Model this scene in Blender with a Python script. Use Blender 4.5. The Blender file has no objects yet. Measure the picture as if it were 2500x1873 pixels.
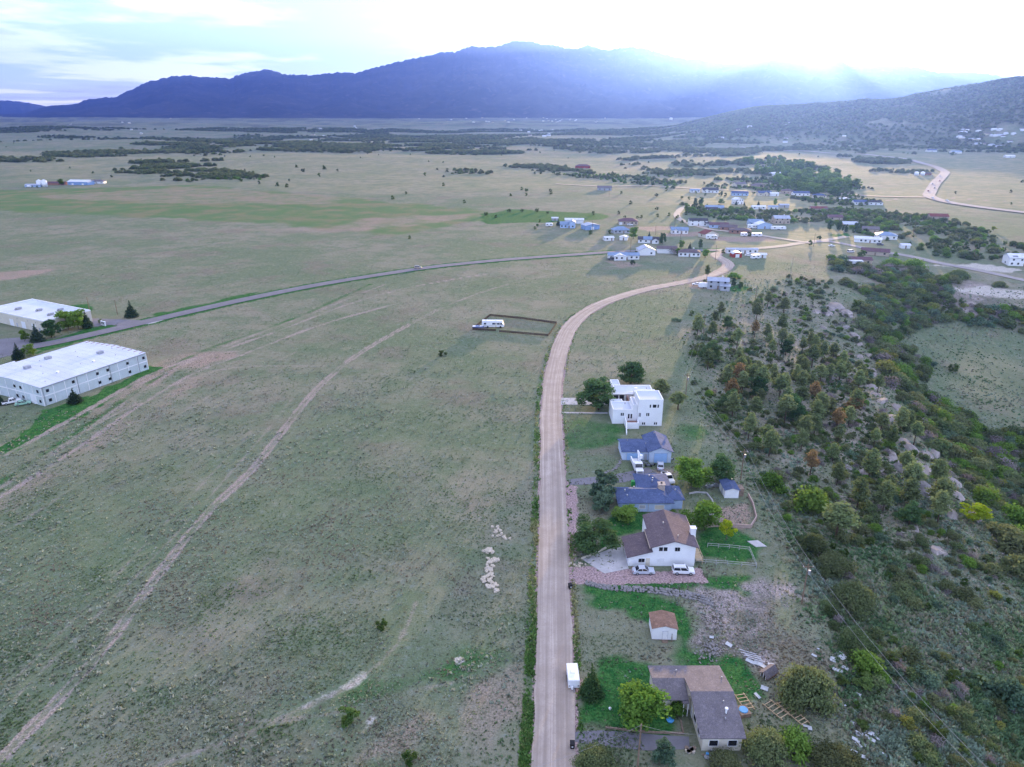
import bpy, math, random
import numpy as np
from mathutils import Vector, Matrix
from math import radians, sin, cos, pi, sqrt, atan2, hypot

scene = bpy.context.scene
C = scene.collection
rng = random.Random(7)
nprng = np.random.default_rng(11)

# ------------------------------------------------------------------ camera
CAM_H = 92.0                      # metres above the gravel road (from the length of the parked cars)
FPX, CXP, CYP = 1740.0, 1250.0, 936.5
HORIZON = 266.0
PITCH = math.atan((CYP - HORIZON) / FPX)
cam_data = bpy.data.cameras.new('camera')
cam = bpy.data.objects.new('camera', cam_data)
C.objects.link(cam)
cam.location = (0, 0, CAM_H)
cam.rotation_euler = (pi / 2 - PITCH, 0, 0)
cam_data.sensor_width = 36.0
cam_data.lens = 36.0 * FPX / 2500.0
cam_data.clip_start = 1.0
cam_data.clip_end = 200000.0
scene.camera = cam

# ------------------------------------------------------------------ sky, sun, exposure
SUN_EL, SUN_AZ = radians(4.3), radians(21.0)       # azimuth measured from +Y towards +X
world = bpy.data.worlds.new('World')
scene.world = world
world.use_nodes = True
wt = world.node_tree
wt.nodes.clear()
def wn(t, **k):
    n = wt.nodes.new(t)
    for a, b in k.items(): setattr(n, a, b)
    return n
wout = wn('ShaderNodeOutputWorld')
wbg = wn('ShaderNodeBackground')
wbg.inputs['Strength'].default_value = 0.15
sky = wn('ShaderNodeTexSky', sky_type='NISHITA', sun_disc=False)
sky.sun_elevation = SUN_EL
sky.sun_rotation = SUN_AZ
sky.altitude = 1900
sky.air_density = 1.0
sky.dust_density = 2.0
sky.ozone_density = 3.0
# clouds: noise on a flat layer seen in perspective (direction.xy / direction.z)
tc = wn('ShaderNodeTexCoord')
sep = wn('ShaderNodeSeparateXYZ')
wt.links.new(tc.outputs['Generated'], sep.inputs[0])
zc = wn('ShaderNodeMath', operation='MAXIMUM'); zc.inputs[1].default_value = 0.0
wt.links.new(sep.outputs['Z'], zc.inputs[0])
za = wn('ShaderNodeMath', operation='ADD'); za.inputs[1].default_value = 0.045
wt.links.new(zc.outputs[0], za.inputs[0])
dx = wn('ShaderNodeMath', operation='DIVIDE'); wt.links.new(sep.outputs['X'], dx.inputs[0]); wt.links.new(za.outputs[0], dx.inputs[1])
dy = wn('ShaderNodeMath', operation='DIVIDE'); wt.links.new(sep.outputs['Y'], dy.inputs[0]); wt.links.new(za.outputs[0], dy.inputs[1])
comb = wn('ShaderNodeCombineXYZ'); wt.links.new(dx.outputs[0], comb.inputs[0]); wt.links.new(dy.outputs[0], comb.inputs[1])
def cloud_layer(scale, off, lo, hi, detail):
    mp = wn('ShaderNodeMapping'); mp.inputs['Location'].default_value = off
    mp.inputs['Scale'].default_value = scale
    wt.links.new(comb.outputs[0], mp.inputs[0])
    nz = wn('ShaderNodeTexNoise'); nz.inputs['Scale'].default_value = 1.0
    nz.inputs['Detail'].default_value = detail; nz.inputs['Roughness'].default_value = 0.58
    wt.links.new(mp.outputs[0], nz.inputs['Vector'])
    mr = wn('ShaderNodeMapRange', interpolation_type='SMOOTHSTEP')
    mr.inputs['From Min'].default_value = lo; mr.inputs['From Max'].default_value = hi
    wt.links.new(nz.outputs['Fac'], mr.inputs['Value'])
    return mr.outputs[0]
def wmix(fac, a, b):
    m = wn('ShaderNodeMix', data_type='RGBA')
    wt.links.new(fac, m.inputs[0])
    for s, i in ((a, 6), (b, 7)):
        if isinstance(s, tuple): m.inputs[i].default_value = (*s, 1)
        else: wt.links.new(s, m.inputs[i])
    return m.outputs[2]
def scaled(sock, v):
    m = wn('ShaderNodeMix', data_type='RGBA', blend_type='MULTIPLY'); m.inputs[0].default_value = 1.0
    wt.links.new(sock, m.inputs[6]); m.inputs[7].default_value = (*v, 1)
    return m.outputs[2]
SKYGAIN = (1.0, 1.0, 1.0)
base_sky = sky.outputs[0]
white_cloud = cloud_layer((0.34, 0.26, 1), (3.1, 0.4, 0), 0.47, 0.57, 9)
grey_cloud = cloud_layer((0.20, 0.16, 1), (7.3, 2.2, 0), 0.50, 0.64, 8)
def lit(v, add):
    a = wn('ShaderNodeMix', data_type='RGBA', blend_type='ADD'); a.inputs[0].default_value = 1.0
    wt.links.new(scaled(base_sky, v), a.inputs[6]); a.inputs[7].default_value = (*add, 1)
    return a.outputs[2]
clear = lit((.12, .115, .11), (.42, .50, .76))
bright = lit((.14, .13, .12), (.79, .80, .98))
shade = lit((.04, .038, .036), (.45, .46, .58))
s1 = wmix(white_cloud, clear, bright)
s2 = wmix(grey_cloud, s1, shade)
wt.links.new(s2, wbg.inputs['Color'])
wt.links.new(wbg.outputs[0], wout.inputs['Surface'])

sun_data = bpy.data.lights.new('sun', 'SUN')
sun_data.energy = 1.7
sun_data.angle = radians(0.6)
sun_data.color = (1.0, 0.68, 0.30)
sun = bpy.data.objects.new('sun', sun_data)
C.objects.link(sun)
sun_dir = Vector((sin(SUN_AZ) * cos(SUN_EL), cos(SUN_AZ) * cos(SUN_EL), sin(SUN_EL)))
sun.rotation_euler = sun_dir.to_track_quat('Z', 'Y').to_euler()
sun.location = (0, 0, 3000)

vs = scene.view_settings
vs.view_transform = 'Standard'
vs.look = 'None'
vs.exposure = 3.84
vs.gamma = 1.0
vs.use_curve_mapping = False
cy = scene.cycles
cy.use_denoising = True
cy.max_bounces = 5
cy.diffuse_bounces = 2
cy.glossy_bounces = 2
cy.transmission_bounces = 3
cy.volume_bounces = 0
cy.transparent_max_bounces = 8
cy.sample_clamp_indirect = 6
cy.caustics_reflective = False
cy.caustics_refractive = False

# ------------------------------------------------------------------ numpy noise
def _hash(ix, iy, seed):
    n = (ix.astype(np.int64) * 374761393 + iy.astype(np.int64) * 668265263 + seed * 1442695041) & 0xffffffff
    n = ((n ^ (n >> 13)) * 1274126177) & 0xffffffff
    return ((n ^ (n >> 16)) & 0xffff) / 65535.0
def vnoise(x, y, seed=0):
    ix, iy = np.floor(x), np.floor(y)
    fx, fy = x - ix, y - iy
    fx = fx * fx * (3 - 2 * fx); fy = fy * fy * (3 - 2 * fy)
    a = _hash(ix, iy, seed); b = _hash(ix + 1, iy, seed)
    c = _hash(ix, iy + 1, seed); d = _hash(ix + 1, iy + 1, seed)
    return a + (b - a) * fx + (c - a) * fy + (a - b - c + d) * fx * fy
def fbm(x, y, oct=4, seed=0, gain=0.5):
    s = 0; a = 1; t = 0
    for i in range(oct):
        s = s + a * vnoise(x, y, seed + i * 17); t += a
        a *= gain; x = x * 2.03 + 11.3; y = y * 2.03 + 5.7
    return s / t
def sstep(a, b, x):
    t = np.clip((x - a) / (b - a), 0, 1)
    return t * t * (3 - 2 * t)

# ------------------------------------------------------------------ pixel -> ray
CP, SP = cos(PITCH), sin(PITCH)
def ray(px, py):
    u = (px - CXP) / FPX; v = (CYP - py) / FPX
    return np.array([u, CP + v * SP, -SP + v * CP])
def flat(px, py, z=0.0):
    d = ray(px, py)
    t = (z - CAM_H) / d[2]
    return d[0] * t, d[1] * t

# ------------------------------------------------------------------ terrain
L0 = [flat(*p, z=0) for p in [(1800, 640), (1700, 730), (1660, 800), (1655, 900), (1670, 1000), (1760, 1130), (1870, 1330), (1935, 1550), (2010, 1750), (2060, 1873), (2200, 2300)]]
LE = [flat(*p, z=-9) for p in [(1960, 640), (2000, 690), (2075, 770), (2105, 850), (2140, 950), (2200, 1060), (2280, 1180), (2370, 1290), (2460, 1420), (2560, 1560), (2800, 1950)]]
def _line(pl):
    a = np.array(sorted(pl, key=lambda q: q[1])); return a[:, 0], a[:, 1]
L0x, L0y = _line(L0)
LEx, LEy = _line(LE)
HILL_PX = [(1500, 267), (1700, 262), (1800, 263), (1880, 262), (1960, 260), (2060, 255), (2160, 247), (2250, 240), (2330, 229), (2420, 215), (2500, 204), (2700, 190), (3000, 185), (3600, 200)]
HILL_AZ = np.array([math.atan2(*ray(p, q)[:2]) for p, q in HILL_PX])
HILL_EL = np.array([ray(p, q)[2] / hypot(*ray(p, q)[:2]) for p, q in HILL_PX])
def terrain(x, y):
    x = np.asarray(x, float); y = np.asarray(y, float)
    r = np.hypot(x, y)
    az = np.arctan2(x, y)
    z = np.zeros_like(r)
    # broad swells of the plain, growing with distance
    amp = sstep(650, 1700, r) * 22 + sstep(1700, 4200, r) * 16
    z = z + amp * (fbm(x / 900 + 3.2, y / 620 + 1.7, 4, 5) - 0.5) * 1.6
    z = z + sstep(120, 500, r) * 1.2 * (fbm(x / 130, y / 130, 3, 9) - 0.5)
    # wooded side hill on the right
    el = np.interp(az, HILL_AZ, HILL_EL)
    up = sstep(0.17, 0.34, az) * (1 - sstep(1.5, 1.9, az))
    R0, R1 = 2150.0, 3500.0
    crest = CAM_H + el * R1
    t = np.clip((r - R0) / (R1 - R0), 0, 1)
    prof = np.power(t, 1.35) * (3 - 2 * t) / 1.0
    prof = np.clip(prof, 0, 1)
    gul = (fbm(az * 26, r / 420, 4, 31) - 0.5) * 40 * np.sin(np.clip(t, 0, 1) * pi)
    back = 1 - sstep(3500, 5700, r)
    hill = np.maximum(crest, 0) * prof * back + gul * (crest / 160)
    z = z + up * np.where(r > R0, hill, 0) * sstep(R0, R0 + 300, r)
    # escarpment and gulch right of the houses
    x0 = np.interp(y, L0y, L0x); xe = np.interp(y, LEy, LEx)
    vf = (1 - 0.86 * sstep(300, 420, y)) * (1 - sstep(420, 520, y))
    s = np.clip((x - x0) / np.maximum(xe - x0, 5), 0, 1)
    wob = (fbm(x / 16, y / 16, 3, 77) - 0.5)
    q = sstep(0, 46, x - xe + wob * 10)
    z = z - vf * (9 * s ** 1.3 + 21 * q)
    z = z + vf * s * 2.2 * (fbm(x / 22, y / 22, 3, 55) - 0.5)
    rise = sstep(170, 420, x - xe)
    z = z + vf * rise * 12
    return z
def tz(x, y): return float(terrain(np.array([x]), np.array([y]))[0])
def P(px, py):
    """ground point seen at a source pixel (ray march on the terrain)"""
    d = ray(px, py)
    if d[2] >= -1e-4: d[2] = -1e-4
    tt = _TT
    for k in range(3):
        below = CAM_H + d[2] * tt < terrain(d[0] * tt, d[1] * tt)
        i = int(np.argmax(below)) if below.any() else len(tt) - 1
        tt = np.linspace(tt[max(i - 1, 0)], tt[i], 40)
    b = tt[-1]
    return Vector((d[0] * b, d[1] * b, tz(d[0] * b, d[1] * b)))
_TT = 60.0 * np.power(1.013, np.arange(480))
def Pz(px, py, z):
    X, Y = flat(px, py, z); return Vector((X, Y, z))

# ------------------------------------------------------------------ materials
MATS = {}
def newmat(name):
    m = bpy.data.materials.new(name); m.use_nodes = True
    nt = m.node_tree; nt.nodes.clear()
    return m, nt
def N(nt, t, **k):
    n = nt.nodes.new(t)
    for a, b in k.items(): setattr(n, a, b)
    return n
def setin(nt, sock, v):
    if hasattr(v, 'is_output') or isinstance(v, bpy.types.NodeSocket): nt.links.new(v, sock)
    elif isinstance(v, tuple) and len(v) == 3 and sock.type == 'RGBA': sock.default_value = (*v, 1)
    else: sock.default_value = v
def mixc(nt, fac, a, b, mode='MIX'):
    m = N(nt, 'ShaderNodeMix', data_type='RGBA', blend_type=mode)
    setin(nt, m.inputs[0], fac); setin(nt, m.inputs[6], a); setin(nt, m.inputs[7], b)
    return m.outputs[2]
def noise(nt, scale, detail=3, rough=0.55, vec=None, dist=0.0):
    n = N(nt, 'ShaderNodeTexNoise')
    n.inputs['Scale'].default_value = scale; n.inputs['Detail'].default_value = detail
    n.inputs['Roughness'].default_value = rough; n.inputs['Distortion'].default_value = dist
    if vec is None: vec = N(nt, 'ShaderNodeNewGeometry').outputs['Position']
    nt.links.new(vec, n.inputs['Vector'])
    return n.outputs['Fac']
def mrange(nt, v, a, b, c=0.0, d=1.0, smooth=True):
    n = N(nt, 'ShaderNodeMapRange', interpolation_type='SMOOTHSTEP' if smooth else 'LINEAR')
    setin(nt, n.inputs['Value'], v)
    for k, q in zip(('From Min', 'From Max', 'To Min', 'To Max'), (a, b, c, d)): setin(nt, n.inputs[k], q)
    return n.outputs[0]
def math_(nt, op, a, b):
    n = N(nt, 'ShaderNodeMath', operation=op); setin(nt, n.inputs[0], a); setin(nt, n.inputs[1], b)
    return n.outputs[0]
def finish(nt, col, rough=0.85, spec=0.2, metal=0.0, bump=None, bstr=0.3, bdist=0.1):
    b = N(nt, 'ShaderNodeBsdfPrincipled'); o = N(nt, 'ShaderNodeOutputMaterial')
    setin(nt, b.inputs['Base Color'], col); setin(nt, b.inputs['Roughness'], rough)
    b.inputs['Specular IOR Level'].default_value = spec; b.inputs['Metallic'].default_value = metal
    if bump is not None:
        bn = N(nt, 'ShaderNodeBump'); bn.inputs['Strength'].default_value = bstr; bn.inputs['Distance'].default_value = bdist
        nt.links.new(bump, bn.inputs['Height']); nt.links.new(bn.outputs[0], b.inputs['Normal'])
    nt.links.new(b.outputs[0], o.inputs['Surface'])
    return b
def objpos(nt): return N(nt, 'ShaderNodeTexCoord').outputs['Object']
def plain(name, col, rough=0.7, var=0.12, scale=0.6, spec=0.25, metal=0.0, fine=None):
    """painted / weathered surface: base colour with soft blotches and streaks of wear"""
    if name in MATS: return MATS[name]
    m, nt = newmat(name)
    v = objpos(nt)
    n1 = noise(nt, scale, 4, .6, v)
    n2 = noise(nt, fine or scale * 9, 3, .6, v)
    dark = tuple(c * (1 - var * 1.6) for c in col); lite = tuple(min(1, c * (1 + var)) for c in col)
    c = mixc(nt, mrange(nt, n1, .3, .7), dark, lite)
    c = mixc(nt, mrange(nt, n2, .35, .65, 0, .5), c, tuple(q * (1 - var) for q in col))
    finish(nt, c, rough, spec, metal, n2, .12, .02)
    MATS[name] = m
    return m

# ------------------------------------------------------------------ mesh helpers
class MB:
    def __init__(s): s.v = []; s.f = []; s.mi = []
    def add(s, vs, fs, mi=0):
        o = len(s.v); s.v += [tuple(p) for p in vs]; s.f += [tuple(i + o for i in f) for f in fs]; s.mi += [mi] * len(fs); return s
    def box(s, x0, x1, y0, y1, z0, z1, mi=0):
        vs = [(x, y, z) for z in (z0, z1) for y in (y0, y1) for x in (x0, x1)]
        return s.add(vs, [(0, 2, 3, 1), (4, 5, 7, 6), (0, 1, 5, 4), (2, 6, 7, 3), (0, 4, 6, 2), (1, 3, 7, 5)], mi)
    def prism(s, pts, z0, z1, mi=0):
        """polygon (x,y) counter-clockwise extruded z0..z1 (values or per-point lists)"""
        n = len(pts)
        a = z0 if isinstance(z0, (list, tuple)) else [z0] * n
        b = z1 if isinstance(z1, (list, tuple)) else [z1] * n
        vs = [(p[0], p[1], a[i]) for i, p in enumerate(pts)] + [(p[0], p[1], b[i]) for i, p in enumerate(pts)]
        return s.add(vs, [tuple(range(n))[::-1], tuple(range(n, 2 * n))] + [(i, (i + 1) % n, n + (i + 1) % n, n + i) for i in range(n)], mi)
    def profile_x(s, pts, x0, x1, mi=0):
        """polygon in (y,z) extruded along x"""
        n = len(pts)
        vs = [(x0, p[0], p[1]) for p in pts] + [(x1, p[0], p[1]) for p in pts]
        return s.add(vs, [tuple(range(n))[::-1], tuple(range(n, 2 * n))] + [(i, (i + 1) % n, n + (i + 1) % n, n + i) for i in range(n)], mi)
    def profile_y(s, pts, y0, y1, mi=0):
        n = len(pts)
        vs = [(p[0], y0, p[1]) for p in pts] + [(p[0], y1, p[1]) for p in pts]
        return s.add(vs, [tuple(range(n)), tuple(range(n, 2 * n))[::-1]] + [(i, n + i, n + (i + 1) % n, (i + 1) % n) for i in range(n)], mi)
    def tube(s, a, b, r0, r1=None, n=8, mi=0, caps=True):
        a, b = Vector(a), Vector(b); r1 = r0 if r1 is None else r1
        d = (b - a)
        if d.length < 1e-6: return s
        d.normalize(); u = d.orthogonal().normalized(); w = d.cross(u)
        vs = [a + (u * cos(t) + w * sin(t)) * r0 for t in [2 * pi * i / n for i in range(n)]] + [b + (u * cos(t) + w * sin(t)) * r1 for t in [2 * pi * i / n for i in range(n)]]
        fs = [(i, (i + 1) % n, n + (i + 1) % n, n + i) for i in range(n)]
        if caps: fs += [tuple(range(n))[::-1], tuple(range(n, 2 * n))]
        return s.add(vs, fs, mi)
    def mesh(s, name):
        me = bpy.data.meshes.new(name); me.from_pydata(s.v, [], s.f)
        if any(s.mi): me.polygons.foreach_set('material_index', s.mi)
        me.update(); return me
    def obj(s, name, mat, parent=None, smooth=False, loc=None, rz=None):
        me = s.mesh(name)
        for m in (mat if isinstance(mat, (list, tuple)) else [mat]): me.materials.append(m)
        if smooth: me.shade_smooth()
        return link(name, me, parent, loc, rz)
def link(name, me, parent=None, loc=None, rz=None):
    o = bpy.data.objects.new(name, me); C.objects.link(o)
    if parent is not None: o.parent = parent
    if loc is not None: o.location = loc
    if rz is not None: o.rotation_euler = (0, 0, rz)
    return o
def tag(o, label=None, cat=None, group=None, kind=None):
    if label: o['label'] = label
    if cat: o['category'] = cat
    if group: o['group'] = group
    if kind: o['kind'] = kind
    return o
def thing(name, label, cat, loc=(0, 0, 0), rz=0.0, group=None):
    o = bpy.data.objects.new(name, None); C.objects.link(o)
    o.empty_display_size = 0.5
    o.location = loc; o.rotation_euler = (0, 0, rz)
    return tag(o, label, cat, group)
def npmesh(name, verts, faces, mat=None, smooth=False, cols=None, colname='col', corners=4):
    me = bpy.data.meshes.new(name)
    nv, nf = len(verts), len(faces)
    me.vertices.add(nv); me.vertices.foreach_set('co', np.asarray(verts, np.float32).ravel())
    me.loops.add(nf * corners); me.loops.foreach_set('vertex_index', np.asarray(faces, np.int32).ravel())
    me.polygons.add(nf)
    me.polygons.foreach_set('loop_start', np.arange(0, nf * corners, corners, dtype=np.int32))
    me.polygons.foreach_set('loop_total', np.full(nf, corners, np.int32))
    if cols is not None:
        at = me.color_attributes.new(colname, 'FLOAT_COLOR', 'POINT')
        at.data.foreach_set('color', np.asarray(cols, np.float32).ravel())
    me.update(calc_edges=True)
    if smooth: me.shade_smooth()
    if mat: me.materials.append(mat)
    return me

# ------------------------------------------------------------------ ground zones (real surface colours)
K = 2500.0 / 2212.0
def V(*pts): return [(x * K, y * K) for x, y in pts]          # points read off the 2212 px wide view
def WP(pts): return np.array([P(*p)[:2] for p in pts])
def inside(poly, X, Y):
    r = np.zeros(X.shape, bool); n = len(poly)
    for i in range(n):
        x1, y1 = poly[i]; x2, y2 = poly[(i + 1) % n]
        c = ((y1 > Y) != (y2 > Y))
        with np.errstate(divide='ignore', invalid='ignore'):
            r ^= c & (X < (x2 - x1) * (Y - y1) / (y2 - y1 + 1e-12) + x1)
    return r
def segdist(a, b, X, Y):
    ax, ay = a; bx, by = b
    dx, dy = bx - ax, by - ay
    t = np.clip(((X - ax) * dx + (Y - ay) * dy) / (dx * dx + dy * dy + 1e-9), 0, 1)
    return np.hypot(X - ax - t * dx, Y - ay - t * dy)
def polymask(poly, X, Y, soft):
    m = np.zeros(X.shape)
    p = np.asarray(poly); pad = soft * 3
    sel = (X > p[:, 0].min() - pad) & (X < p[:, 0].max() + pad) & (Y > p[:, 1].min() - pad) & (Y < p[:, 1].max() + pad)
    if not sel.any(): return m
    x, y = X[sel], Y[sel]
    d = np.full(x.shape, 1e9)
    for i in range(len(p)): d = np.minimum(d, segdist(p[i], p[(i + 1) % len(p)], x, y))
    d = np.where(inside(p, x, y), -d, d)
    d = d + (fbm(x / (soft * 2.2), y / (soft * 2.2), 3, 3) - 0.5) * soft * 2.6
    m[sel] = 1 - sstep(-soft, soft, d)
    return m
def linemask(pts, X, Y, w, soft):
    p = np.asarray(pts); d = np.full(X.shape, 1e9)
    for i in range(len(p) - 1):
        a, b = p[i], p[i + 1]; pad = w + soft * 3
        sel = (X > min(a[0], b[0]) - pad) & (X < max(a[0], b[0]) + pad) & (Y > min(a[1], b[1]) - pad) & (Y < max(a[1], b[1]) + pad)
        if sel.any(): d[sel] = np.minimum(d[sel], segdist(a, b, X[sel], Y[sel]))
    m = np.zeros(X.shape); sel = d < w + soft * 3
    dd = d[sel] + (fbm(X[sel] / 2.5, Y[sel] / 2.5, 2, 8) - .5) * soft * 1.5
    m[sel] = 1 - sstep(w - soft, w + soft, dd)
    return m
# roads as pixel polylines: (points, width m)
ROADS = {
 'gravel': (V((1196, 1760), (1197, 1657), (1198, 1500), (1197, 1350), (1196, 1200), (1194, 1050), (1192, 950), (1191, 880), (1194, 830), (1203, 780), (1215, 740), (1232, 706), (1260, 679), (1300, 656), (1350, 638), (1410, 622), (1465, 612), (1520, 600), (1552, 589), (1570, 578), (1573, 570), (1562, 561), (1548, 554), (1552, 547), (1600, 540)), 6.6),
 'asphalt': (V((-60, 778), (0, 762), (120, 740), (250, 711), (400, 676), (540, 645), (680, 617), (800, 597), (920, 579), (1040, 566), (1160, 556), (1290, 547), (1380, 542), (1450, 541), (1548, 541)), 7.4),
 'village': (V((1548, 541), (1600, 539), (1680, 533), (1740, 524), (1790, 518), (1830, 511)), 6.5),
 'village_right': (V((1740, 525), (1790, 522), (1850, 533), (1905, 545), (1960, 553), (2020, 567), (2090, 580), (2150, 592), (2212, 606), (2300, 628)), 6.5),
 'village_back': (V((1740, 524), (1680, 515), (1600, 503), (1540, 497), (1500, 487), (1470, 475), (1462, 466), (1466, 457), (1476, 449), (1500, 443)), 6.0),
 'back_lane': (V((1200, 398), (1300, 403), (1400, 402), (1500, 408), (1560, 411), (1640, 415), (1760, 422)), 6.0),
 'highway': (V((1600, 318), (1720, 326), (1880, 335), (1960, 345), (2010, 358), (2038, 370), (2040, 376), (2020, 398), (2010, 415), (2008, 425), (2040, 436), (2100, 446), (2212, 460), (2320, 472)), 13.0),
 'highway_spur': (V((1790, 418), (1900, 425), (2010, 427)), 7.0),
}
ROADW = {k: (WP(p), w) for k, (p, w) in ROADS.items()}
def catmull(p, step):
    p = np.asarray(p); out = []
    q = np.vstack([2 * p[0] - p[1], p, 2 * p[-1] - p[-2]])
    for i in range(1, len(q) - 2):
        L = np.hypot(*(q[i + 1] - q[i])); n = max(2, int(L / step))
        t = np.linspace(0, 1, n, endpoint=False)[:, None]
        out.append(.5 * (2 * q[i] + (q[i + 1] - q[i - 1]) * t + (2 * q[i - 1] - 5 * q[i] + 4 * q[i + 1] - q[i + 2]) * t ** 2 + (3 * q[i] - q[i - 1] - 3 * q[i + 1] + q[i + 2]) * t ** 3))
    out.append(p[-1:]); return np.vstack(out)
ROADC = {k: catmull(p, 4.0 if k in ('gravel', 'asphalt') else 8.0) for k, (p, w) in ROADW.items()}

# zones: kind, strength, softness in metres, polygon
ZONES = [
 ('green', .85, 14, V((-80, 412), (420, 400), (1050, 455), (1055, 472), (860, 505), (600, 488), (330, 472), (-80, 452))),
 ('dirt', .45, 16, V((20, 425), (420, 402), (760, 428), (700, 445), (300, 440))),
 ('dirt', .5, 10, V((780, 470), (1040, 458), (1000, 475), (800, 500), (560, 500), (480, 494), (700, 490))),
 ('lush', .8, 6, V((1040, 464), (1110, 453), (1290, 461), (1330, 471), (1230, 479), (1060, 484))),
 ('lush', .9, 1.6, V((40, 945), (100, 885), (210, 850), (325, 790), (348, 796), (300, 822), (190, 892), (110, 932), (10, 985), (-10, 975))),
 ('lush', .8, 2, V((82, 762), (150, 745), (262, 706), (240, 702), (180, 712), (100, 742))),
 ('lush', .9, 2, V((132, 661), (196, 658), (196, 672), (140, 670))),
 ('lush', .7, 3, V((330, 678), (400, 664), (560, 630), (540, 640), (420, 668), (330, 690))),
 ('dirt', .6, 3, V((320, 790), (380, 762), (520, 756), (510, 775), (400, 800), (300, 850), (0, 985), (-60, 990), (-40, 960), (120, 935), (260, 850))),
 ('dirt', .7, 4, V((-60, 590), (60, 583), (140, 578), (60, 600), (-60, 612))),
 ('lush', .8, 2.8, V((1268, 1268), (1330, 1268), (1420, 1285), (1480, 1320), (1500, 1400), (1540, 1420), (1520, 1440), (1440, 1420), (1470, 1370), (1400, 1330), (1300, 1310))),
 ('lush', .8, 2.8, V((1248, 1500), (1300, 1440), (1400, 1425), (1440, 1450), (1430, 1570), (1330, 1572), (1252, 1562))),
 ('lush', .8, 2.8, V((1558, 1440), (1575, 1420), (1600, 1430), (1625, 1480), (1590, 1485))),
 ('lush', .8, 2.8, V((1505, 1140), (1560, 1140), (1650, 1175), (1640, 1212), (1510, 1192))),
 ('lush', .8, 2.8, V((1290, 1172), (1320, 1110), (1395, 1110), (1396, 1142), (1335, 1166), (1310, 1200), (1270, 1215))),
 ('lush', .35, 3, V((1440, 905), (1530, 915), (1520, 950), (1455, 940))),
 ('lush', .6, 2, V((1335, 1262), (1545, 1238), (1640, 1240), (1600, 1280), (1480, 1270))),
 ('lush', .35, 3, V((1255, 905), (1345, 915), (1320, 960), (1225, 985), (1222, 930))),
 ('lush', .8, 3, V((1560, 622), (1600, 618), (1625, 625), (1590, 632))),
 ('rock', .85, 3, V((1500, 1262), (1640, 1245), (1720, 1265), (1700, 1330), (1660, 1430), (1590, 1420), (1500, 1390), (1490, 1330))),
 ('dirt', .7, 1.5, V((1540, 1105), (1610, 1080), (1635, 1110), (1600, 1145), (1550, 1130))),
 ('dirt', .6, 2, V((1380, 1015), (1480, 1005), (1480, 1030), (1390, 1040))),
 ('rock', .40, 10, V((1440, 690), (1700, 640), (1830, 650), (1900, 760), (1930, 860), (2010, 960), (2120, 1090), (2212, 1210), (2212, 1500), (2000, 1500), (1760, 1280), (1640, 1080), (1500, 940), (1480, 800))),
 ('pale', .9, 5, V((2050, 622), (2130, 618), (2220, 630), (2230, 646), (2150, 640), (2080, 632))),
 ('pale', .8, 3, V((2000, 574), (2110, 570), (2160, 574), (2212, 582), (2180, 590), (2080, 578))),
 ('rock', .7, 8, V((1990, 590), (2060, 590), (2220, 660), (2220, 720), (2080, 690), (2000, 640))),
 ('dirt', .6, 2, V((1300, 562), (1365, 566), (1400, 575), (1340, 580))),
 ('dirt', .8, 3, V((1530, 513), (1650, 508), (1680, 520), (1600, 524), (1540, 520))),
 ('dirt', .8, 3, V((1420, 505), (1530, 500), (1540, 509), (1440, 512))),
 ('dirt', .8, 3, V((1330, 490), (1450, 488), (1480, 495), (1400, 500))),
 ('dirt', .7, 2, V((1480, 605), (1530, 606), (1545, 628), (1490, 622))),
 ('lush', .8, 3, V((1800, 508), (1830, 505), (1840, 512), (1815, 514))),
 ('straw', .9, 60, V((1430, 420), (1560, 400), (1800, 400), (1900, 430), (1860, 450), (1600, 450), (1470, 460), (1430, 490), (1800, 520), (1600, 530), (1430, 500))),
 ('straw', .38, 60, V((0, 330), (800, 330), (1300, 340), (1300, 400), (800, 420), (0, 390))),
 ('straw', .5, 60, V((1850, 330), (2300, 340), (2300, 470), (1900, 430))),
 ('straw', .5, 20, V((2000, 735), (2100, 730), (2260, 800), (2260, 1010), (2150, 900), (2020, 800))),
 ('pale', .5, 1.0, V((730, 1480), (765, 1455), (795, 1450), (805, 1465), (770, 1485), (640, 1540), (630, 1530))),
 ('pale', .5, 1.0, V((775, 1590), (800, 1545), (812, 1550), (800, 1575))),
 ('pale', .8, .6, V((980, 1425), (995, 1418), (1003, 1428), (990, 1434))),
 ('dirt', .55, 3, V((850, 1545), (900, 1530), (960, 1560), (900, 1657), (760, 1657), (780, 1600))),
 ('dirt', .5, 3, V((1010, 1480), (1120, 1440), (1140, 1560), (1060, 1640), (1000, 1580))),
 ('lush', .36, 4, V((700, 1520), (900, 1440), (1090, 1380), (1130, 1420), (960, 1470), (800, 1540))),
 ('pinkg', .95, .5, V((1232, 1226), (1310, 1222), (1400, 1236), (1512, 1228), (1528, 1258), (1400, 1262), (1300, 1262), (1230, 1262))),
 ('pinkg', .8, .8, V((1223, 1040), (1246, 1050), (1250, 1170), (1232, 1226), (1222, 1226))),
 ('pinkg', .6, .8, V((1235, 1460), (1260, 1470), (1250, 1520), (1240, 1580), (1226, 1580))),
]
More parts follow.
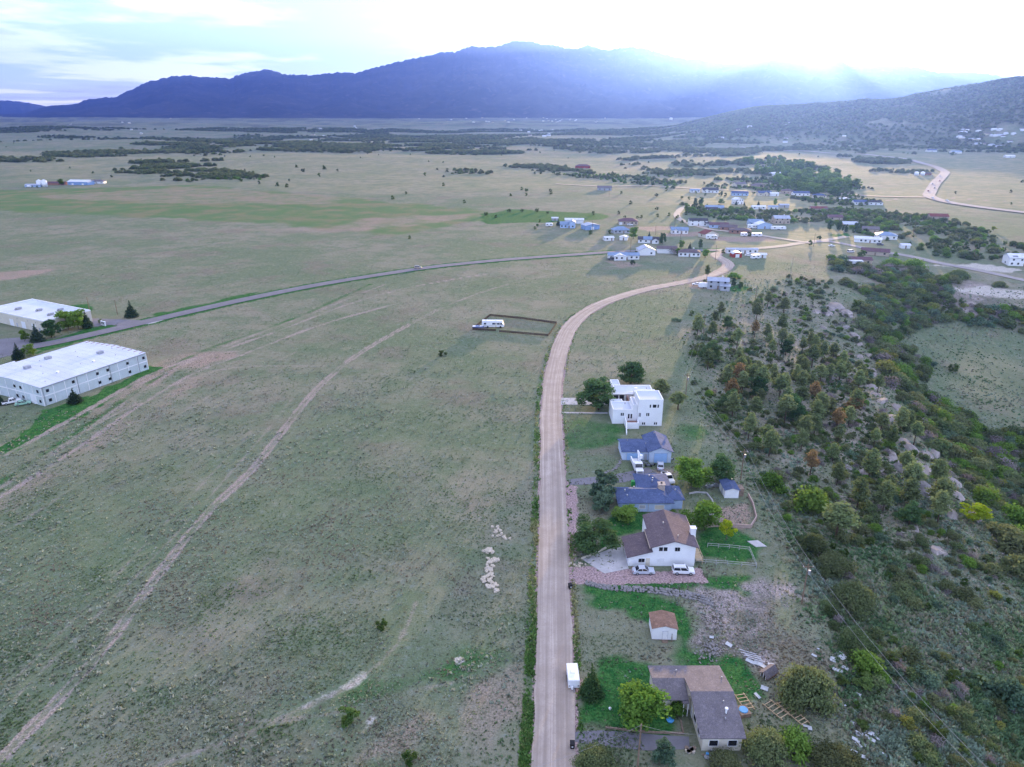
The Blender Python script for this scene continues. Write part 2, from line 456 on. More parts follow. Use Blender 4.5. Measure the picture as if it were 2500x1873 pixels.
TRACKS = [
 ('rut', .85, .40, .4, V((-60, 1700), (0, 1640), (60, 1580), (150, 1485), (240, 1380), (310, 1285), (380, 1190), (460, 1095), (540, 1020), (600, 945), (650, 880), (690, 835), (740, 790), (790, 755), (850, 720), (905, 690), (960, 662))),
 ('track', .40, 1.5, .8, V((-60, 1700), (0, 1640), (60, 1580), (150, 1485), (240, 1380), (310, 1285), (380, 1190), (460, 1095), (540, 1020), (600, 945), (650, 880), (690, 835), (740, 790), (790, 755), (850, 720), (905, 690), (960, 662))),
 ('track', .5, 1.1, 1, V((960, 662), (1060, 625), (1150, 602), (1240, 585), (1330, 575))),
 ('track', .5, 1.0, .9, V((-40, 1080), (60, 1015), (120, 978), (220, 905), (330, 830), (400, 785))),
 ('track', .5, 1.2, 1, V((400, 785), (520, 735), (640, 690), (740, 650), (830, 615))),
 ('track', .45, 1.0, 1, V((60, 1010), (240, 900), (470, 800), (700, 790))),
 ('lush', .38, 1.4, 1.2, V((-20, 1055), (120, 965), (330, 822), (430, 762), (640, 686), (800, 614))),
 ('track', .42, .5, .6, V((-60, 1600), (60, 1480), (240, 1300), (420, 1110), (560, 950), (640, 850))),
 ('track', .40, .45, .6, V((-60, 1560), (60, 1440), (230, 1265), (400, 1085), (545, 930))),
 ('track', .42, .5, .7, V((330, 1657), (520, 1590), (640, 1535), (760, 1480), (860, 1390), (900, 1300))),
 ('track', .42, .6, .7, V((-40, 1180), (150, 1060), (330, 930), (500, 830), (640, 760))),
 ('track', .38, .6, .7, V((520, 1560), (700, 1545), (860, 1500), (1000, 1470), (1110, 1450))),
 ('track', .40, .6, .8, V((420, 700), (640, 640), (730, 600), (760, 585))),
 ('track', .9, 1.0, .8, V((-40, 1010), (110, 930), (230, 862), (330, 806), (440, 768), (520, 758))),
 ('track', .8, .9, .8, V((-40, 1100), (150, 980), (300, 878), (420, 806), (540, 760), (700, 700), (860, 655))),
 ('track', .75, .8, .8, V((300, 830), (430, 775), (600, 715), (760, 655), (900, 618), (1060, 590))),
 ('dirt', .5, 5, 4, V((-40, 1120), (200, 960), (420, 820))),
 ('track', .8, 2, 1.5, V((1870, 440), (1990, 425), (2120, 432), (2230, 440))),
]
CH = {'lush': 0, 'dirt': 1, 'pale': 2, 'straw': 3, 'rock': 4, 'green': 5, 'pinkg': 6, 'track': 7}

# dark brush that reads as one mass at a distance (density 0..1); the bushes themselves are scattered from it
BRUSH = [
 (1.0, 20, V((262, 378), (330, 352), (370, 343), (480, 353), (560, 374), (545, 384), (420, 389), (320, 387))),
 (.9, 30, V((-60, 346), (120, 335), (270, 332), (300, 338), (150, 347), (60, 354), (-60, 354))),
 (.9, 40, V((300, 322), (340, 306), (420, 304), (490, 312), (440, 327), (330, 336))),
 (.9, 40, V((440, 322), (480, 306), (560, 302), (680, 309), (860, 317), (890, 326), (780, 327), (600, 324))),
 (.95, 40, V((740, 304), (900, 299), (960, 313), (1140, 321), (1150, 331), (960, 331), (890, 324), (800, 314))),
 (.9, 50, V((800, 293), (960, 288), (1060, 298), (1150, 298), (1300, 306), (1440, 292), (1540, 300), (1310, 327), (1200, 321), (1080, 316))),
 (.85, 50, V((1440, 292), (1600, 286), (1620, 320), (1600, 338), (1500, 336), (1380, 318))),
 (1.0, 12, V((1090, 356), (1200, 361), (1280, 371), (1278, 383), (1180, 377), (1110, 364))),
 (1.0, 12, V((1284, 376), (1350, 379), (1475, 397), (1450, 407), (1370, 398), (1296, 388))),
 (.7, 12, V((920, 362), (1060, 370), (1050, 378), (960, 372))),
 (1.0, 14, V((1595, 342), (1700, 346), (1770, 366), (1835, 378), (1860, 402), (1810, 424), (1720, 418), (1670, 395), (1620, 372))),
 (.9, 20, V((1530, 385), (1620, 372), (1660, 395), (1700, 415), (1640, 412), (1540, 405))),
 (.9, 12, V((1690, 425), (1780, 430), (1850, 426), (1900, 438), (1850, 446), (1760, 440))),
 (1.0, 6, V((1478, 442), (1560, 452), (1700, 458), (1850, 452), (1905, 472), (1760, 482), (1600, 478), (1485, 463))),
 (1.0, 10, V((1760, 476), (1850, 455), (1950, 462), (2050, 478), (2120, 500), (2200, 545), (2230, 570), (2080, 562), (1990, 548), (1960, 520), (1890, 510), (1800, 488))),
 (.5, 30, V((1330, 335), (1600, 350), (1560, 380), (1400, 375))),
 (.9, 15, V((1820, 340), (1960, 350), (2030, 370), (2010, 380), (1900, 372))),
]
BRUSHW = [(s, soft * (2.0 if np.hypot(*WP(p).mean(0)) > 1100 else 1), WP(p)) for s, soft, p in BRUSH]
ROADPTS = np.vstack(list(ROADC.values()))
def brush(X, Y):
    X = np.asarray(X, float); Y = np.asarray(Y, float)
    d = np.zeros(X.shape)
    for s, soft, p in BRUSHW: d = np.maximum(d, s * polymask(p, X, Y, soft))
    r = np.hypot(X, Y); az = np.arctan2(X, Y)
    d = d * sstep(.40, .56, fbm(X / 70, Y / 45, 4, 91) + .26 * (1 - sstep(800, 1100, r)))
    n = fbm(X / 420 + 9.1, Y / 300 + 2.2, 4, 21)
    d = np.maximum(d, .85 * sstep(1500, 2600, r) * sstep(.565, .63, n + .05 * sstep(2500, 8000, r)))
    d = np.maximum(d, .9 * sstep(2300, 3400, r) * sstep(.545, .60, fbm(X / 800 + 4.4, Y / 260 + 7.7, 4, 47)))
    d = d * np.where(r > 1200, sstep(.36, .54, fbm(X / 130 + 8, Y / 60, 4, 93)), 1)
    hill = sstep(.20, .34, az) * sstep(2200, 2500, r) * (1 - sstep(5600, 6000, r))
    d = np.maximum(d, hill * sstep(.22, .38, fbm(X / 160, Y / 160, 4, 41)))
    return d

# ------------------------------------------------------------------ terrain sheet
def build_terrain():
    ys = np.concatenate([np.arange(275.0, 420, 1.5), np.arange(420, 2080, 3.2)])
    xs = np.concatenate([np.array([-9000, -5000, -3000, -2000, -1400, -1000, -700, -500, -380, -280, -200, -140]), np.arange(-100, 2601, 4.0), np.array([2640, 2700, 2780, 2900, 3050, 3250, 3500, 4000, 5000, 7000, 11000])])
    # sample spacing follows the view so that near ground is fine and far ground is coarse
    d = np.array([ray(1250, y) for y in ys]); rr = -CAM_H / d[:, 2] * d[:, 1]
    dep = -CAM_H / d[:, 2]
    X = ((xs[None, :] - CXP) / FPX) * dep[:, None]
    Y = np.repeat(rr[:, None], len(xs), 1)
    # ground behind and below the viewpoint
    yb = np.array([25, 0, -60, -200, -600, -2000, -2900.])
    X = np.vstack([X, np.repeat(X[-1:] , len(yb), 0) * np.array([1, 1, 1.3, 2, 4, 12, 18.])[:, None]])
    Y = np.vstack([Y, np.repeat(yb[:, None], len(xs), 1)])
    X = np.clip(X, -18500, 18500)
    Z = terrain(X, Y)
    nr, nc = X.shape
    x, y = X.ravel(), Y.ravel()
    ch = np.zeros((8, x.size))
    for kind, s, soft, poly in ZONES:
        i = CH[kind]; ch[i] = np.maximum(ch[i], s * polymask(WP(poly), x, y, soft))
    for kind, s, w, soft, pts in TRACKS:
        c = catmull(WP(pts), 6); lines = [c]
        if kind == 'rut':
            t = np.gradient(c, axis=0); t /= np.hypot(*t.T)[:, None]; nn = np.column_stack([-t[:, 1], t[:, 0]]); lines = [c + nn * .85, c - nn * .85]
        i = CH['track' if kind == 'rut' else kind]
        for q in lines: ch[i] = np.maximum(ch[i], s * linemask(q, x, y, w, soft) * (.55 + .45 * sstep(.3, .55, fbm(x / 11, y / 11, 2, 14))))
    for k, (pts, w) in ROADW.items():
        c = ROADC[k]
        if k == 'gravel':
            left = c[:, 0:2] - np.array([0, 0])
            ch[0] = np.maximum(ch[0], .22 * linemask(c - np.column_stack([np.full(len(c), 3.9), np.zeros(len(c))])[:, :2], x, y, 1.1, .9) * (y < 330))
            ch[6] = np.maximum(ch[6], .8 * linemask(c, x, y, w / 2 + .5, .6))
            ch[0] = np.maximum(ch[0], .25 * linemask(c, x, y, w / 2 + 1.2, .9) * (y > 250))
        elif k == 'asphalt':
            ch[0] = np.maximum(ch[0], .65 * linemask(c, x, y, w / 2 + 2.5, 1.5))
        else:
            ch[3] = np.maximum(ch[3], .6 * linemask(c, x, y, w / 2 + 3, 3))
    br = brush(x, y) * sstep(900, 2200, np.hypot(x, y))
    c1 = np.column_stack([ch[0], ch[1], ch[2], ch[3]]); c2 = np.column_stack([ch[4], ch[5], ch[6], ch[7]])
    c3 = np.column_stack([br, br, br, np.ones_like(br)])
    idx = np.arange(nr * nc).reshape(nr, nc)
    F = np.stack([idx[1:, :-1], idx[1:, 1:], idx[:-1, 1:], idx[:-1, :-1]], -1).reshape(-1, 4)
    me = npmesh('ground', np.column_stack([x, y, Z.ravel()]), F, None, True, c1, 'z1')
    for nm, c in (('z2', c2), ('z3', c3)):
        at = me.color_attributes.new(nm, 'FLOAT_COLOR', 'POINT'); at.data.foreach_set('color', c.astype(np.float32).ravel())
    m, nt = newmat('prairie_ground')
    def attr(nm):
        a = N(nt, 'ShaderNodeAttribute'); a.attribute_name = nm
        s = N(nt, 'ShaderNodeSeparateColor'); nt.links.new(a.outputs['Color'], s.inputs[0])
        return s.outputs[0], s.outputs[1], s.outputs[2], a.outputs['Alpha']
    lush, dirt, pale, straw = attr('z1'); rock, green, pinkg, track = attr('z2'); dark = attr('z3')[0]
    nA = noise(nt, .011, 5, .6); nB = noise(nt, .07, 5, .62); nC = noise(nt, .55, 4, .65); nD = noise(nt, 2.6, 3, .7); nE = noise(nt, .03, 4, .6)
    tan_, grn, sage, brown = (.225, .212, .150), (.112, .158, .085), (.215, .240, .195), (.185, .150, .120)
    c = mixc(nt, mrange(nt, nA, .40, .60), (.135, .170, .095), tan_)
    c = mixc(nt, mrange(nt, nB, .40, .66, 0, .75), c, grn)
    c = mixc(nt, mrange(nt, nE, .52, .68, 0, .6), c, brown)
    c = mixc(nt, mrange(nt, nC, .52, .74, 0, .75), c, sage)
    c = mixc(nt, mrange(nt, nC, .46, .28, 0, .7), c, (.085, .09, .05))
    c = mixc(nt, mrange(nt, nD, .5, .75, 0, .55), c, (.27, .265, .20))
    c = mixc(nt, mrange(nt, nD, .5, .28, 0, .55), c, (.06, .065, .035))
    nF = noise(nt, .17, 5, .72)
    c = mixc(nt, mrange(nt, nF, .54, .70, 0, .6), c, (.095, .115, .06))
    c = mixc(nt, mrange(nt, nF, .45, .30, 0, .45), c, (.29, .265, .185))
    def zone(c, mask, col, lo=.25, hi=.75, src=None, k=1.0):
        src = src or nC
        jm = math_(nt, 'ADD', mask, math_(nt, 'MULTIPLY', math_(nt, 'SUBTRACT', src, .5), math_(nt, 'MULTIPLY', mask, 1.6)))
        return mixc(nt, mrange(nt, jm, lo, hi, 0, k), c, col)
    tone = mixc(nt, mrange(nt, nD, .3, .7), (.45, .45, .45), (1.3, 1.3, 1.3))
    def toned(col): return mixc(nt, 1.0, tone, col, 'MULTIPLY')
    c = zone(c, straw, mixc(nt, mrange(nt, nB, .35, .65), (.32, .285, .165), (.20, .205, .115)), .1, .8, nE, .85)
    c = zone(c, green, mixc(nt, mrange(nt, nE, .4, .65), (.085, .155, .055), (.17, .165, .085)), .1, .7, nB, .9)
    c = zone(c, rock, toned(mixc(nt, mrange(nt, nB, .42, .6), (.36, .30, .285), (.17, .155, .125))), .2, .8, nC, .85)
    c = zone(c, dirt, toned((.34, .25, .205)), .15, .8, nB, .85)
    c = zone(c, lush, toned(mixc(nt, mrange(nt, nC, .35, .65), (.022, .105, .026), (.060, .160, .042))), .05, .5, nB, 1.0)
    c = zone(c, pale, toned((.52, .48, .42)), .3, .7, nC, .9)
    c = zone(c, pinkg, toned((.40, .285, .275)), .2, .6, nD, .95)
    c = zone(c, track, toned((.33, .27, .235)), .12, .7, nC, .9)
    c = mixc(nt, math_(nt, 'MULTIPLY', dark, .8), c, mixc(nt, mrange(nt, nE, .4, .6), (.055, .065, .035), (.085, .088, .05)))
    finish(nt, c, .95, .05, 0, math_(nt, 'ADD', nC, nD), .55, .25)
    me.materials.append(m)
    o = link('ground', me)
    return tag(o, 'rolling prairie of dry grass, sage and bare dirt', 'ground', kind='structure')
GROUND = build_terrain()

# ------------------------------------------------------------------ roads
def road_mat(name, a, b, ruts, dark):
    m, nt = newmat(name)
    uv = N(nt, 'ShaderNodeUVMap').outputs[0]
    sp = N(nt, 'ShaderNodeSeparateXYZ'); nt.links.new(uv, sp.inputs[0])
    n1 = noise(nt, .25, 4, .6); n2 = noise(nt, 3.0, 3, .6); n3 = noise(nt, .05, 3, .6)
    st = N(nt, 'ShaderNodeCombineXYZ')
    nt.links.new(math_(nt, 'MULTIPLY', sp.outputs[0], 8.0), st.inputs[0]); nt.links.new(math_(nt, 'MULTIPLY', sp.outputs[1], .012), st.inputs[1])
    n4 = noise(nt, 1.0, 4, .6, st.outputs[0], .8)
    c = mixc(nt, mrange(nt, n1, .3, .7), a, b)
    c = mixc(nt, mrange(nt, n4, .42, .66, 0, ruts), c, dark)
    c = mixc(nt, mrange(nt, n4, .5, .3, 0, ruts * .8), c, tuple(min(1, q * 1.35) for q in b))
    c = mixc(nt, mrange(nt, n2, .45, .7, 0, .35), c, dark)
    c = mixc(nt, mrange(nt, n3, .45, .65, 0, .3), c, tuple(q * .85 for q in a))
    finish(nt, c, .9, .15, 0, n2, .3, .05)
    return m
M_GRAVEL = road_mat('gravel_road', (.35, .285, .235), (.44, .365, .305), .65, (.26, .205, .165))
M_ASPH = road_mat('asphalt_road', (.165, .158, .175), (.205, .195, .21), .35, (.13, .124, .135))
M_LANE = road_mat('dirt_lane', (.40, .34, .27), (.47, .40, .32), .35, (.30, .25, .20))
M_HIGH = road_mat('highway_asphalt', (.30, .27, .25), (.36, .32, .30), .35, (.24, .21, .20))
def ribbon(name, c, w, mat, lift, label, jag=0.5):
    c = np.asarray(c); t = np.gradient(c, axis=0); t /= np.hypot(t[:, 0], t[:, 1])[:, None] + 1e-9
    nrm = np.column_stack([-t[:, 1], t[:, 0]])
    cols = np.linspace(-.5, .5, 7)
    L = np.concatenate([[0], np.cumsum(np.hypot(*np.diff(c, axis=0).T))])
    vs, uv = [], []
    for j, k in enumerate(cols):
        e = jag * (fbm(L / 5, np.full_like(L, k * 9 + 3), 3, 5) - .5) * 2 if j in (0, 6) else 0
        p = c + nrm * ((k * w + e * (1 if j else -1))[:, None] if np.ndim(e) else k * w)
        z = terrain(p[:, 0], p[:, 1]) + lift + (0.10 - .4 * k * k * .25) * (1 if lift < .2 else 0)
        vs.append(np.column_stack([p, z])); uv.append(np.column_stack([np.full_like(L, k), L]))
    vs = np.stack(vs, 1).reshape(-1, 3); uv = np.stack(uv, 1).reshape(-1, 2)
    n, q = len(c), len(cols)
    I = np.arange(n * q).reshape(n, q)
    F = np.stack([I[:-1, :-1], I[:-1, 1:], I[1:, 1:], I[1:, :-1]], -1).reshape(-1, 4)[:, ::-1]
    me = npmesh(name, vs, F, mat, True)
    ul = me.uv_layers.new(name='UVMap'); ul.data.foreach_set('uv', uv[F.ravel()].astype(np.float32).ravel())
    return tag(link(name, me), label, 'road', kind='structure')
ribbon('gravel_road', ROADC['gravel'], 6.7, M_GRAVEL, .06, 'pale gravel road running up past the houses and curving right')
ribbon('asphalt_road', ROADC['asphalt'], 7.4, M_ASPH, .11, 'grey asphalt road sweeping across the prairie to the village', .1)
ribbon('village_lane', ROADC['village'], 6.5, M_LANE, .2, 'pale dirt lane through the village')
ribbon('lower_lane', ROADC['village_right'], 6.5, M_HIGH, .26, 'grey lane running right below the brush')
ribbon('back_lane', ROADC['village_back'], 6.0, M_LANE, .32, 'pale lane bending behind the village houses')
ribbon('far_lane', ROADC['back_lane'], 7.0, M_LANE, .5, 'pale far lane beyond the brush hedge')
ribbon('highway', ROADC['highway'], 13.0, M_HIGH, .7, 'far highway bending across the right-hand fields', .1)
ribbon('highway_spur', ROADC['highway_spur'], 7.5, M_LANE, .6, 'pale side road joining the far highway')

# ------------------------------------------------------------------ mountains
RIDGE = [(-200, 276), (-60, 277), (0, 277), (60, 275), (115, 257), (180, 253), (215, 240), (250, 237), (285, 235), (320, 216), (355, 200), (395, 190), (430, 184), (460, 181), (495, 186), (530, 186), (560, 190), (590, 178), (620, 173), (650, 167), (672, 172), (700, 182), (740, 180), (770, 182), (800, 177), (840, 174), (868, 178), (900, 167), (950, 155), (1000, 142), (1040, 136), (1075, 126), (1110, 125), (1150, 111), (1185, 113), (1215, 112), (1240, 101), (1265, 98), (1300, 100), (1330, 107), (1360, 109), (1385, 117), (1415, 115), (1435, 108), (1455, 113), (1480, 121), (1510, 116), (1535, 112), (1570, 116), (1590, 121), (1615, 127), (1640, 136), (1680, 142), (1700, 141), (1740, 149), (1780, 153), (1815, 150), (1838, 153), (1870, 146), (1910, 141), (1960, 148), (2010, 160), (2045, 142), (2080, 158), (2120, 160), (2180, 158), (2230, 160), (2290, 174), (2370, 174), (2450, 184), (2520, 190), (2800, 215), (3200, 240)]
def build_mountains(name, ridge, r_base, r_ridge, r_back, seed, label, mat, rough):
    az = np.array([math.atan2(*ray(*p)[:2]) for p in ridge]); el = np.array([ray(*p)[2] / hypot(*ray(*p)[:2]) for p in ridge])
    A = np.linspace(az[0], az[-1], 900)
    E = np.interp(A, az, el)
    H = np.maximum(CAM_H + E * r_ridge, 0)
    H = H + (fbm(A * 420, A * 0, 4, seed) - .5) * 44 * np.clip(H / 300, 0, 1)
    T = np.concatenate([np.linspace(0, 1, 90), np.linspace(1.02, 1.6, 24)])
    R = np.where(T <= 1, r_base + (r_ridge - r_base) * T, r_ridge + (r_back - r_ridge) * (T - 1) / .6)
    AA, TT = np.meshgrid(A, T); RR = np.repeat(R[:, None], len(A), 1)
    X, Y = RR * np.sin(AA), RR * np.cos(AA)
    fr = np.clip(TT, 0, 1)
    prof = .25 * fr + .75 * fr ** 1.7
    prof = np.where(TT > 1, 1 - sstep(1, 1.6, TT), prof)
    n1 = 1 - np.abs(2 * fbm(X / 1500, Y / 2600, 5, seed + 3) - 1)
    n2 = 1 - np.abs(2 * fbm(X / 520, Y / 800, 4, seed + 9) - 1)
    env = np.sin(np.clip(fr, 0, 1) * pi) ** .8
    Z = H[None, :] * prof + env * H[None, :] * rough * ((n1 - .75) * .9 + (n2 - .75) * .4)
    # nothing in front rises above the ridge line
    cap = CAM_H + (H[None, :] - CAM_H) / r_ridge * RR * np.where(TT < .97, .985, 1)
    Z = np.where(TT <= 1, np.minimum(Z, np.maximum(cap, H[None, :] * prof * .9)), Z)
    Z = Z - 12
    nr, nc = Z.shape; I = np.arange(nr * nc).reshape(nr, nc)
    F = np.stack([I[:-1, :-1], I[:-1, 1:], I[1:, 1:], I[1:, :-1]], -1).reshape(-1, 4)
    me = npmesh(name, np.column_stack([X.ravel(), Y.ravel(), Z.ravel()]), F, mat, True)
    return tag(link(name, me), label, 'mountains', kind='structure')
def mountain_mat():
    m, nt = newmat('mountain_forest')
    n1 = noise(nt, .0016, 6, .6); n2 = noise(nt, .008, 5, .65)
    c = mixc(nt, mrange(nt, n1, .4, .62), (.022, .028, .022), (.042, .044, .036))
    c = mixc(nt, mrange(nt, n2, .56, .7, 0, .8), c, (.10, .09, .08))
    finish(nt, c, .95, .02, 0, n2, .6, 30)
    return m
M_MTN = mountain_mat()
build_mountains('mountain_range', RIDGE, 8600, 13000, 17500, 101, 'dark forested mountain range along the horizon', M_MTN, .42)
FARR = [(-500, 225), (-250, 232), (-100, 240), (0, 243), (40, 246), (75, 250), (110, 258), (150, 266), (220, 270), (320, 272)]
build_mountains('distant_mountain', FARR, 15500, 17000, 18200, 131, 'pale distant mountain at the far left', M_MTN, .2)

# ------------------------------------------------------------------ haze
def build_haze():
    m, nt = newmat('haze')
    v = N(nt, 'ShaderNodeVolumePrincipled'); o = N(nt, 'ShaderNodeOutputMaterial')
    v.inputs['Color'].default_value = HAZE_COL
    v.inputs['Density'].default_value = HAZE_D
    v.inputs['Anisotropy'].default_value = HAZE_G
    nt.links.new(v.outputs[0], o.inputs['Volume'])
    b = MB().box(-18600, 18600, -3000, 18600, -60, 1420)
    o = b.obj('haze', m)
    return tag(o, 'thin blue evening haze over the whole valley', 'haze', kind='stuff')
HAZE_COL, HAZE_D, HAZE_G = (.13, .26, 1.0, 1), 6.0e-5, 0.69
build_haze()

# ------------------------------------------------------------------ vegetation
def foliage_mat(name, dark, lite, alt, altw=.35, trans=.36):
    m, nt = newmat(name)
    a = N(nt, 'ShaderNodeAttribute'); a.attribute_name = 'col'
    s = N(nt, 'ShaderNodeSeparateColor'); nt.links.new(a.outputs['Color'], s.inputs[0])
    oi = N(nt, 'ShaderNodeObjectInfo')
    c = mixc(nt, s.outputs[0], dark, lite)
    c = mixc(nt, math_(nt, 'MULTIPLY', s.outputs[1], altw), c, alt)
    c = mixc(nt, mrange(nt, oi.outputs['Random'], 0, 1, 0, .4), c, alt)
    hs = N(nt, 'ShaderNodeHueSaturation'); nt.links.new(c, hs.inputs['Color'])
    nt.links.new(mrange(nt, math_(nt, 'FRACT', math_(nt, 'MULTIPLY', oi.outputs['Random'], 7.31), 0.0), 0, 1, .72, 1.28, False), hs.inputs['Value'])
    d = N(nt, 'ShaderNodeBsdfDiffuse'); t = N(nt, 'ShaderNodeBsdfTranslucent')
    nt.links.new(hs.outputs[0], d.inputs['Color']); nt.links.new(hs.outputs[0], t.inputs['Color'])
    mx = N(nt, 'ShaderNodeMixShader'); mx.inputs[0].default_value = trans
    nt.links.new(d.outputs[0], mx.inputs[1]); nt.links.new(t.outputs[0], mx.inputs[2])
    o = N(nt, 'ShaderNodeOutputMaterial'); nt.links.new(mx.outputs[0], o.inputs['Surface'])
    return m
FM = {
 'pine': foliage_mat('pine_needles', (.095, .145, .060), (.21, .28, .115), (.23, .255, .115), .25),
 'darkpine': foliage_mat('dark_pine_needles', (.035, .090, .036), (.090, .180, .070), (.10, .14, .05), .3),
 'spruce': foliage_mat('spruce_needles', (0.024, 0.054, 0.036), (0.068, 0.112, 0.068), (0.075, 0.105, 0.075), .3),
 'juniper': foliage_mat('juniper_scales', (0.036, 0.078, 0.021), (0.093, 0.173, 0.045), (0.128, 0.150, 0.053), .3),
 'leaf': foliage_mat('green_leaves', (.06, .14, .026), (.155, .29, .050), (.20, .28, .06), .3, .4),
 'yellow': foliage_mat('yellow_green_leaves', (.20, .30, .012), (.34, .46, .03), (.34, .38, .03), .3, .4),
 'oak': foliage_mat('oak_brush_leaves', (.060, .105, .042), (.150, .215, .085), (.20, .185, .10), .3),
 'bluebush': foliage_mat('blue_green_leaves', (.060, .125, .075), (.15, .24, .15), (.17, .22, .13), .35),
 'grey': foliage_mat('bare_grey_twigs', (0.150, 0.135, 0.128), (0.285, 0.247, 0.240), (0.255, 0.225, 0.225), .4),
 'brown': foliage_mat('dying_brown_needles', (0.16, 0.1, 0.05), (0.32, 0.2, 0.1), (0.2, 0.17, 0.07), 0.4),
 'autumn': foliage_mat('yellowing_brush_leaves', (.08, .12, .03), (.20, .25, .06), (.24, .22, .07), .4, .35),
}
M_BARK = plain('pine_bark', (.105, .075, .055), .95, .25, 2.0, .05)
M_GBARK = plain('pale_bark', (.17, .145, .12), .95, .2, 2.0, .05)
OCT = np.array([(1, 0, 0), (-1, 0, 0), (0, 1, 0), (0, -1, 0), (0, 0, 1), (0, 0, -1.)])
OCF = np.array([(0, 2, 4), (2, 1, 4), (1, 3, 4), (3, 0, 4), (2, 0, 5), (1, 2, 5), (3, 1, 5), (0, 3, 5)])
def crown(seed, clumps, n_leaf, leaf, flat_=0.6, core=.54):
    """clumps: list of (centre xyz, radius xyz). Leaf-sized faces on and in every clump, plus a small opaque heart."""
    r = np.random.default_rng(seed)
    vs, fs, cs = [], [], []
    wt_ = np.array([c[1][0] * c[1][1] for c in clumps]) ** .8; wt_ /= wt_.sum()
    k = 0
    for (cen, rad), w in zip(clumps, wt_):
        cen, rad = np.array(cen), np.array(rad)
        n = max(4, int(n_leaf * w)); tone = r.random() * .75; tint = r.random() ** 2
        d = r.normal(size=(n, 3)); d /= np.linalg.norm(d, axis=1)[:, None] + 1e-9
        d[:, 2] = np.where(r.random(n) < .35, np.abs(d[:, 2]), d[:, 2])
        p = cen + d * rad * (r.uniform(.45, 1.12, n) ** .7)[:, None]
        nn = d + r.normal(scale=flat_, size=(n, 3)); nn /= np.linalg.norm(nn, axis=1)[:, None]
        t = np.cross(nn, r.normal(size=(n, 3))); t /= np.linalg.norm(t, axis=1)[:, None] + 1e-9
        b = np.cross(nn, t)
        s = (leaf * r.uniform(.6, 1.4, n))[:, None]
        q = np.stack([p - t * s, p + b * s * .75, p + t * s, p - b * s * .75], 1).reshape(-1, 3)
        vs.append(q)
        I = k + np.arange(n)[:, None] * 4
        fs.append(np.concatenate([I + np.array([[0, 1, 2]]), I + np.array([[0, 2, 3]])])); k += 4 * n
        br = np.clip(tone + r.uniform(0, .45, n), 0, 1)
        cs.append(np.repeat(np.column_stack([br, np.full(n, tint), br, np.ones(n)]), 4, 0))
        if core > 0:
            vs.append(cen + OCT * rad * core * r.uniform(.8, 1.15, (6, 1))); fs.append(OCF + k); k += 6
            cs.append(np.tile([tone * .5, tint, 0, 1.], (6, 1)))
    return np.vstack(vs), np.vstack(fs), np.vstack(cs)
def crown_mesh(name, mat, *a, **k):
    v, f, c = crown(*a, **k)
    return npmesh(name, v, f, mat, False, c, 'col', 3)
def cl_pine(seed, H=9.0, base=.34, wid=.27):
    r = random.Random(seed); out = []
    n = 20
    for i in range(n):
        t = (i + r.random() * .6) / n
        z = H * (base + (1 - base) * t)
        R = H * wid * (1 - t) ** .62 * (.75 + .5 * r.random()) * min(1, .45 + t * 3)
        for j in range(1 if t > .85 else 3 if t < .6 else 2):
            a = r.random() * 2 * pi; q = R * (.35 + .6 * r.random())
            s = H * (.065 + .05 * r.random())
            out.append(((q * cos(a), q * sin(a), z + r.uniform(-.2, .2)), (s * 1.25, s * 1.25, s * .72)))
    out.append(((0, 0, H * .97), (H * .05, H * .05, H * .07)))
    return out
def cl_spruce(seed, H=9.0, wid=.24, base=.06, lay=13):
    r = random.Random(seed); out = []
    for i in range(lay):
        t = (i + .3 * r.random()) / lay
        z = H * (base + (1 - base) * t); R = H * wid * (1 - t) * (.85 + .3 * r.random()) + .05 * H * (1 - t)
        m = max(1, int(9 * (1 - t)) + 1)
        for j in range(m):
            a = 2 * pi * (j + r.random() * .7) / m; s = max(.28, R * .42)
            out.append(((R * .68 * cos(a), R * .68 * sin(a), z), (s, s, s * .7)))
        out.append(((0, 0, z), (R * .5, R * .5, H / lay * .8)))
    return out
def cl_dome(seed, H, wid, n=16, base=.18, sq=1.0):
    """rounded broken dome"""
    r = random.Random(seed); out = []
    for i in range(n):
        t = i / n; u = r.random()
        a = r.random() * 2 * pi; zz = base + (1 - base) * (.12 + .8 * u)
        prof = sqrt(max(.05, 1 - (2 * (zz - base) / (1 - base) - .85) ** 2 / 1.4))
        R = wid * H * prof * (.35 + .5 * sqrt(r.random())) * (.82 + .26 * sin(3 * a + seed) + .16 * sin(5 * a + seed * 2.3))
        s = H * wid * (.30 + .22 * r.random()) * sq
        out.append(((R * cos(a), R * sin(a), H * zz - s * .25), (s * 1.1, s * 1.1, s * .85)))
    return out
def cl_bush(seed, H, W, n=10):
    r = random.Random(seed); out = []
    for i in range(n):
        a = r.random() * 2 * pi; q = W * .5 * sqrt(r.random()) * (.82 + .24 * sin(3 * a + seed) + .16 * sin(5 * a + seed * 1.7))
        s = H * (.20 + .24 * r.random()); z = max(s * .5, H * (.9 - .75 * (q / (W * .5)) ** 2) - s * .6)
        out.append(((q * cos(a), q * sin(a) * .9, z), (s * 1.2, s * 1.2, s)))
    return out
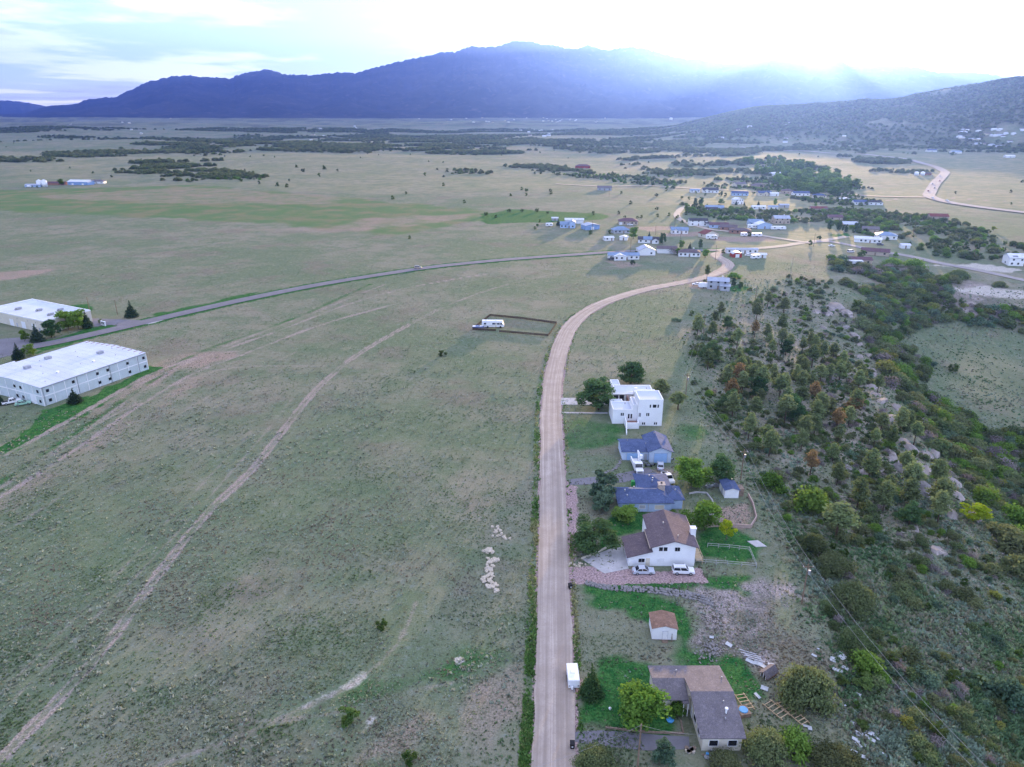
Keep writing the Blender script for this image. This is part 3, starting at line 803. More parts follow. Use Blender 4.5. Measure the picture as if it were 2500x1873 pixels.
def trunk_mesh(name, mat, seed, H, r0, branches, lean=.03):
    r = random.Random(seed); b = MB()
    pts = [(0, 0, -.4)]
    for i in range(1, 6): pts.append((r.uniform(-lean, lean) * H * i / 5, r.uniform(-lean, lean) * H * i / 5, H * i / 5))
    for i in range(5): b.tube(pts[i], pts[i + 1], r0 * (1 - i / 5.6), r0 * (1 - (i + 1) / 5.6), 7, caps=False)
    for i in range(branches):
        t = r.uniform(.35, .95); k = min(4, int(t * 5)); p = Vector(pts[k]).lerp(Vector(pts[k + 1]), t * 5 - k)
        a = r.random() * 2 * pi; L = H * r.uniform(.12, .26)
        b.tube(p, p + Vector((cos(a) * L, sin(a) * L, L * r.uniform(.1, .7))), r0 * .33 * (1.2 - t), .02, 5, caps=False)
    me = b.mesh(name); me.materials.append(mat); me.shade_smooth()
    return me
VEG = {}
def veg_kind(key, mat, nominal, variants, trunk=None):
    VEG[key] = dict(H=nominal, v=[])
    for i, (cl, n, leaf, kw) in enumerate(variants):
        cm = crown_mesh(key + '_crown', mat, 1000 + i * 7 + len(VEG) * 101, cl, n, leaf, **kw)
        tm = trunk_mesh(key + '_trunk', trunk[0], 50 + i, nominal * trunk[1], trunk[2], trunk[3]) if trunk else None
        VEG[key]['v'].append((cm, tm))
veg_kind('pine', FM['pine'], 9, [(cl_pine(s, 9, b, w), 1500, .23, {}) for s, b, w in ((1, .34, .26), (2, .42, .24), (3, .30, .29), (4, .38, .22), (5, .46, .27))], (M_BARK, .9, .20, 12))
veg_kind('brownpine', FM['brown'], 8, [(cl_pine(s, 8, .40, .26), 1100, .22, dict(core=.4)) for s in (6, 7)], (M_BARK, .92, .18, 12))
veg_kind('bigpine', FM['darkpine'], 10, [(cl_dome(s, 10, w, 46, .10, .62), 5200, .21, {}) for s, w in ((11, .40), (12, .36), (13, .44))], (M_BARK, .85, .26, 10))
veg_kind('spruce', FM['spruce'], 9, [(cl_spruce(s, 9, w), 2300, .22, {}) for s, w in ((21, .22), (22, .27), (23, .19))], (M_BARK, .9, .18, 0))
veg_kind('conepine', FM['darkpine'], 9, [(cl_spruce(s, 9, .27, .05, 12), 3800, .19, {}) for s in (25, 26)], (M_BARK, .9, .2, 0))
veg_kind('juniper', FM['juniper'], 3, [(cl_dome(s, 3, w, 18, .02, .8), 1300, .12, {}) for s, w in ((31, .40), (32, .5), (33, .36), (34, .46))], (M_BARK, .6, .12, 3))
veg_kind('leaftree', FM['leaf'], 8, [(cl_dome(s, 8, w, 34, .16, .7), 3600, .20, {}) for s, w in ((41, .42), (42, .46), (43, .36), (44, .5))], (M_GBARK, .75, .2, 9))
veg_kind('yellowtree', FM['yellow'], 4.5, [(cl_dome(51, 4.5, .33, 22, .25, .7), 1500, .14, dict(core=.3))], (M_GBARK, .8, .07, 6))
veg_kind('bluetree', FM['bluebush'], 6, [(cl_dome(s, 6, w, 34, .03, .65), 3400, .17, {}) for s, w in ((56, .36), (57, .42))], (M_GBARK, .7, .15, 6))
veg_kind('oak', FM['oak'], 2.4, [(cl_bush(s, 2.4, w, 20), 800, .155, {}) for s, w in ((61, 3.4), (62, 4.2), (63, 2.8), (64, 5.0))])
veg_kind('oakbig', FM['oak'], 3.4, [(cl_bush(s, 3.4, w, 60), 6200, .14, {}) for s, w in ((66, 7.5), (67, 6.5))])
veg_kind('greenbush', FM['leaf'], 2.4, [(cl_bush(s, 2.4, w, 24), 1200, .135, {}) for s, w in ((71, 3.2), (72, 4.0), (73, 2.6))])
veg_kind('bluebush', FM['bluebush'], 1.8, [(cl_bush(s, 1.8, w, 16), 800, .13, {}) for s, w in ((76, 3.4), (77, 2.6))])
veg_kind('greybush', FM['grey'], 2.2, [(cl_bush(s, 2.2, 2.8, 10), 500, .12, dict(core=.2)) for s in (81, 82)])
veg_kind('autumnbush', FM['autumn'], 2.2, [(cl_bush(s, 2.2, 3.2, 12), 600, .15, {}) for s in (86, 87)])

NAMES = {'pine': 'pine_tree', 'brownpine': 'pine_tree', 'bigpine': 'pine_tree', 'spruce': 'spruce_tree', 'conepine': 'pine_tree', 'juniper': 'juniper', 'leaftree': 'leafy_tree', 'yellowtree': 'young_tree', 'bluetree': 'bushy_tree',
         'oak': 'oak_bush', 'oakbig': 'oak_bush', 'greenbush': 'bush', 'bluebush': 'bush', 'greybush': 'bush', 'autumnbush': 'bush'}
def plant(key, loc, h, label, cat=None, group=None, wide=1.0, parts=True, rz=None, var=None):
    v = VEG[key]; k = h / v['H']
    cm, tm = v['v'][rng.randrange(len(v['v'])) if var is None else var]
    rz = rng.random() * 2 * pi if rz is None else rz
    cat = cat or ('bush' if 'bush' in NAMES[key] else 'tree')
    if tm is None or not parts:
        o = link(NAMES[key], cm); o.location = loc; o.rotation_euler = (0, 0, rz); o.scale = (k * wide, k * wide, k)
        return tag(o, label, cat, group)
    o = thing(NAMES[key], label, cat, loc, rz, group); o.scale = (k * wide, k * wide, k)
    link('trunk', tm, o); link('crown', cm, o)
    return o
def plant_px(key, px, py, hpx, label, group=None, wide=1.0, parts=True, cat=None, var=None, wpx=None):
    """base at a source pixel; crown height (and width) given in source pixels at that distance"""
    p = P(px, py); dep = (p.y * CP - (p.z - CAM_H) * SP); m = dep / FPX
    ang = math.atan2(CAM_H - p.z, hypot(p.x, p.y))
    var = rng.randrange(len(VEG[key]['v'])) if var is None else var
    cm = VEG[key]['v'][var][0]
    if not hasattr(plant_px, 'dim'): plant_px.dim = {}
    if cm.name not in plant_px.dim:
        co = np.zeros(len(cm.vertices) * 3); cm.vertices.foreach_get('co', co); co = co.reshape(-1, 3); plant_px.dim[cm.name] = (np.ptp(co[:, 0]) + np.ptp(co[:, 1])) / 2 * .93
    mw = plant_px.dim[cm.name] / VEG[key]['H']              # crown width per metre of height
    if wpx:
        W = wpx * m; h = max((hpx * m - .62 * W * sin(ang)) / cos(ang), W * (.38 if 'bush' in NAMES[key] else .62)); wide = W / (mw * h)
    else: h = hpx * m / (cos(ang) + .62 * mw * wide * sin(ang))
    return plant(key, p, h, label, cat, group, wide, parts, var=var)

# -- scattered masses by geometry nodes (one object each, kind = stuff)
def scatter_object(name, pts, scl, rot, keys, label, cat):
    srcs = []
    for kk in keys:
        for cm, tm in VEG[kk]['v']:
            s = bpy.data.objects.new('source_' + NAMES[kk], cm); srcs.append(s)
    coll = bpy.data.collections.new(name + '_sources')
    for s in srcs: coll.objects.link(s)
    me = bpy.data.meshes.new(name)
    me.vertices.add(len(pts)); me.vertices.foreach_set('co', np.asarray(pts, np.float32).ravel())
    for nm, data in (('scl', scl), ('rot', rot)):
        at = me.attributes.new(nm, 'FLOAT', 'POINT'); at.data.foreach_set('value', np.asarray(data, np.float32))
    o = link(name, me)
    ng = bpy.data.node_groups.new(name, 'GeometryNodeTree')
    ng.interface.new_socket('Geometry', in_out='INPUT', socket_type='NodeSocketGeometry')
    ng.interface.new_socket('Geometry', in_out='OUTPUT', socket_type='NodeSocketGeometry')
    gi, go = ng.nodes.new('NodeGroupInput'), ng.nodes.new('NodeGroupOutput')
    ci = ng.nodes.new('GeometryNodeCollectionInfo'); ci.inputs['Collection'].default_value = coll
    ci.inputs['Separate Children'].default_value = True; ci.inputs['Reset Children'].default_value = True
    ip = ng.nodes.new('GeometryNodeInstanceOnPoints'); ip.inputs['Pick Instance'].default_value = True
    a1 = ng.nodes.new('GeometryNodeInputNamedAttribute'); a1.data_type = 'FLOAT'; a1.inputs['Name'].default_value = 'scl'
    a2 = ng.nodes.new('GeometryNodeInputNamedAttribute'); a2.data_type = 'FLOAT'; a2.inputs['Name'].default_value = 'rot'
    cx = ng.nodes.new('ShaderNodeCombineXYZ'); ng.links.new(a2.outputs[0], cx.inputs[2])
    L = ng.links.new
    L(gi.outputs[0], ip.inputs['Points']); L(ci.outputs[0], ip.inputs['Instance'])
    L(a1.outputs[0], ip.inputs['Scale']); L(cx.outputs[0], ip.inputs['Rotation'])
    L(ip.outputs[0], go.inputs[0])
    md = o.modifiers.new('scatter', 'NODES'); md.node_group = ng
    return tag(o, label, cat, kind='stuff')

BLOCK = []      # footprints to keep clear: (x, y, radius)
def clear_of(X, Y, road_pad=1.0, blocks=True):
    ok = np.ones(X.shape, bool)
    for k, c in ROADC.items():
        w = ROADW[k][1] / 2 + road_pad
        for i in range(0, len(c) - 1, 2):
            a, b = c[i], c[min(i + 2, len(c) - 1)]
            sel = (X > min(a[0], b[0]) - w) & (X < max(a[0], b[0]) + w) & (Y > min(a[1], b[1]) - w) & (Y < max(a[1], b[1]) + w)
            if sel.any():
                j = np.nonzero(sel)[0]; ok[j] &= segdist(a, b, X[j], Y[j]) > w
    if blocks:
        for bx, by, br in BLOCK: ok &= (X - bx) ** 2 + (Y - by) ** 2 > br * br
    return ok
def world_samples(polyV, per_m2, seed):
    p = WP(polyV); r = np.random.default_rng(seed)
    x0, y0 = p.min(0); x1, y1 = p.max(0)
    n = int((x1 - x0) * (y1 - y0) * per_m2)
    X, Y = r.uniform(x0, x1, n), r.uniform(y0, y1, n)
    k = inside(p, X, Y)
    return X[k], Y[k]
def thin(X, Y, dmin, taken=None):
    grid = {}; keep = []
    for i, (x, y) in enumerate(zip(X, Y)):
        g = (int(x // dmin), int(y // dmin)); okk = True
        for a in (-1, 0, 1):
            for b in (-1, 0, 1):
                for q in grid.get((g[0] + a, g[1] + b), ()):
                    if (q[0] - x) ** 2 + (q[1] - y) ** 2 < dmin * dmin: okk = False
        if okk: grid.setdefault(g, []).append((x, y)); keep.append(i)
    return np.array(keep, int)

# ------------------------------------------------------------------ building kit
def shingle(name, a, b, scale=1.0, rough=.9):
    """asphalt shingles: fine courses and granule speckle"""
    m, nt = newmat(name); v = objpos(nt)
    n1 = noise(nt, 7 * scale, 2, .6, v); n2 = noise(nt, .5, 4, .6, v); n3 = noise(nt, 2.2, 3, .6, v)
    wv = N(nt, 'ShaderNodeTexWave', bands_direction='Z'); wv.inputs['Scale'].default_value = 5.5; wv.inputs['Distortion'].default_value = 1.5
    nt.links.new(v, wv.inputs['Vector'])
    c = mixc(nt, mrange(nt, n2, .3, .7), a, b)
    c = mixc(nt, mrange(nt, n1, .35, .7, 0, .6), c, tuple(q * .55 for q in a))
    c = mixc(nt, mrange(nt, n3, .5, .7, 0, .45), c, tuple(min(1, q * 1.4) for q in b))
    c = mixc(nt, mrange(nt, wv.outputs['Fac'], .05, .3, .25, 0), c, tuple(q * .5 for q in a))
    finish(nt, c, rough, .1, 0, n1, .4, .03)
    return m
def ribbed(name, col, rough=.45, metal=.0, scale=3.0):
    """standing-seam metal sheet"""
    m, nt = newmat(name); v = objpos(nt)
    wv = N(nt, 'ShaderNodeTexWave', bands_direction='X'); wv.inputs['Scale'].default_value = scale
    nt.links.new(v, wv.inputs['Vector'])
    n2 = noise(nt, .4, 4, .6, v)
    c = mixc(nt, mrange(nt, n2, .3, .7), tuple(q * .8 for q in col), tuple(min(1, q * 1.1) for q in col))
    c = mixc(nt, mrange(nt, wv.outputs['Fac'], .8, 1, 0, .35), c, tuple(q * .6 for q in col))
    finish(nt, c, rough, .4, metal, wv.outputs['Fac'], .25, .03)
    return m
RM = {
 'brown': shingle('brown_shingle', (.125, .098, .108), (.165, .128, .135)),
 'greybrown': shingle('grey_brown_shingle', (.150, .135, .145), (.195, .175, .185)),
 'blue': shingle('slate_blue_shingle', (.070, .098, .185), (.105, .138, .25)),
 'red': shingle('red_shingle', (.17, .06, .055), (.23, .085, .075)),
 'dark': shingle('charcoal_shingle', (.055, .055, .068), (.085, .085, .10)),
 'tanbrown': shingle('tan_brown_shingle', (.22, .135, .095), (.33, .20, .14)),
 'bluemetal': ribbed('blue_metal_roof', (.15, .235, .37)),
 'palemetal': ribbed('pale_metal_roof', (.62, .64, .70)),
 'greymetal': ribbed('grey_metal_roof', (.33, .37, .46)),
 'purple': shingle('maroon_shingle', (.13, .075, .09), (.17, .10, .115)),
 'membrane': plain('white_roof_membrane', (.56, .60, .68), .8, .07, .12, .15, fine=.9),
}
WM = {
 'white': plain('white_siding', (.80, .80, .79), .75, .05, .5),
 'stucco': plain('white_stucco', (.82, .82, .81), .9, .04, .4, .1, fine=6),
 'cream': plain('cream_siding', (.66, .60, .48), .8, .06, .5),
 'tan': plain('tan_siding', (.47, .38, .29), .8, .08, .5),
 'blue': plain('pale_blue_siding', (.42, .54, .72), .75, .06, .5),
 'steelblue': ribbed('blue_steel_siding', (.25, .38, .62), .5),
 'grey': plain('grey_siding', (.42, .43, .46), .8, .08, .5),
 'brick': plain('tan_brick', (.36, .20, .15), .9, .15, 2.5, .1),
 'red': plain('red_barn_siding', (.33, .05, .045), .8, .12, .6),
 'concrete': plain('concrete_panel', (.56, .62, .61), .85, .09, .15),
 'wood': plain('weathered_wood', (.26, .19, .14), .9, .25, 2.0),
 'darkwood': plain('dark_brown_boards', (.085, .058, .042), .9, .3, 1.5),
 'paleboard': plain('pale_sheet_board', (.46, .48, .49), .8, .10, 1.2),
 'lumber': plain('raw_lumber', (.50, .38, .24), .85, .15, 2.0),
}
M_WHITE = plain('white_paint', (.80, .80, .80), .45, .05, .8, .4)
M_TRIM = plain('white_trim', (.78, .78, .78), .6, .05, 1.5)
M_GLASS = (lambda: (lambda m, nt: (finish(nt, (.018, .02, .026), .08, .6), m)[1])(*newmat('window_glass')))()
M_DOORBLUE = plain('pale_blue_door', (.34, .52, .78), .6, .05, .7)
M_DARK = plain('dark_rubber', (.02, .02, .022), .8, .2, 3)
M_STEEL = plain('dull_steel', (.42, .43, .45), .45, .12, 1.5, .5, .6)
M_CONC = plain('pale_concrete', (.47, .45, .44), .9, .10, .5, .1, fine=5)
M_STONE = plain('pale_boulder', (.56, .48, .37), .92, .22, 1.2, .08)
M_GSTONE = plain('grey_stone', (.26, .245, .235), .92, .25, 1.2, .08)
M_PINKW = plain('pink_block', (.45, .33, .28), .9, .12, 1.0, .1)
M_POLE = plain('weathered_pole', (.24, .17, .12), .9, .2, 1.5, .1)
M_WIRE = plain('aluminium_wire', (.34, .34, .35), .95, .05, 1, .02)
M_SOLAR = plain('solar_glass', (.03, .04, .07), .15, .1, 2, .6)
M_TUB = plain('blue_plastic', (.08, .32, .62), .4, .05, 2)
M_GREEN = plain('green_plastic', (.05, .42, .08), .5, .05, 2)

def window(root, x, y, z, w, h, face='f', pane_mat=None, frame=True, proud=.035):
    """window centred at x (or y), sill at z; face f/b = front/back (y), l/r = side (x)"""
    t = .05
    def bx(b, u0, u1, z0, z1, d0, d1):
        if face in 'fb':
            s = -1 if face == 'f' else 1; a, c = sorted((y + s * d0, y + s * d1)); b.box(x + u0, x + u1, a, c, z0, z1)
        else:
            s = -1 if face == 'l' else 1; a, c = sorted((x + s * d0, x + s * d1)); b.box(a, c, y + u0, y + u1, z0, z1)
    f = MB(); fw = .09
    if frame:
        bx(f, -w / 2 - fw, w / 2 + fw, z - fw, z, -.02, t); bx(f, -w / 2 - fw, w / 2 + fw, z + h, z + h + fw, -.02, t)
        bx(f, -w / 2 - fw, -w / 2, z, z + h, -.02, t); bx(f, w / 2, w / 2 + fw, z, z + h, -.02, t)
        fo = f.obj('window', M_TRIM, root)
        p = MB(); bx(p, -w / 2, w / 2, z, z + h, -.02, .02)
        p.obj('pane', pane_mat or M_GLASS, fo)
    else:
        bx(f, -w / 2, w / 2, z, z + h, -.02, proud); f.obj('window', pane_mat or M_GLASS, root)
def door(root, x, y, w, h, face='f', mat=None, z=0.0, name='door'):
    b = MB()
    if face == 'f': b.box(x - w / 2, x + w / 2, y - .045, y + .02, z, z + h)
    elif face == 'b': b.box(x - w / 2, x + w / 2, y - .02, y + .045, z, z + h)
    elif face == 'r': b.box(x - .02, x + .045, y - w / 2, y + w / 2, z, z + h)
    else: b.box(x - .045, x + .02, y - w / 2, y + w / 2, z, z + h)
    d = b.obj(name, mat or M_TRIM, root)
    k = MB()
    if name == 'door' and face == 'f':
        k.box(x + w * .34, x + w * .42, y - .10, y - .04, z + h * .46, z + h * .52); k.obj('handle', M_STEEL, d)
    return d
def gable_x(wb, rb, x0, x1, y0, y1, z, rise, oh=.4, th=.16, base=0.0, ridge=.5):
    """walls with gable ends at x0/x1, ridge along x at fraction `ridge` of the depth"""
    ym = y0 + (y1 - y0) * ridge
    if wb: wb.profile_x([(y0, base), (y1, base), (y1, z), (ym, z + rise), (y0, z)], x0, x1)
    s0, s1 = rise / (ym - y0), rise / (y1 - ym)
    a0, a1 = y0 - oh, y1 + oh; za, zb = z - s0 * oh, z - s1 * oh
    rb.profile_x([(a0, za + .02), (ym, z + rise + .02), (ym, z + rise + th), (a0, za + th)], x0 - oh, x1 + oh)
    rb.profile_x([(ym, z + rise + .02), (a1, zb + .02), (a1, zb + th), (ym, z + rise + th)], x0 - oh, x1 + oh)
def gable_y(wb, rb, x0, x1, y0, y1, z, rise, oh=.4, th=.16, base=0.0, ridge=.5, front_oh=None):
    xm = x0 + (x1 - x0) * ridge
    if wb: wb.profile_y([(x0, base), (x1, base), (x1, z), (xm, z + rise), (x0, z)], y0, y1)
    s0, s1 = rise / (xm - x0), rise / (x1 - xm)
    a0, a1 = x0 - oh, x1 + oh; za, zb = z - s0 * oh, z - s1 * oh
    f = oh if front_oh is None else front_oh
    rb.profile_y([(a0, za + .02), (xm, z + rise + .02), (xm, z + rise + th), (a0, za + th)], y0 - f, y1 + oh)
    rb.profile_y([(xm, z + rise + .02), (a1, zb + .02), (a1, zb + th), (xm, z + rise + th)], y0 - f, y1 + oh)
def hip(rb, x0, x1, y0, y1, z, rise, oh=.5, th=.14):
    x0 -= oh; x1 += oh; y0 -= oh; y1 += oh
    w, d = x1 - x0, y1 - y0; ym = (y0 + y1) / 2; xm = (x0 + x1) / 2
    if w >= d: a, b = (x0 + d / 2, ym), (x1 - d / 2, ym)
    else: a, b = (xm, y0 + w / 2), (xm, y1 - w / 2)
    vs = [(x0, y0, z), (x1, y0, z), (x1, y1, z), (x0, y1, z), (a[0], a[1], z + rise), (b[0], b[1], z + rise)]
    vs += [(x0, y0, z - th), (x1, y0, z - th), (x1, y1, z - th), (x0, y1, z - th)]
    if w >= d: top = [(0, 1, 5, 4), (1, 2, 5), (2, 3, 4, 5), (3, 0, 4)]
    else: top = [(0, 1, 4), (1, 2, 5, 4), (2, 3, 5), (3, 0, 4, 5)]
    rb.add(vs, top + [(6, 7, 1, 0), (7, 8, 2, 1), (8, 9, 3, 2), (9, 6, 0, 3), (9, 8, 7, 6)])
def slab(root, name, pts, z0, z1, mat): return MB().prism(pts, z0, z1).obj(name, mat, root)
def chimney(root, x, y, z0, z1, s=.7, mat=None):
    b = MB().box(x - s / 2, x + s / 2, y - s / 2, y + s / 2, z0, z1); b.box(x - s * .6, x + s * .6, y - s * .6, y + s * .6, z1, z1 + .12)
    return b.obj('chimney', mat or WM['stucco'], root)
def vent(root, x, y, z, r=.08, h=.4): return MB().tube((x, y, z - .2), (x, y, z + h), r, r, 8).tube((x, y, z + h), (x, y, z + h + .08), r * 1.5, r * 1.3, 8).obj('roof_vent', M_STEEL, root)
def block(x, y, r): BLOCK.append((x, y, r))

# ================================================================== near houses (local axes = world axes)
def H(name, label, x, y, cat='house', z=0.0, rz=0.0, group=None):
    return thing(name, label, cat, (x, y, z), rz, group)

# -- L-shaped house at the bottom of the picture
def house_front():
    r = H('house', 'L-shaped low house with grey-brown shingle roof beside the big leafy tree', 23.4, 81.0)
    w, rf = MB(), MB()
    w.profile_x([(.9, -.1), (15, -.1), (15, 3.0), (7.8, 4.75), (.9, 3.0)], 5.7, 11.7)
    w.profile_x([(8.9, -.1), (15, -.1), (15, 3.0), (11.7, 3.82), (8.9, 3.0)], .25, 5.7)
    w.obj('wall', WM['cream'], r)
    R = MB()
    R.profile_x([(.35, 2.92), (7.8, 4.80), (7.8, 4.96), (.35, 3.08)], 5.15, 12.1)
    R.profile_x([(7.8, 4.80), (15.5, 2.93), (15.5, 3.09), (7.8, 4.96)], 5.15, 12.1)
    R.profile_x([(7.9, 2.90), (11.65, 3.86), (11.65, 4.02), (7.9, 3.06)], -.2, 5.15)
    R.profile_x([(11.65, 3.86), (15.5, 2.93), (15.5, 3.09), (11.65, 4.02)], -.2, 5.15)
    ro = R.obj('roof', RM['greybrown'], r)
    MB().box(4.1, 5.15, 7.35, 7.9, 2.76, 2.9).obj('porch_roof', RM['greybrown'], r)
    for x, y, z in ((4.2, 13.5, 3.55), (10.0, 6.0, 4.35), (9.6, 3.2, 3.7), (11.3, 11.5, 4.0)): vent(r, x, y, z)
    MB().tube((10.0, 4.3, 3.9), (10.0, 4.3, 4.9), .16, .16, 10).tube((10.0, 4.3, 4.9), (10.0, 4.3, 5.05), .3, .26, 10).obj('flue', M_WHITE, r)
    window(r, 5.7, 3.2, 1.0, 1.2, 1.1, 'l'); window(r, 5.7, 5.6, 1.0, 1.4, 1.1, 'l'); door(r, 5.7, 7.6, .9, 2.0, 'l')
    window(r, 7.4, .9, 1.0, 1.3, 1.1, 'f'); window(r, 10.3, .9, 1.0, 1.3, 1.1, 'f')
    for x in (4.3, 5.0): MB().box(x - .06, x + .06, 7.5, 7.62, 0, 2.76).obj('porch_post', M_TRIM, r)
    MB().box(.18, .26, 8.9, 15, 2.7, 2.95).obj('fascia', M_TRIM, r)
    block(28, 85, 8); block(30, 92, 9)
house_front()

def shed_front():
    r = H('shed', 'small white shed with tan brown gable roof alone on the lawn', 25.95, 106.4, 'shed', rz=-.05)
    w, rf = MB(), MB(); gable_y(w, rf, 0, 4.5, 0, 4.2, 2.65, .62, .2, .1, .15)
    w.obj('wall', WM['white'], r); rf.obj('roof', RM['tanbrown'], r)
    MB().box(.1, 4.4, .05, 4.15, -.05, .15).obj('skid_base', WM['wood'], r)
    d = door(r, 2.35, 0, .95, 1.85, 'f', M_WHITE, .2)
    MB().box(1.85, 1.9, -.06, -.02, .2, 2.05).box(2.83, 2.88, -.06, -.02, .2, 2.05).box(1.85, 2.88, -.06, -.02, 2.05, 2.1).obj('door_frame', WM['grey'], r)
    MB().box(1.8, 2.9, -.75, -.05, 0, .1).box(1.8, 2.9, -.4, -.05, .1, .2).obj('step', WM['wood'], r)
    block(28.2, 108.5, 4)
    for i, (x, lean) in enumerate(((29.4, .16), (29.65, -.14))):
        b = MB(); b.add([(-.04, 0, 0), (.04, 0, 0), (.04 + lean, .28, 1.7), (-.04 + lean, .28, 1.7), (-.04, .05, 0), (.04, .05, 0), (.04 + lean, .33, 1.7), (-.04 + lean, .33, 1.7)], [(0, 1, 2, 3), (4, 7, 6, 5), (0, 4, 5, 1), (1, 5, 6, 2), (2, 6, 7, 3), (3, 7, 4, 0)])
        tag(b.obj('plank', WM['wood'], loc=(x, 105.75, 0)), ('dark plank leaning against the white shed, the one nearer its door', 'dark plank leaning against the white shed, the one nearer its corner')[i], 'plank')
shed_front()

def house_brown():
    r = H('house', 'white two-storey house with brown gable roof and two cars in front', 24.9, 129.0)
    w = MB()
    w.profile_y([(5.1, -.1), (14.35, -.1), (14.35, 4.9), (9.7, 6.35), (5.1, 4.9)], .3, 12.3)
    w.profile_y([(0.15, -.1), (5.1, -.1), (5.1, 3.75), (0.15, 2.35)], .3, 7.4)
    w.obj('wall', WM['stucco'], r)
    R = MB()
    R.profile_y([(4.5, 4.74), (9.7, 6.37), (9.7, 6.55), (4.5, 4.92)], -.2, 7.0)
    R.profile_y([(5.0, 4.90), (9.7, 6.37), (9.7, 6.55), (5.0, 5.08)], 7.0, 12.8)
    R.profile_y([(9.7, 6.37), (14.9, 4.76), (14.9, 4.94), (9.7, 6.55)], -.2, 12.8)
    R.profile_y([(-.35, 2.24), (5.15, 3.80), (5.15, 3.96), (-.35, 2.40)], -.15, 7.9)
    R.obj('roof', RM['brown'], r)
    MB().profile_y([(4.42, 4.70), (4.52, 4.72), (4.52, 4.90), (4.42, 4.88)], -.2, 7.0).obj('gutter', WM['tan'], r)
    MB().profile_y([(14.9, 4.72), (15.0, 4.70), (15.0, 4.9), (14.9, 4.92)], -.2, 12.8).obj('gutter', WM['tan'], r)
    for x, z, ww in ((6.9, 4.0, .9), (6.9 + 1.0, 4.0, .9)): window(r, x, .3, z - .2, ww - .1, .95, 'f')
    for x in (10.15, 10.75): window(r, x, .3, 3.75, .5, .95, 'f')
    for x in (2.6, 3.3): window(r, x, .3, 1.0, .6, .9, 'f')
    for x in (6.7, 7.4): window(r, x, .3, 1.0, .55, .9, 'f', M_TRIM)
    door(r, 4.3, .3, .9, 2.0, 'f', WM['cream'])
    door(r, .15, 3.8, 4.6, 2.1, 'l', M_TRIM, name='garage_door')
    chimney(r, 14.7, 5.0, 0, 6.6, 1.1)
    vent(r, 8.6, 7.2, 6.2, .12); vent(r, 10.8, 2.2, 6.1, .1)
    D = MB().box(14.9, 16.4, .9, 5.6, .9, 1.05)
    for y in (1.0, 3.2, 5.5): D.box(16.2, 16.35, y - .06, y + .06, 0, 1.9)
    D.box(16.22, 16.32, 1, 5.5, 1.8, 1.9); D.obj('deck', WM['lumber'], r)
    block(32, 135, 10)
    s = tag(MB().prism([(15.4, 131.6), (19.6, 126.6), (25.0, 128.3), (24.9, 137.0), (23.6, 136.6)], .0, .06).obj('concrete_pad', M_CONC), 'concrete driveway pad left of the brown-roofed house', 'driveway', kind='structure')
    wl = MB(); pts = [(15.2, 131.8), (19.2, 134.4), (22.0, 136.6), (24.7, 137.4)]
    for a, b in zip(pts, pts[1:]):
        dx, dy = b[0] - a[0], b[1] - a[1]; L = hypot(dx, dy); nx, ny = -dy / L * .14, dx / L * .14
        wl.prism([(a[0] - nx, a[1] - ny), (b[0] - nx, b[1] - ny), (b[0] + nx, b[1] + ny), (a[0] + nx, a[1] + ny)], -.1, [.35 + .03 * i for i in (0, 4, 4, 0)])
    tag(wl.obj('garden_wall', WM['cream']), 'low cream wall curving round the concrete pad', 'wall')
house_brown()

def house_bluehip():
    r = H('house', 'pale blue house with slate-blue hip roof behind the brown-roofed house', 25.8, 150.9)
    w = MB().box(.6, 13.2, .6, 7.2, -.1, 2.6).box(6.4, 14.2, 7.0, 14.4, -.1, 2.65).box(13.2, 16.1, 2.0, 8.0, -.1, 2.65)
    w.obj('wall', WM['blue'], r)
    R = MB(); hip(R, .4, 13.2, .5, 7.4, 2.75, 1.75, .5); hip(R, 6.2, 14.2, 6.0, 14.6, 2.82, 1.9, .4); hip(R, 12.0, 16.2, 2.0, 8.2, 2.70, 1.5, .4)
    R.obj('roof', RM['blue'], r)
    c = chimney(r, 11.3, 5.2, 2.5, 5.2, 1.5, plain('tan_stone', (.50, .40, .32), .9, .15, 2)); MB().box(11.1, 11.5, 5.0, 5.4, 5.3, 5.6).obj('flue', M_DARK, c)
    for x, y, z in ((2.0, 3.4, 4.3), (2.4, 2.0, 3.6), (4.6, 5.6, 3.9), (9.6, 8.2, 4.3), (9.9, 9.2, 4.4), (9.2, 10.4, 4.5), (14.6, 4.2, 3.9)): vent(r, x, y, z, .14, .3)
    window(r, 6.0, .6, .9, 1.4, .9, 'f', WM['grey']); window(r, 10.2, .6, .7, 2.2, 1.1, 'f', WM['cream']); window(r, 2.6, .6, .9, 1.2, 1.0, 'f')
    MB().box(7.4, 7.5, .45, .58, 0, 2.6).obj('downspout', WM['grey'], r)
    block(33, 156, 11)
house_bluehip()

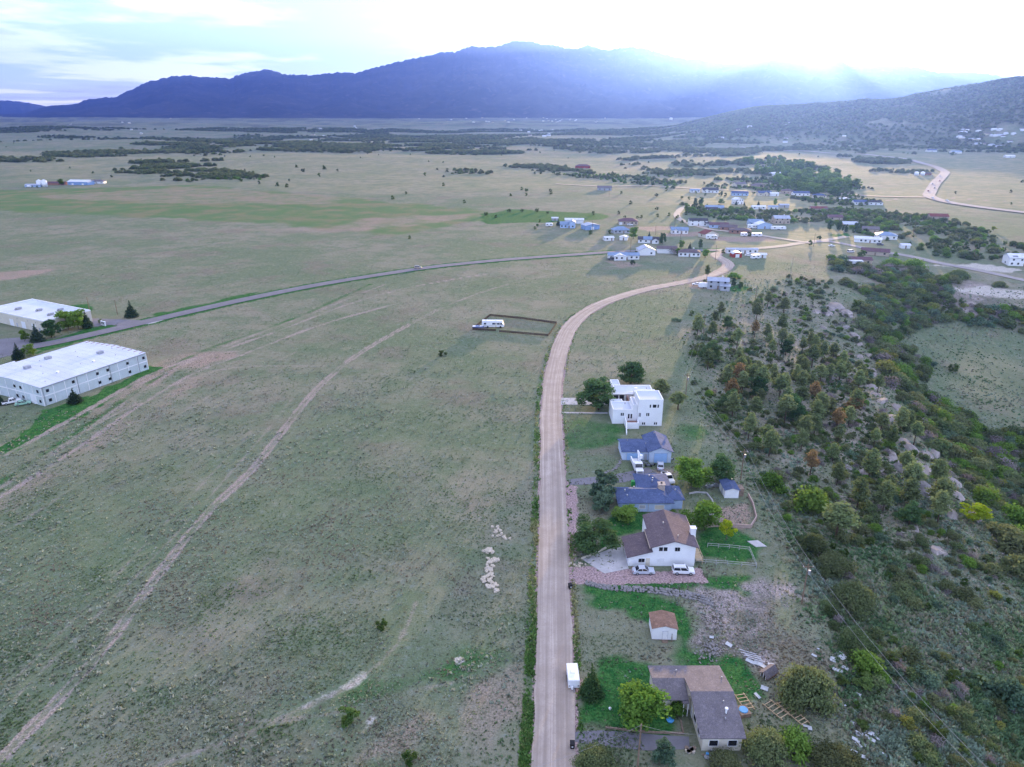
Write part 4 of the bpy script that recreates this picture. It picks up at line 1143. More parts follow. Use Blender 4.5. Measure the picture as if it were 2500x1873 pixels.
def garage_blue():
    r = H('garage', 'pale garage with two blue overhead doors and slate roof', 30.6, 177.4, 'garage')
    w, R = MB(), MB()
    gable_y(w, R, 7.6, 13.6, 0, 10, 3.55, 1.25, .55, .16)
    gable_x(w, R, .3, 7.6, 1.5, 9.2, 2.75, 1.0, .4, .15)
    w.obj('wall', plain('ice_blue_siding', (.55, .64, .76), .75, .05, .5), r); R.obj('roof', RM['blue'], r)
    door(r, 3.7, 1.5, 4.3, 2.15, 'f', M_DOORBLUE, name='garage_door'); door(r, 10.7, 0, 3.6, 2.9, 'f', M_DOORBLUE, name='garage_door')
    door(r, 6.8, 1.5, .85, 2.0, 'f', WM['grey'])
    for q in ((8.8, 8.88, -.07, -.02, 0, 2.92), (12.52, 12.6, -.07, -.02, 0, 2.92), (8.8, 12.6, -.07, -.02, 2.92, 3.0), (1.47, 1.55, 1.43, 1.48, 0, 2.2), (5.85, 5.93, 1.43, 1.48, 0, 2.2)): MB().box(*q).obj('door_frame', WM['grey'], r)
    vent(r, 2.3, 6.5, 3.6); vent(r, 10.2, 8.6, 4.9); vent(r, 7.2, 4.4, 3.6)
    block(37, 182, 9)
garage_blue()

def house_pueblo():
    r = H('house', 'white pueblo-style stucco house with stepped flat roofs', 31.4, 202.2, z=1.1)
    st = WM['stucco']
    b = MB()
    def mass(x0, x1, y0, y1, z0, z1, par=.35):
        """stucco box with a parapet round a sunken roof"""
        b.box(x0, x1, y0, y1, z0, z1); t = .3
        b.box(x0, x1, y0, y0 + t, z1, z1 + par); b.box(x0, x1, y1 - t, y1, z1, z1 + par)
        b.box(x0, x0 + t, y0 + t, y1 - t, z1, z1 + par); b.box(x1 - t, x1, y0 + t, y1 - t, z1, z1 + par)
        MB().box(x0 + t, x1 - t, y0 + t, y1 - t, z1 + .005, z1 + .03).obj('roof_deck', RM['membrane'], r)
    mass(7.6, 15.1, 0, 7.6, -2.5, 7.4)
    mass(0, 6.2, 1.6, 8.4, -2.5, 3.4)
    mass(6.2, 7.6, 1.6, 8.4, -2.5, 4.9)
    mass(2.6, 15.3, 15.6, 22.4, -2.5, 3.5); mass(2.4, 5.2, 22.4, 27.6, -2.5, 3.5)
    mass(8.5, 15.4, 7.6, 15.6, -2.5, 4.6); mass(0, 4.0, 8.4, 10.2, -2.5, 3.4)
    b.box(.1, 8.5, 15.0, 15.6, 3.3, 3.6)
    b.box(4.0, 7.7, -2.3, -2.0, -3.2, .9); b.box(3.7, 4.0, -2.3, 1.6, -3.2, 1.1); b.box(7.45, 7.75, -2.0, 0, -3.2, .9)
    b.prism([(3.1, -6.8), (3.35, -6.8), (3.95, -2.0), (3.7, -2.0)], -3.2, [-.6, -.6, 1.1, 1.1])
    b.obj('wall', st, r)
    MB().box(4.0, 7.45, -2.0, 1.6, -.4, -.1).obj('terrace_floor', WM['brick'], r)
    for x in (11.2, 12.5, 13.6):
        window(r, x, 0, 5.0, 1.1 if x == 12.5 else .4, 1.0, 'f', frame=False)
    for x in (10.3, 10.85): window(r, x, 0, 2.2, .38, 1.0, 'f', frame=False)
    for x in (7.95, 8.3): window(r, x, 0, 2.0, .2, 1.2, 'f', frame=False)
    for x in (9.2, 9.75, 12.9, 13.45): window(r, x, 0, -.7, .38, .75, 'f', frame=False)
    for x in (2.7, 3.25): window(r, x, 1.6, 1.6, .4, .95, 'f', frame=False)
    for x in (5.0, 5.8): window(r, x, 1.6, .7, .5, 1.5, 'f', frame=False)
    for i in range(3): window(r, 1.0 + i * 1.9, 15.6, .6, 1.5, 2.3, 'f', frame=False)
    MB().box(6.2, 6.4, 8.45, 14.9, 0, 3.4).obj('courtyard_wall', WM['brick'], r)
    chimney(r, 11.9, 9.6, 4.6, 6.2, .9); chimney(r, 9.2, 15.2, 4.0, 5.6, .8)
    for x, y in ((13.2, 17.8), (9.5, 18.5), (4.2, 5.0)): vent(r, x, y, 4.3 if x != 13.2 else 4.3, .15)
    block(39, 213, 16)
    tag(MB().prism([(10.5, 219.2), (33, 218.8), (33, 224.6), (10.2, 225.2)], -.02, .07).obj('driveway', M_CONC), 'pale concrete driveway left of the pueblo-style house', 'driveway', kind='structure')
    tag(MB().prism([(11.5, 212.0), (31, 211.6), (31, 212.6), (11.5, 213.0)], -.02, .07).obj('footpath', M_CONC), 'narrow concrete path left of the pueblo-style house', 'path', kind='structure')
house_pueblo()

def shed_yard():
    r = H('shed', 'white yard shed with slate gable roof by the walled yard', 53.8, 158.0, 'shed', tz(55, 160))
    w, R = MB(), MB(); gable_y(w, R, 0, 3.5, 0, 5.0, 2.3, .55, .25, .1, -.6)
    w.obj('wall', WM['white'], r); R.obj('roof', RM['blue'], r)
    MB().box(3.5, 5.2, 1.0, 3.4, 1.9, 2.0).box(3.55, 5.1, .95, 1.05, -.4, 1.9).obj('lean_to', WM['wood'], r)
    door(r, 0, 2.5, 1.2, 1.9, 'l', WM['grey'])
    block(55.5, 160.5, 4)
shed_yard()

# ================================================================== warehouses
def warehouse(name, label, ox, oy, ang, L, D, hgt, z=0.0):
    r = thing(name, label, 'warehouse', (ox, oy, z), ang)
    return r
def warehouse_near():
    a = atan2(36.2, 17.2)
    r = warehouse('warehouse', 'long pale two-storey warehouse with square dark windows and white roof', -155.0, 218.0, a, 40, 33, 6.5)
    Lx, D, h = 40.0, 33.0, 6.4          # x runs along the side that faces the road, y away from it
    w = MB(); w.profile_x([(0, -.6), (D, -.6), (D, h), (D / 2, h + .7), (0, h)], 0, Lx); w.obj('wall', WM['concrete'], r)
    R = MB(); R.profile_x([(-.12, h - .02), (D / 2, h + .72), (D / 2, h + .84), (-.12, h + .12)], -.12, Lx + .12); R.profile_x([(D / 2, h + .72), (D + .12, h - .02), (D + .12, h + .12), (D / 2, h + .84)], -.12, Lx + .12)
    R.obj('roof', RM['membrane'], r)
    nb = 10
    for i in range(nb + 1):
        x = i * Lx / nb; MB().box(x - .14, x + .14, -.09, -.005, -.5, h - .05).obj('pilaster', WM['white'], r)
    MB().box(.14, Lx - .14, -.06, -.004, 3.05, 3.45).obj('band', WM['white'], r)
    MB().box(-.06, -.004, .1, D, 3.05, 3.45).obj('band', WM['white'], r)
    for i in range(0, 8):
        y = i * D / 7; MB().box(-.09, -.005, y - .14, y + .14, -.5, h - .05).obj('pilaster', WM['white'], r)
    up = (2.0, 11.0, 20.0, 24.0, 32.0, 38.8); lo = (2.2, 20.2, 24.2, 32.3, 38.8)
    for x in up: window(r, x, 0, 4.3, .95, 1.0, 'f', frame=False, proud=.13)
    for x in lo: window(r, x, 0, .9, .95, 1.0, 'f', frame=False, proud=.13)
    for y in (2.0, 11.0, 14.2): window(r, 0, y, 4.3, .95, 1.0, 'l', frame=False, proud=.13); window(r, 0, y - .3, .9, .95, 1.0, 'l', frame=False, proud=.13)
    door(r, 0, 5.2, 3.0, 3.2, 'l', M_WHITE, name='overhead_door')
    for x, y in ((11, 7.5), (24, 7.0)):
        z = h + .85 * y / (D / 2) + .0; MB().tube((x, y, z - .3), (x, y, z + .5), .35, .35, 10).tube((x, y, z + .5), (x, y, z + .75), .6, .5, 10).obj('roof_fan', M_WHITE, r)
    for i in range(11):
        y = 1.0 + i * 3.0; z = h + .15 + .7 * (1 - abs(y - D / 2) / (D / 2)); MB().box(Lx - 1.9, Lx - .2, y - .1, y + .1, z, z + .12).obj('roof_rail', WM['brick'], r)
    for i in range(1, 13):
        x = i * Lx / 13
        MB().profile_x([(.2, h + .135), (D / 2 - .1, h + .845), (D / 2 - .1, h + .862), (.2, h + .152)], x - .03, x + .03).obj('roof_seam', RM['membrane'], r)
        MB().profile_x([(D / 2 + .1, h + .845), (D - .2, h + .135), (D - .2, h + .152), (D / 2 + .1, h + .862)], x - .03, x + .03).obj('roof_seam', RM['membrane'], r)
    MB().box(0, Lx, -.30, -.13, h - .12, h + .05).obj('gutter', M_STEEL, r)
    for x in (.5, 12.4, 24.8, 36.2): MB().box(x - .06, x + .06, -.24, -.12, -.3, h - .12).obj('downspout', M_STEEL, r)
    for x, y in ((8, 20), (18, 24), (30, 12)):
        z = h + .85 * (1 - abs(y - D / 2) / (D / 2)); u = MB().box(x, x + 2.0, y, y + 1.5, z - .1, z + 1.0).obj('roof_unit', M_STEEL, r)
    for i in range(9):
        x, y = 4 + i * 4.1, 3.5 + (i * 7.3) % 24; z = h + .85 * (1 - abs(y - D / 2) / (D / 2)); vent(r, x, y, z, .12, .3)
    MB().box(4, 12, D - .4, D - .1, h + .1, h + .7).obj('parapet', WM['white'], r)
    block(-160, 245, 26)
warehouse_near()
def warehouse_far():
    a = atan2(.886, .463)
    r = warehouse('warehouse', 'white flat-roofed warehouse behind dark trees at the left edge', -203.8, 299.6, a, 20, 45, 5.4)
    Lx, D, h = 21.0, 45.0, 5.2
    MB().box(0, Lx, 0, D, -.8, h).obj('wall', WM['cream'], r)
    MB().box(-.05, Lx + .05, -.05, .3, h, h + .5).box(-.05, Lx + .05, D - .3, D + .05, h, h + .5).box(-.05, .3, .3, D - .3, h, h + .5).box(Lx - .3, Lx + .05, .3, D - .3, h, h + .5).obj('parapet', WM['white'], r)
    MB().box(.3, Lx - .3, .3, D - .3, h, h + .06).obj('roof', RM['membrane'], r)
    for x, y in ((7, 8), (9, 20), (6, 31), (14, 12)):
        u = MB().box(x, x + 2.2, y, y + 1.2, h + .3, h + 1.1)
        for k in range(3): u.box(x - .6 + k * .2, x - .5 + k * .2, y + .2, y + .9, h + .1, h + .8)
        u.obj('roof_unit', M_STEEL, r)
    for y in (9, 17, 26): door(r, 0, y, 3.0, 3.4, 'l', M_WHITE, -.2, name='overhead_door')
    for y in (5, 22): door(r, 0, y, 1.0, 2.1, 'l', WM['grey'], -.2)
    for y in (7, 13, 21): window(r, 0, y, 3.9, .3, .3, 'l', frame=False)
    block(-212, 325, 30)
    lot = [P(*p) for p in V((195, 688), (298, 692), (312, 693), (268, 706), (240, 702), (205, 706))]
    tag(MB().prism([(p.x, p.y) for p in lot[::-1]], -.5, [p.z + .09 for p in lot[::-1]]).obj('parking_lot', M_ASPH), 'asphalt forecourt beside the far warehouse', 'pavement', kind='structure')
    ap = [P(*p) for p in V((268, 706), (312, 693), (352, 692), (330, 699))]
    tag(MB().prism([(p.x, p.y) for p in ap[::-1]], -.5, [p.z + .15 for p in ap[::-1]]).obj('driveway_apron', M_CONC), 'pale concrete apron where the warehouse drive meets the road', 'pavement', kind='structure')
    lot = [P(*p) for p in V((-30, 735), (60, 728), (95, 742), (70, 758), (-30, 780))]
    tag(MB().prism([(p.x, p.y) for p in lot[::-1]], -.5, [p.z + .08 for p in lot[::-1]]).obj('parking_lot', M_ASPH), 'dark asphalt yard in front of the far warehouse', 'pavement', kind='structure')
    p = P(253, 795); s = thing('monument_sign', 'white monument sign with dark plate beside the warehouse drive', 'sign', p, -.5)
    MB().box(-1.6, 1.6, -.2, .2, 0, 1.9).box(-1.75, 1.75, -.3, .3, 1.9, 2.05).obj('sign_body', WM['white'], s); MB().box(-.9, .9, -.24, -.19, .7, 1.6).obj('sign_plate', M_GLASS, s); MB().box(-.45, .45, -.26, -.235, 1.0, 1.3).obj('emblem', M_WHITE, s)
warehouse_far()

# ================================================================== village houses
def vh(label, px, py, w, d, h, rz, wall, roof, style='gx', rise=1.5, wins=3, name='house', cat=None, doors=1, garage=0, chim=False, wings=(), group=None, oh=.45):
    """house whose front wall's middle stands at a source pixel; w along the front, d deep; wings: (style,x0,x1,y0,y1,h,rise,roof)"""
    p = P(px, py)
    r = thing(name, label, cat or ('house' if name == 'house' else name.replace('_', ' ')), p, radians(rz), group)
    W, R = MB(), MB(); x0, x1 = -w / 2, w / 2
    def mass(wb, rb, st, x0, x1, y0, y1, h, rise):
        if st == 'gx': gable_x(wb, rb, x0, x1, y0, y1, h, rise, oh, .15, -1.2)
        elif st == 'gy': gable_y(wb, rb, x0, x1, y0, y1, h, rise, oh, .15, -1.2)
        elif st == 'hip': wb.box(x0, x1, y0, y1, -1.2, h); hip(rb, x0, x1, y0, y1, h + .14, rise, oh)
        elif st == 'shed': wb.profile_x([(y0, -1.2), (y1, -1.2), (y1, h + rise), (y0, h)], x0, x1); rb.profile_x([(y0 - oh, h - .1), (y1 + oh, h + rise + .08), (y1 + oh, h + rise + .22), (y0 - oh, h + .05)], x0 - oh, x1 + oh)
        elif st == 'arch':
            n = 8; arc = [((x0 + x1) / 2 - cos(pi * i / n) * (x1 - x0) / 2, h + sin(pi * i / n) * rise) for i in range(n + 1)]
            wb.profile_y([(x0, -1.2), (x1, -1.2)] + [(a, b) for a, b in arc[::-1]], y0, y1)
            for (a, b), (c, e) in zip(arc, arc[1:]): rb.profile_y([(a, b + .01), (c, e + .01), (c, e + .12), (a, b + .12)], y0 - .1, y1 + .1)
        else: wb.box(x0, x1, y0, y1, -1.2, h); rb.box(x0 - .1, x1 + .1, y0 - .1, y1 + .1, h + .01, h + .2)
    mass(W, R, style, x0, x1, 0, d, h, rise)
    W.obj('wall', WM[wall], r); R.obj('roof', RM[roof], r)
    for (st, a, b, c, e, hh, rr, rf) in wings:
        w2, r2 = MB(), MB(); mass(w2, r2, st, a, b, c, e, hh, rr); w2.obj('wing_wall', WM[wall], r); r2.obj('wing_roof', RM[rf], r)
    fy = min([0] + [q[3] for q in wings])
    slots = wins + doors + garage; k = 0
    for i in range(slots):
        x = x0 + w * (i + .5) / max(1, slots)
        yy = min([0] + [q[3] for q in wings if q[1] - .6 < x < q[2] + .6])
        if i < garage: door(r, x, yy, min(2.6, w / slots * .85), 2.2, 'f', M_TRIM, name='garage_door')
        elif i == slots // 2 and doors: door(r, x, yy, .95, 2.05, 'f', WM['wood'])
        else: window(r, x, yy, .95, 1.2, 1.15, 'f', frame=False)
    if h > 4.2:
        for i in range(3): window(r, x0 + w * (i + .5) / 3, 0, 3.5, 1.1, 1.1, 'f', frame=False)
    if wins: window(r, x1, d * .5, 1.0, 1.2, 1.1, 'r', frame=False); window(r, x0, d * .5, 1.0, 1.2, 1.1, 'l', frame=False)
    if chim: chimney(r, x0 + w * .7, d * .55, h, h + rise + .7, .7)
    block(p.x + sin(-radians(rz)) * d / 2, p.y + d / 2, max(w, d) * .62)
    return r
vh('blue-roofed two-storey house with pale porch at the far field edge', 1385, 557, 12, 8, 3.0, -6, 'blue', 'bluemetal', 'gx', 1.8, 3, chim=False, wings=(('gy', 1.5, 6.4, -1.0, 8, 4.8, 1.3, 'bluemetal'),))
vh('blue steel workshop with pale ridge beside the blue-roofed house', 1447, 561, 12.5, 9, 3.4, 22, 'steelblue', 'greymetal', 'gy', 1.3, 0, 'workshop', doors=0, garage=1)
vh('long white metal barn behind the blue-roofed house', 1402, 546, 16, 7, 3.0, -4, 'white', 'palemetal', 'gx', 1.1, 0, 'barn', doors=0)
vh('small grey shed left of the blue-roofed house', 1355, 539, 5.5, 4, 2.2, 0, 'grey', 'palemetal', 'gx', .7, 0, 'shed')
vh('tan house with dark maroon hip roof and gravel drive', 1534, 549, 16, 9, 2.9, -3, 'tan', 'purple', 'hip', 2.1, 3, garage=1)
vh('grey house under a bright blue roof beside dark round tree', 1518, 570, 13, 8, 2.5, 8, 'grey', 'bluemetal', 'hip', 2.3, 3)
vh('small pale outbuilding with low blue-white roof at field edge', 1488, 588, 7, 5, 2.2, 12, 'white', 'palemetal', 'gx', .8, 1, 'outbuilding', doors=1)
vh('white one-door outbuilding between the pale outbuilding and the tall dark tree', 1522, 587, 6, 5, 2.3, -14, 'white', 'palemetal', 'gy', .9, 0, 'outbuilding')
vh('white bungalow with dark split gables and blue middle roof', 1583, 594, 15, 8, 2.6, -10, 'white', 'dark', 'gx', 1.5, 3, wings=(('gy', 2.6, 7.2, -1.6, 6, 2.5, 1.2, 'dark'), ('gx', -3.5, 2.2, .2, 7, 2.75, 1.55, 'bluemetal')))
vh('tall white gable-fronted workshop beside the asphalt road', 1580, 624, 11, 9, 3.6, 4, 'white', 'greymetal', 'gy', 2.2, 1, 'workshop', doors=0, garage=1)
vh('long white storage building with brown roof, right of the gable workshop', 1628, 619, 13, 8, 3.2, -8, 'white', 'brown', 'gx', 1.2, 0, 'storage building', doors=0)
vh('long manufactured home with bright blue roof and white front gable', 1523, 634, 20, 7, 2.8, -1, 'white', 'bluemetal', 'gx', 1.2, 5, wings=(('gy', -6.5, 1.2, -2.6, 4, 2.6, 1.2, 'palemetal'),))
vh('white ranch house with red-brown hip roof under trees', 1683, 627, 14, 8, 2.7, -8, 'white', 'brown', 'hip', 1.7, 4, chim=True)
vh('long grey mobile home with flat pale roof', 1812, 619, 21, 5, 2.7, -2, 'white', 'greymetal', 'gx', .6, 5)
vh('small red shed with arched pale roof', 1800, 629, 6.2, 5.5, 2.2, 6, 'red', 'palemetal', 'arch', 1.1, 0, 'shed', garage=1, doors=0)
vh('little white shed at the end of the grey mobile home', 1861, 630, 5, 4.2, 2.2, -10, 'white', 'palemetal', 'gx', .7, 0, 'shed')
vh('two-storey grey cabin with blue metal roof and timber porch by the road bend', 1752, 707, 11, 8, 4.6, -14, 'grey', 'greymetal', 'gx', 1.2, 2, chim=True, wings=(('shed', 1.2, 6.2, -2.2, 0, 2.5, .7, 'greymetal'),))
vh('white cottage with blue roof on bare red gravel', 1659, 571, 13, 8, 2.8, -7, 'white', 'bluemetal', 'gx', 1.9, 3, wings=(('gy', -5.0, -1.5, -1.0, 5, 2.7, 1.1, 'bluemetal'),))
vh('pale house with red roof and motorhome parked in front', 1737, 580, 13, 8, 2.8, 22, 'cream', 'red', 'gy', 2.3, 2)
vh('white two-storey house with charcoal roof at the village back', 1705, 552, 15, 8, 4.4, -3, 'white', 'dark', 'gx', 1.6, 2, wings=(('gx', 5, 10, -2, 4, 2.6, .9, 'dark'),))
vh('low brown house with maroon roof, left of two in a row', 1755, 557, 15, 8, 2.6, -10, 'blue', 'purple', 'gx', 1.4, 2)
vh('low brick house with brown-purple roof, middle of the row', 1778, 563, 13, 8, 2.6, -16, 'brick', 'brown', 'gx', 1.6, 2)
vh('flat brown brick bungalow near the white camper', 1807, 571, 16, 9, 2.6, -12, 'brick', 'brown', 'hip', 1.3, 3)
vh('blue house with steep dark blue roof behind the parked motorhome', 1846, 552, 12, 8, 3.2, -4, 'blue', 'bluemetal', 'gx', 2.0, 2)
vh('pale blue gable barn right of the steep-roofed blue house', 1867, 559, 12, 9, 3.4, 8, 'blue', 'palemetal', 'gy', 2.0, 0, 'barn')
vh('beige two-storey house with grey roof at the end of the row', 1909, 547, 13, 9, 4.6, -2, 'tan', 'greymetal', 'gx', 2.0, 3, chim=True)
vh('house with long white metal roof and carport by the lane', 2118, 593, 18, 8, 2.7, -22, 'white', 'palemetal', 'gx', 1.2, 4, garage=1)
vh('house with wide blue roof behind the white-roofed house', 2165, 585, 14, 10, 2.9, -16, 'white', 'bluemetal', 'hip', 2.0, 2)
vh('tiny white shed at the brush edge right of the blue-roofed house', 2211, 607, 6, 4.5, 2.3, -6, 'white', 'palemetal', 'gx', .9, 0, 'shed')
vh('tan house with maroon roof half hidden by bushes, farther of two', 2136, 624, 17, 8, 2.7, -24, 'tan', 'purple', 'gx', 1.6, 2)
vh('pinkish house with maroon roof and camper in front, nearer of two', 2100, 645, 14, 7, 2.8, -10, 'tan', 'purple', 'gx', 1.3, 2)
def white_tall():
    r = vh('tall white house with solar panel on its roof at the right edge', 2492, 650, 15, 9, 5.4, -8, 'stucco', 'palemetal', 'gx', 1.9, 3)
    b = MB().profile_x([(.6, 6.0), (2.6, 6.42), (2.6, 6.5), (.6, 6.08)], -5.5, -2.5); b.obj('solar_panel', M_SOLAR, r)
white_tall()
vh('low house with grey solar roof among dark trees', 2079, 556, 12, 7, 2.6, -4, 'tan', 'greymetal', 'shed', 1.3, 2)
vh('house with rusty red roof and clutter between the trees', 2000, 516, 15, 8, 2.7, -8, 'tan', 'red', 'gx', 1.5, 2, wings=(('gx', 4, 12, -3, 3, 2.4, 1.0, 'brown'),))
vh('white house with blue roof below the highway turning, left one', 2101, 500, 13, 8, 2.8, -4, 'white', 'blue', 'gx', 1.6, 2)
vh('white house with dark roof below the highway turning, right one', 2138, 501, 14, 8, 2.8, -8, 'white', 'dark', 'hip', 1.7, 2)
vh('red-roofed house deep in the oak brush at right', 2293, 537, 15, 9, 3.0, -10, 'tan', 'red', 'gx', 1.9, 2)
vh('small brown house with grey roof behind the blue-roofed house', 2125, 568, 12, 8, 2.7, -20, 'tan', 'greybrown', 'gx', 1.6, 1)
vh('maroon roof peeping out of dark trees', 2040, 538, 12, 8, 2.7, -8, 'tan', 'purple', 'gx', 1.6, 1)
vh('white house with dark hip roof along the sunlit far lane', 1735, 471, 18, 10, 3.0, -4, 'white', 'dark', 'gx', 2.4, 3, wings=(('gy', -7.5, -2.5, -1.5, 6, 2.9, 1.7, 'dark'),))
vh('small pale blue-roofed cabin left of the sunlit far lane houses', 1697, 470, 11, 7, 2.5, -2, 'white', 'bluemetal', 'gx', 1.2, 2)
vh('grey house with long roof on the sunlit loop lane', 1807, 478, 18, 9, 2.8, -6, 'blue', 'blue', 'gx', 1.7, 3)
vh('pale house with grey double gable on the far lane', 1868, 478, 15, 9, 3.0, 0, 'cream', 'blue', 'gx', 2.0, 2, wings=(('gy', -2.2, 3.0, -1.2, 6, 3.0, 1.6, 'blue'),))
vh('small white garage beside the double-gable house', 1891, 479, 9, 7, 2.8, 0, 'white', 'palemetal', 'gx', 1.1, 0, 'garage', garage=1)
vh('tan house with pinkish roof behind a dark spruce on the far lane', 1924, 473, 13, 9, 3.2, -4, 'tan', 'brown', 'hip', 1.9, 2)
vh('white house with blue roof at the right end of the far lane', 1957, 478, 18, 9, 2.9, -4, 'white', 'blue', 'gx', 1.7, 3)
vh('grey-roofed pale house where the far lane meets the cottonwoods', 2002, 484, 13, 8, 2.8, -8, 'cream', 'blue', 'hip', 1.7, 2)
vh('pale house with wide grey roof on the sunlit slope', 1809, 456, 15, 9, 3.2, 14, 'cream', 'greybrown', 'gx', 2.2, 2)
vh('brown-roofed house on the sunlit slope right of the pale one', 1850, 459, 16, 9, 3.0, -6, 'tan', 'brown', 'hip', 2.0, 2)
vh('dark-roofed house at the edge of the bright cottonwoods', 1930, 449, 16, 9, 3.0, -4, 'cream', 'dark', 'gx', 2.0, 2)
vh('long white-roofed barn glowing beside the cottonwood gulch', 1900, 429, 20, 10, 3.2, 10, 'white', 'palemetal', 'gx', 1.5, 0, 'barn')
vh('cluttered white house with blue metal roof inside the tree belt', 1745, 515, 17, 9, 3.0, -6, 'white', 'bluemetal', 'gx', 1.8, 3, wings=(('gx', -8, 2, -4, 2, 2.4, 1.2, 'dark'),))
vh('tall narrow white house between two dark spruces', 1806, 499, 9, 8, 4.6, 20, 'white', 'palemetal', 'gy', 1.9, 1)
vh('low white building with pale roof at the tree belt right end', 1853, 511, 13, 6, 2.4, -3, 'white', 'palemetal', 'gx', .9, 2)
vh('small blue-roofed shelter next to the low white building', 1888, 512, 9, 6, 2.8, -2, 'white', 'bluemetal', 'gx', .8, 1, 'shelter')
vh('green-grey shed right of the blue-roofed shelter', 1915, 507, 9, 6, 2.4, -2, 'grey', 'greymetal', 'gx', .9, 0, 'shed')
vh('small pale shed under trees near the highway spur, left one', 2058, 492, 8, 6, 2.4, 4, 'cream', 'palemetal', 'gx', .9, 0, 'shed')
vh('small pale shed under trees near the highway spur, right one', 2068, 491, 7, 6, 2.4, -4, 'white', 'greymetal', 'gy', .9, 0, 'shed')
vh('dark red house alone behind the brush hedge', 1423, 411, 26, 12, 3.4, -4, 'red', 'purple', 'hip', 2.8, 3)
vh('lone grey house with small porch in the open field', 1476, 465, 17, 9, 3.0, -4, 'grey', 'greybrown', 'gx', 2.0, 2)
# left farmstead
vh('blue-roofed barn of the far left farm', 190, 452, 30, 14, 4.2, -8, 'steelblue', 'palemetal', 'gx', 2.2, 0, 'barn', garage=2, doors=0)
vh('pale farmhouse right of the blue-roofed barn', 231, 449, 24, 10, 3.0, 6, 'white', 'greybrown', 'hip', 2.2, 3)
vh('long low grey shed left of the white silos', 80, 457, 20, 8, 2.6, 4, 'blue', 'greymetal', 'gx', 1.2, 0, 'shed')
vh('long rusty shed right of the white silos', 137, 452, 24, 9, 2.8, -2, 'brick', 'purple', 'gx', 1.4, 0, 'shed')
for i, px in enumerate((98, 110)):
    p = P(px, 456); s = thing('grain_silo', ('left of the two white grain silos at the far left farm', 'right of the two white grain silos at the far left farm')[i], 'silo', p)
    MB().tube((0, 0, -.5), (0, 0, 7.6), 3.4, 3.4, 20).obj('tank', M_WHITE, s, True); MB().tube((0, 0, 7.6), (0, 0, 9.4), 3.5, .4, 20).obj('cone_roof', RM['palemetal'], s)
p = P(71, 458); s = thing('fuel_tank', 'small white tank left of the grain silos', 'tank', p); MB().tube((-2, 0, 1.5), (2, 0, 1.5), 1.3, 1.3, 12).obj('tank', M_WHITE, s, True); MB().box(-1.6, -1.2, -.9, .9, -.3, .6).box(1.2, 1.6, -.9, .9, -.3, .6).obj('cradle', M_STEEL, s)
for i, px in enumerate((2237, 2252)):
    p = P(px, 428); s = thing('water_tank', ('left one of the two white tanks in the right-hand field', 'right one of the two white tanks in the right-hand field')[i], 'tank', p)
    MB().tube((0, 0, -.5), (0, 0, 4.5), 3, 3, 16).obj('tank', M_WHITE, s, True); MB().tube((0, 0, 4.5), (0, 0, 5.4), 3.05, .3, 16).obj('cone_roof', M_WHITE, s)
vh('small dark hay shed next to the two white tanks', 2266, 428, 10, 6, 2.6, 0, 'brick', 'brown', 'gx', 1.2, 0, 'shed')
p = P(1638, 293); s = thing('water_tower', 'big white water tank on the far wooded rise', 'tank', p); MB().tube((0, 0, -2), (0, 0, 16), 12, 12, 24).obj('tank', M_WHITE, s, True); MB().tube((0, 0, 16), (0, 0, 19), 12.2, 1, 24).obj('dome_roof', M_WHITE, s)
# far houses: too small to show parts
def far_house(px, py, w, label, group, wall, roof):
    p = P(px, py); b = MB(); rb = MB(); gable_x(b, rb, -w / 2, w / 2, 0, w * .6, 3.0, 1.8, .4, .2, -4)
    for v, f in ((rb.v, rb.f),): b.add(v, f, 1)
    o = b.obj('far_house', [wall, roof], loc=p, rz=rng.uniform(-.5, .5)); tag(o, label, 'house', group)
rows = ([(rng.uniform(2340, 2500), rng.uniform(315, 362)) for _ in range(26)], 'tiny pale house on the wooded hillside at far right', 'hillside houses at far right'), \
       ([(rng.gauss(1300, 110), rng.uniform(287, 300)) for _ in range(34)] + [(rng.gauss(1310, 50), rng.uniform(318, 334)) for _ in range(16)], 'tiny pale house of the far town below the mountains', 'far town houses'), \
       ([(rng.uniform(1690, 2120), rng.uniform(300, 350)) for _ in range(9)], 'tiny pale house low on the hazy sunlit hill', 'houses on the hazy hill'), \
       ([(rng.uniform(150, 900), rng.uniform(288, 345)) for _ in range(14)], 'tiny white farm building on the far left plain', 'far plain farm buildings')
for pts, lab, grp in rows:
    for q in pts: far_house(q[0], q[1], rng.uniform(9, 15), lab, grp, WM[rng.choice(['white', 'white', 'stucco', 'cream'])], RM[rng.choice(['palemetal', 'greymetal', 'brown', 'palemetal'])])
vh('white farmhouse near the foot of the wooded hill, left of two', 2276, 371, 20, 12, 3.4, -4, 'white', 'blue', 'gx', 2.2, 0)
vh('white farmhouse near the foot of the wooded hill, right of two', 2336, 375, 20, 12, 3.4, -4, 'white', 'bluemetal', 'gx', 2.2, 0)
vh('pale farm shed below the hillside trees at far right', 2467, 385, 18, 9, 3.0, 0, 'white', 'palemetal', 'gx', 1.6, 0, 'shed')

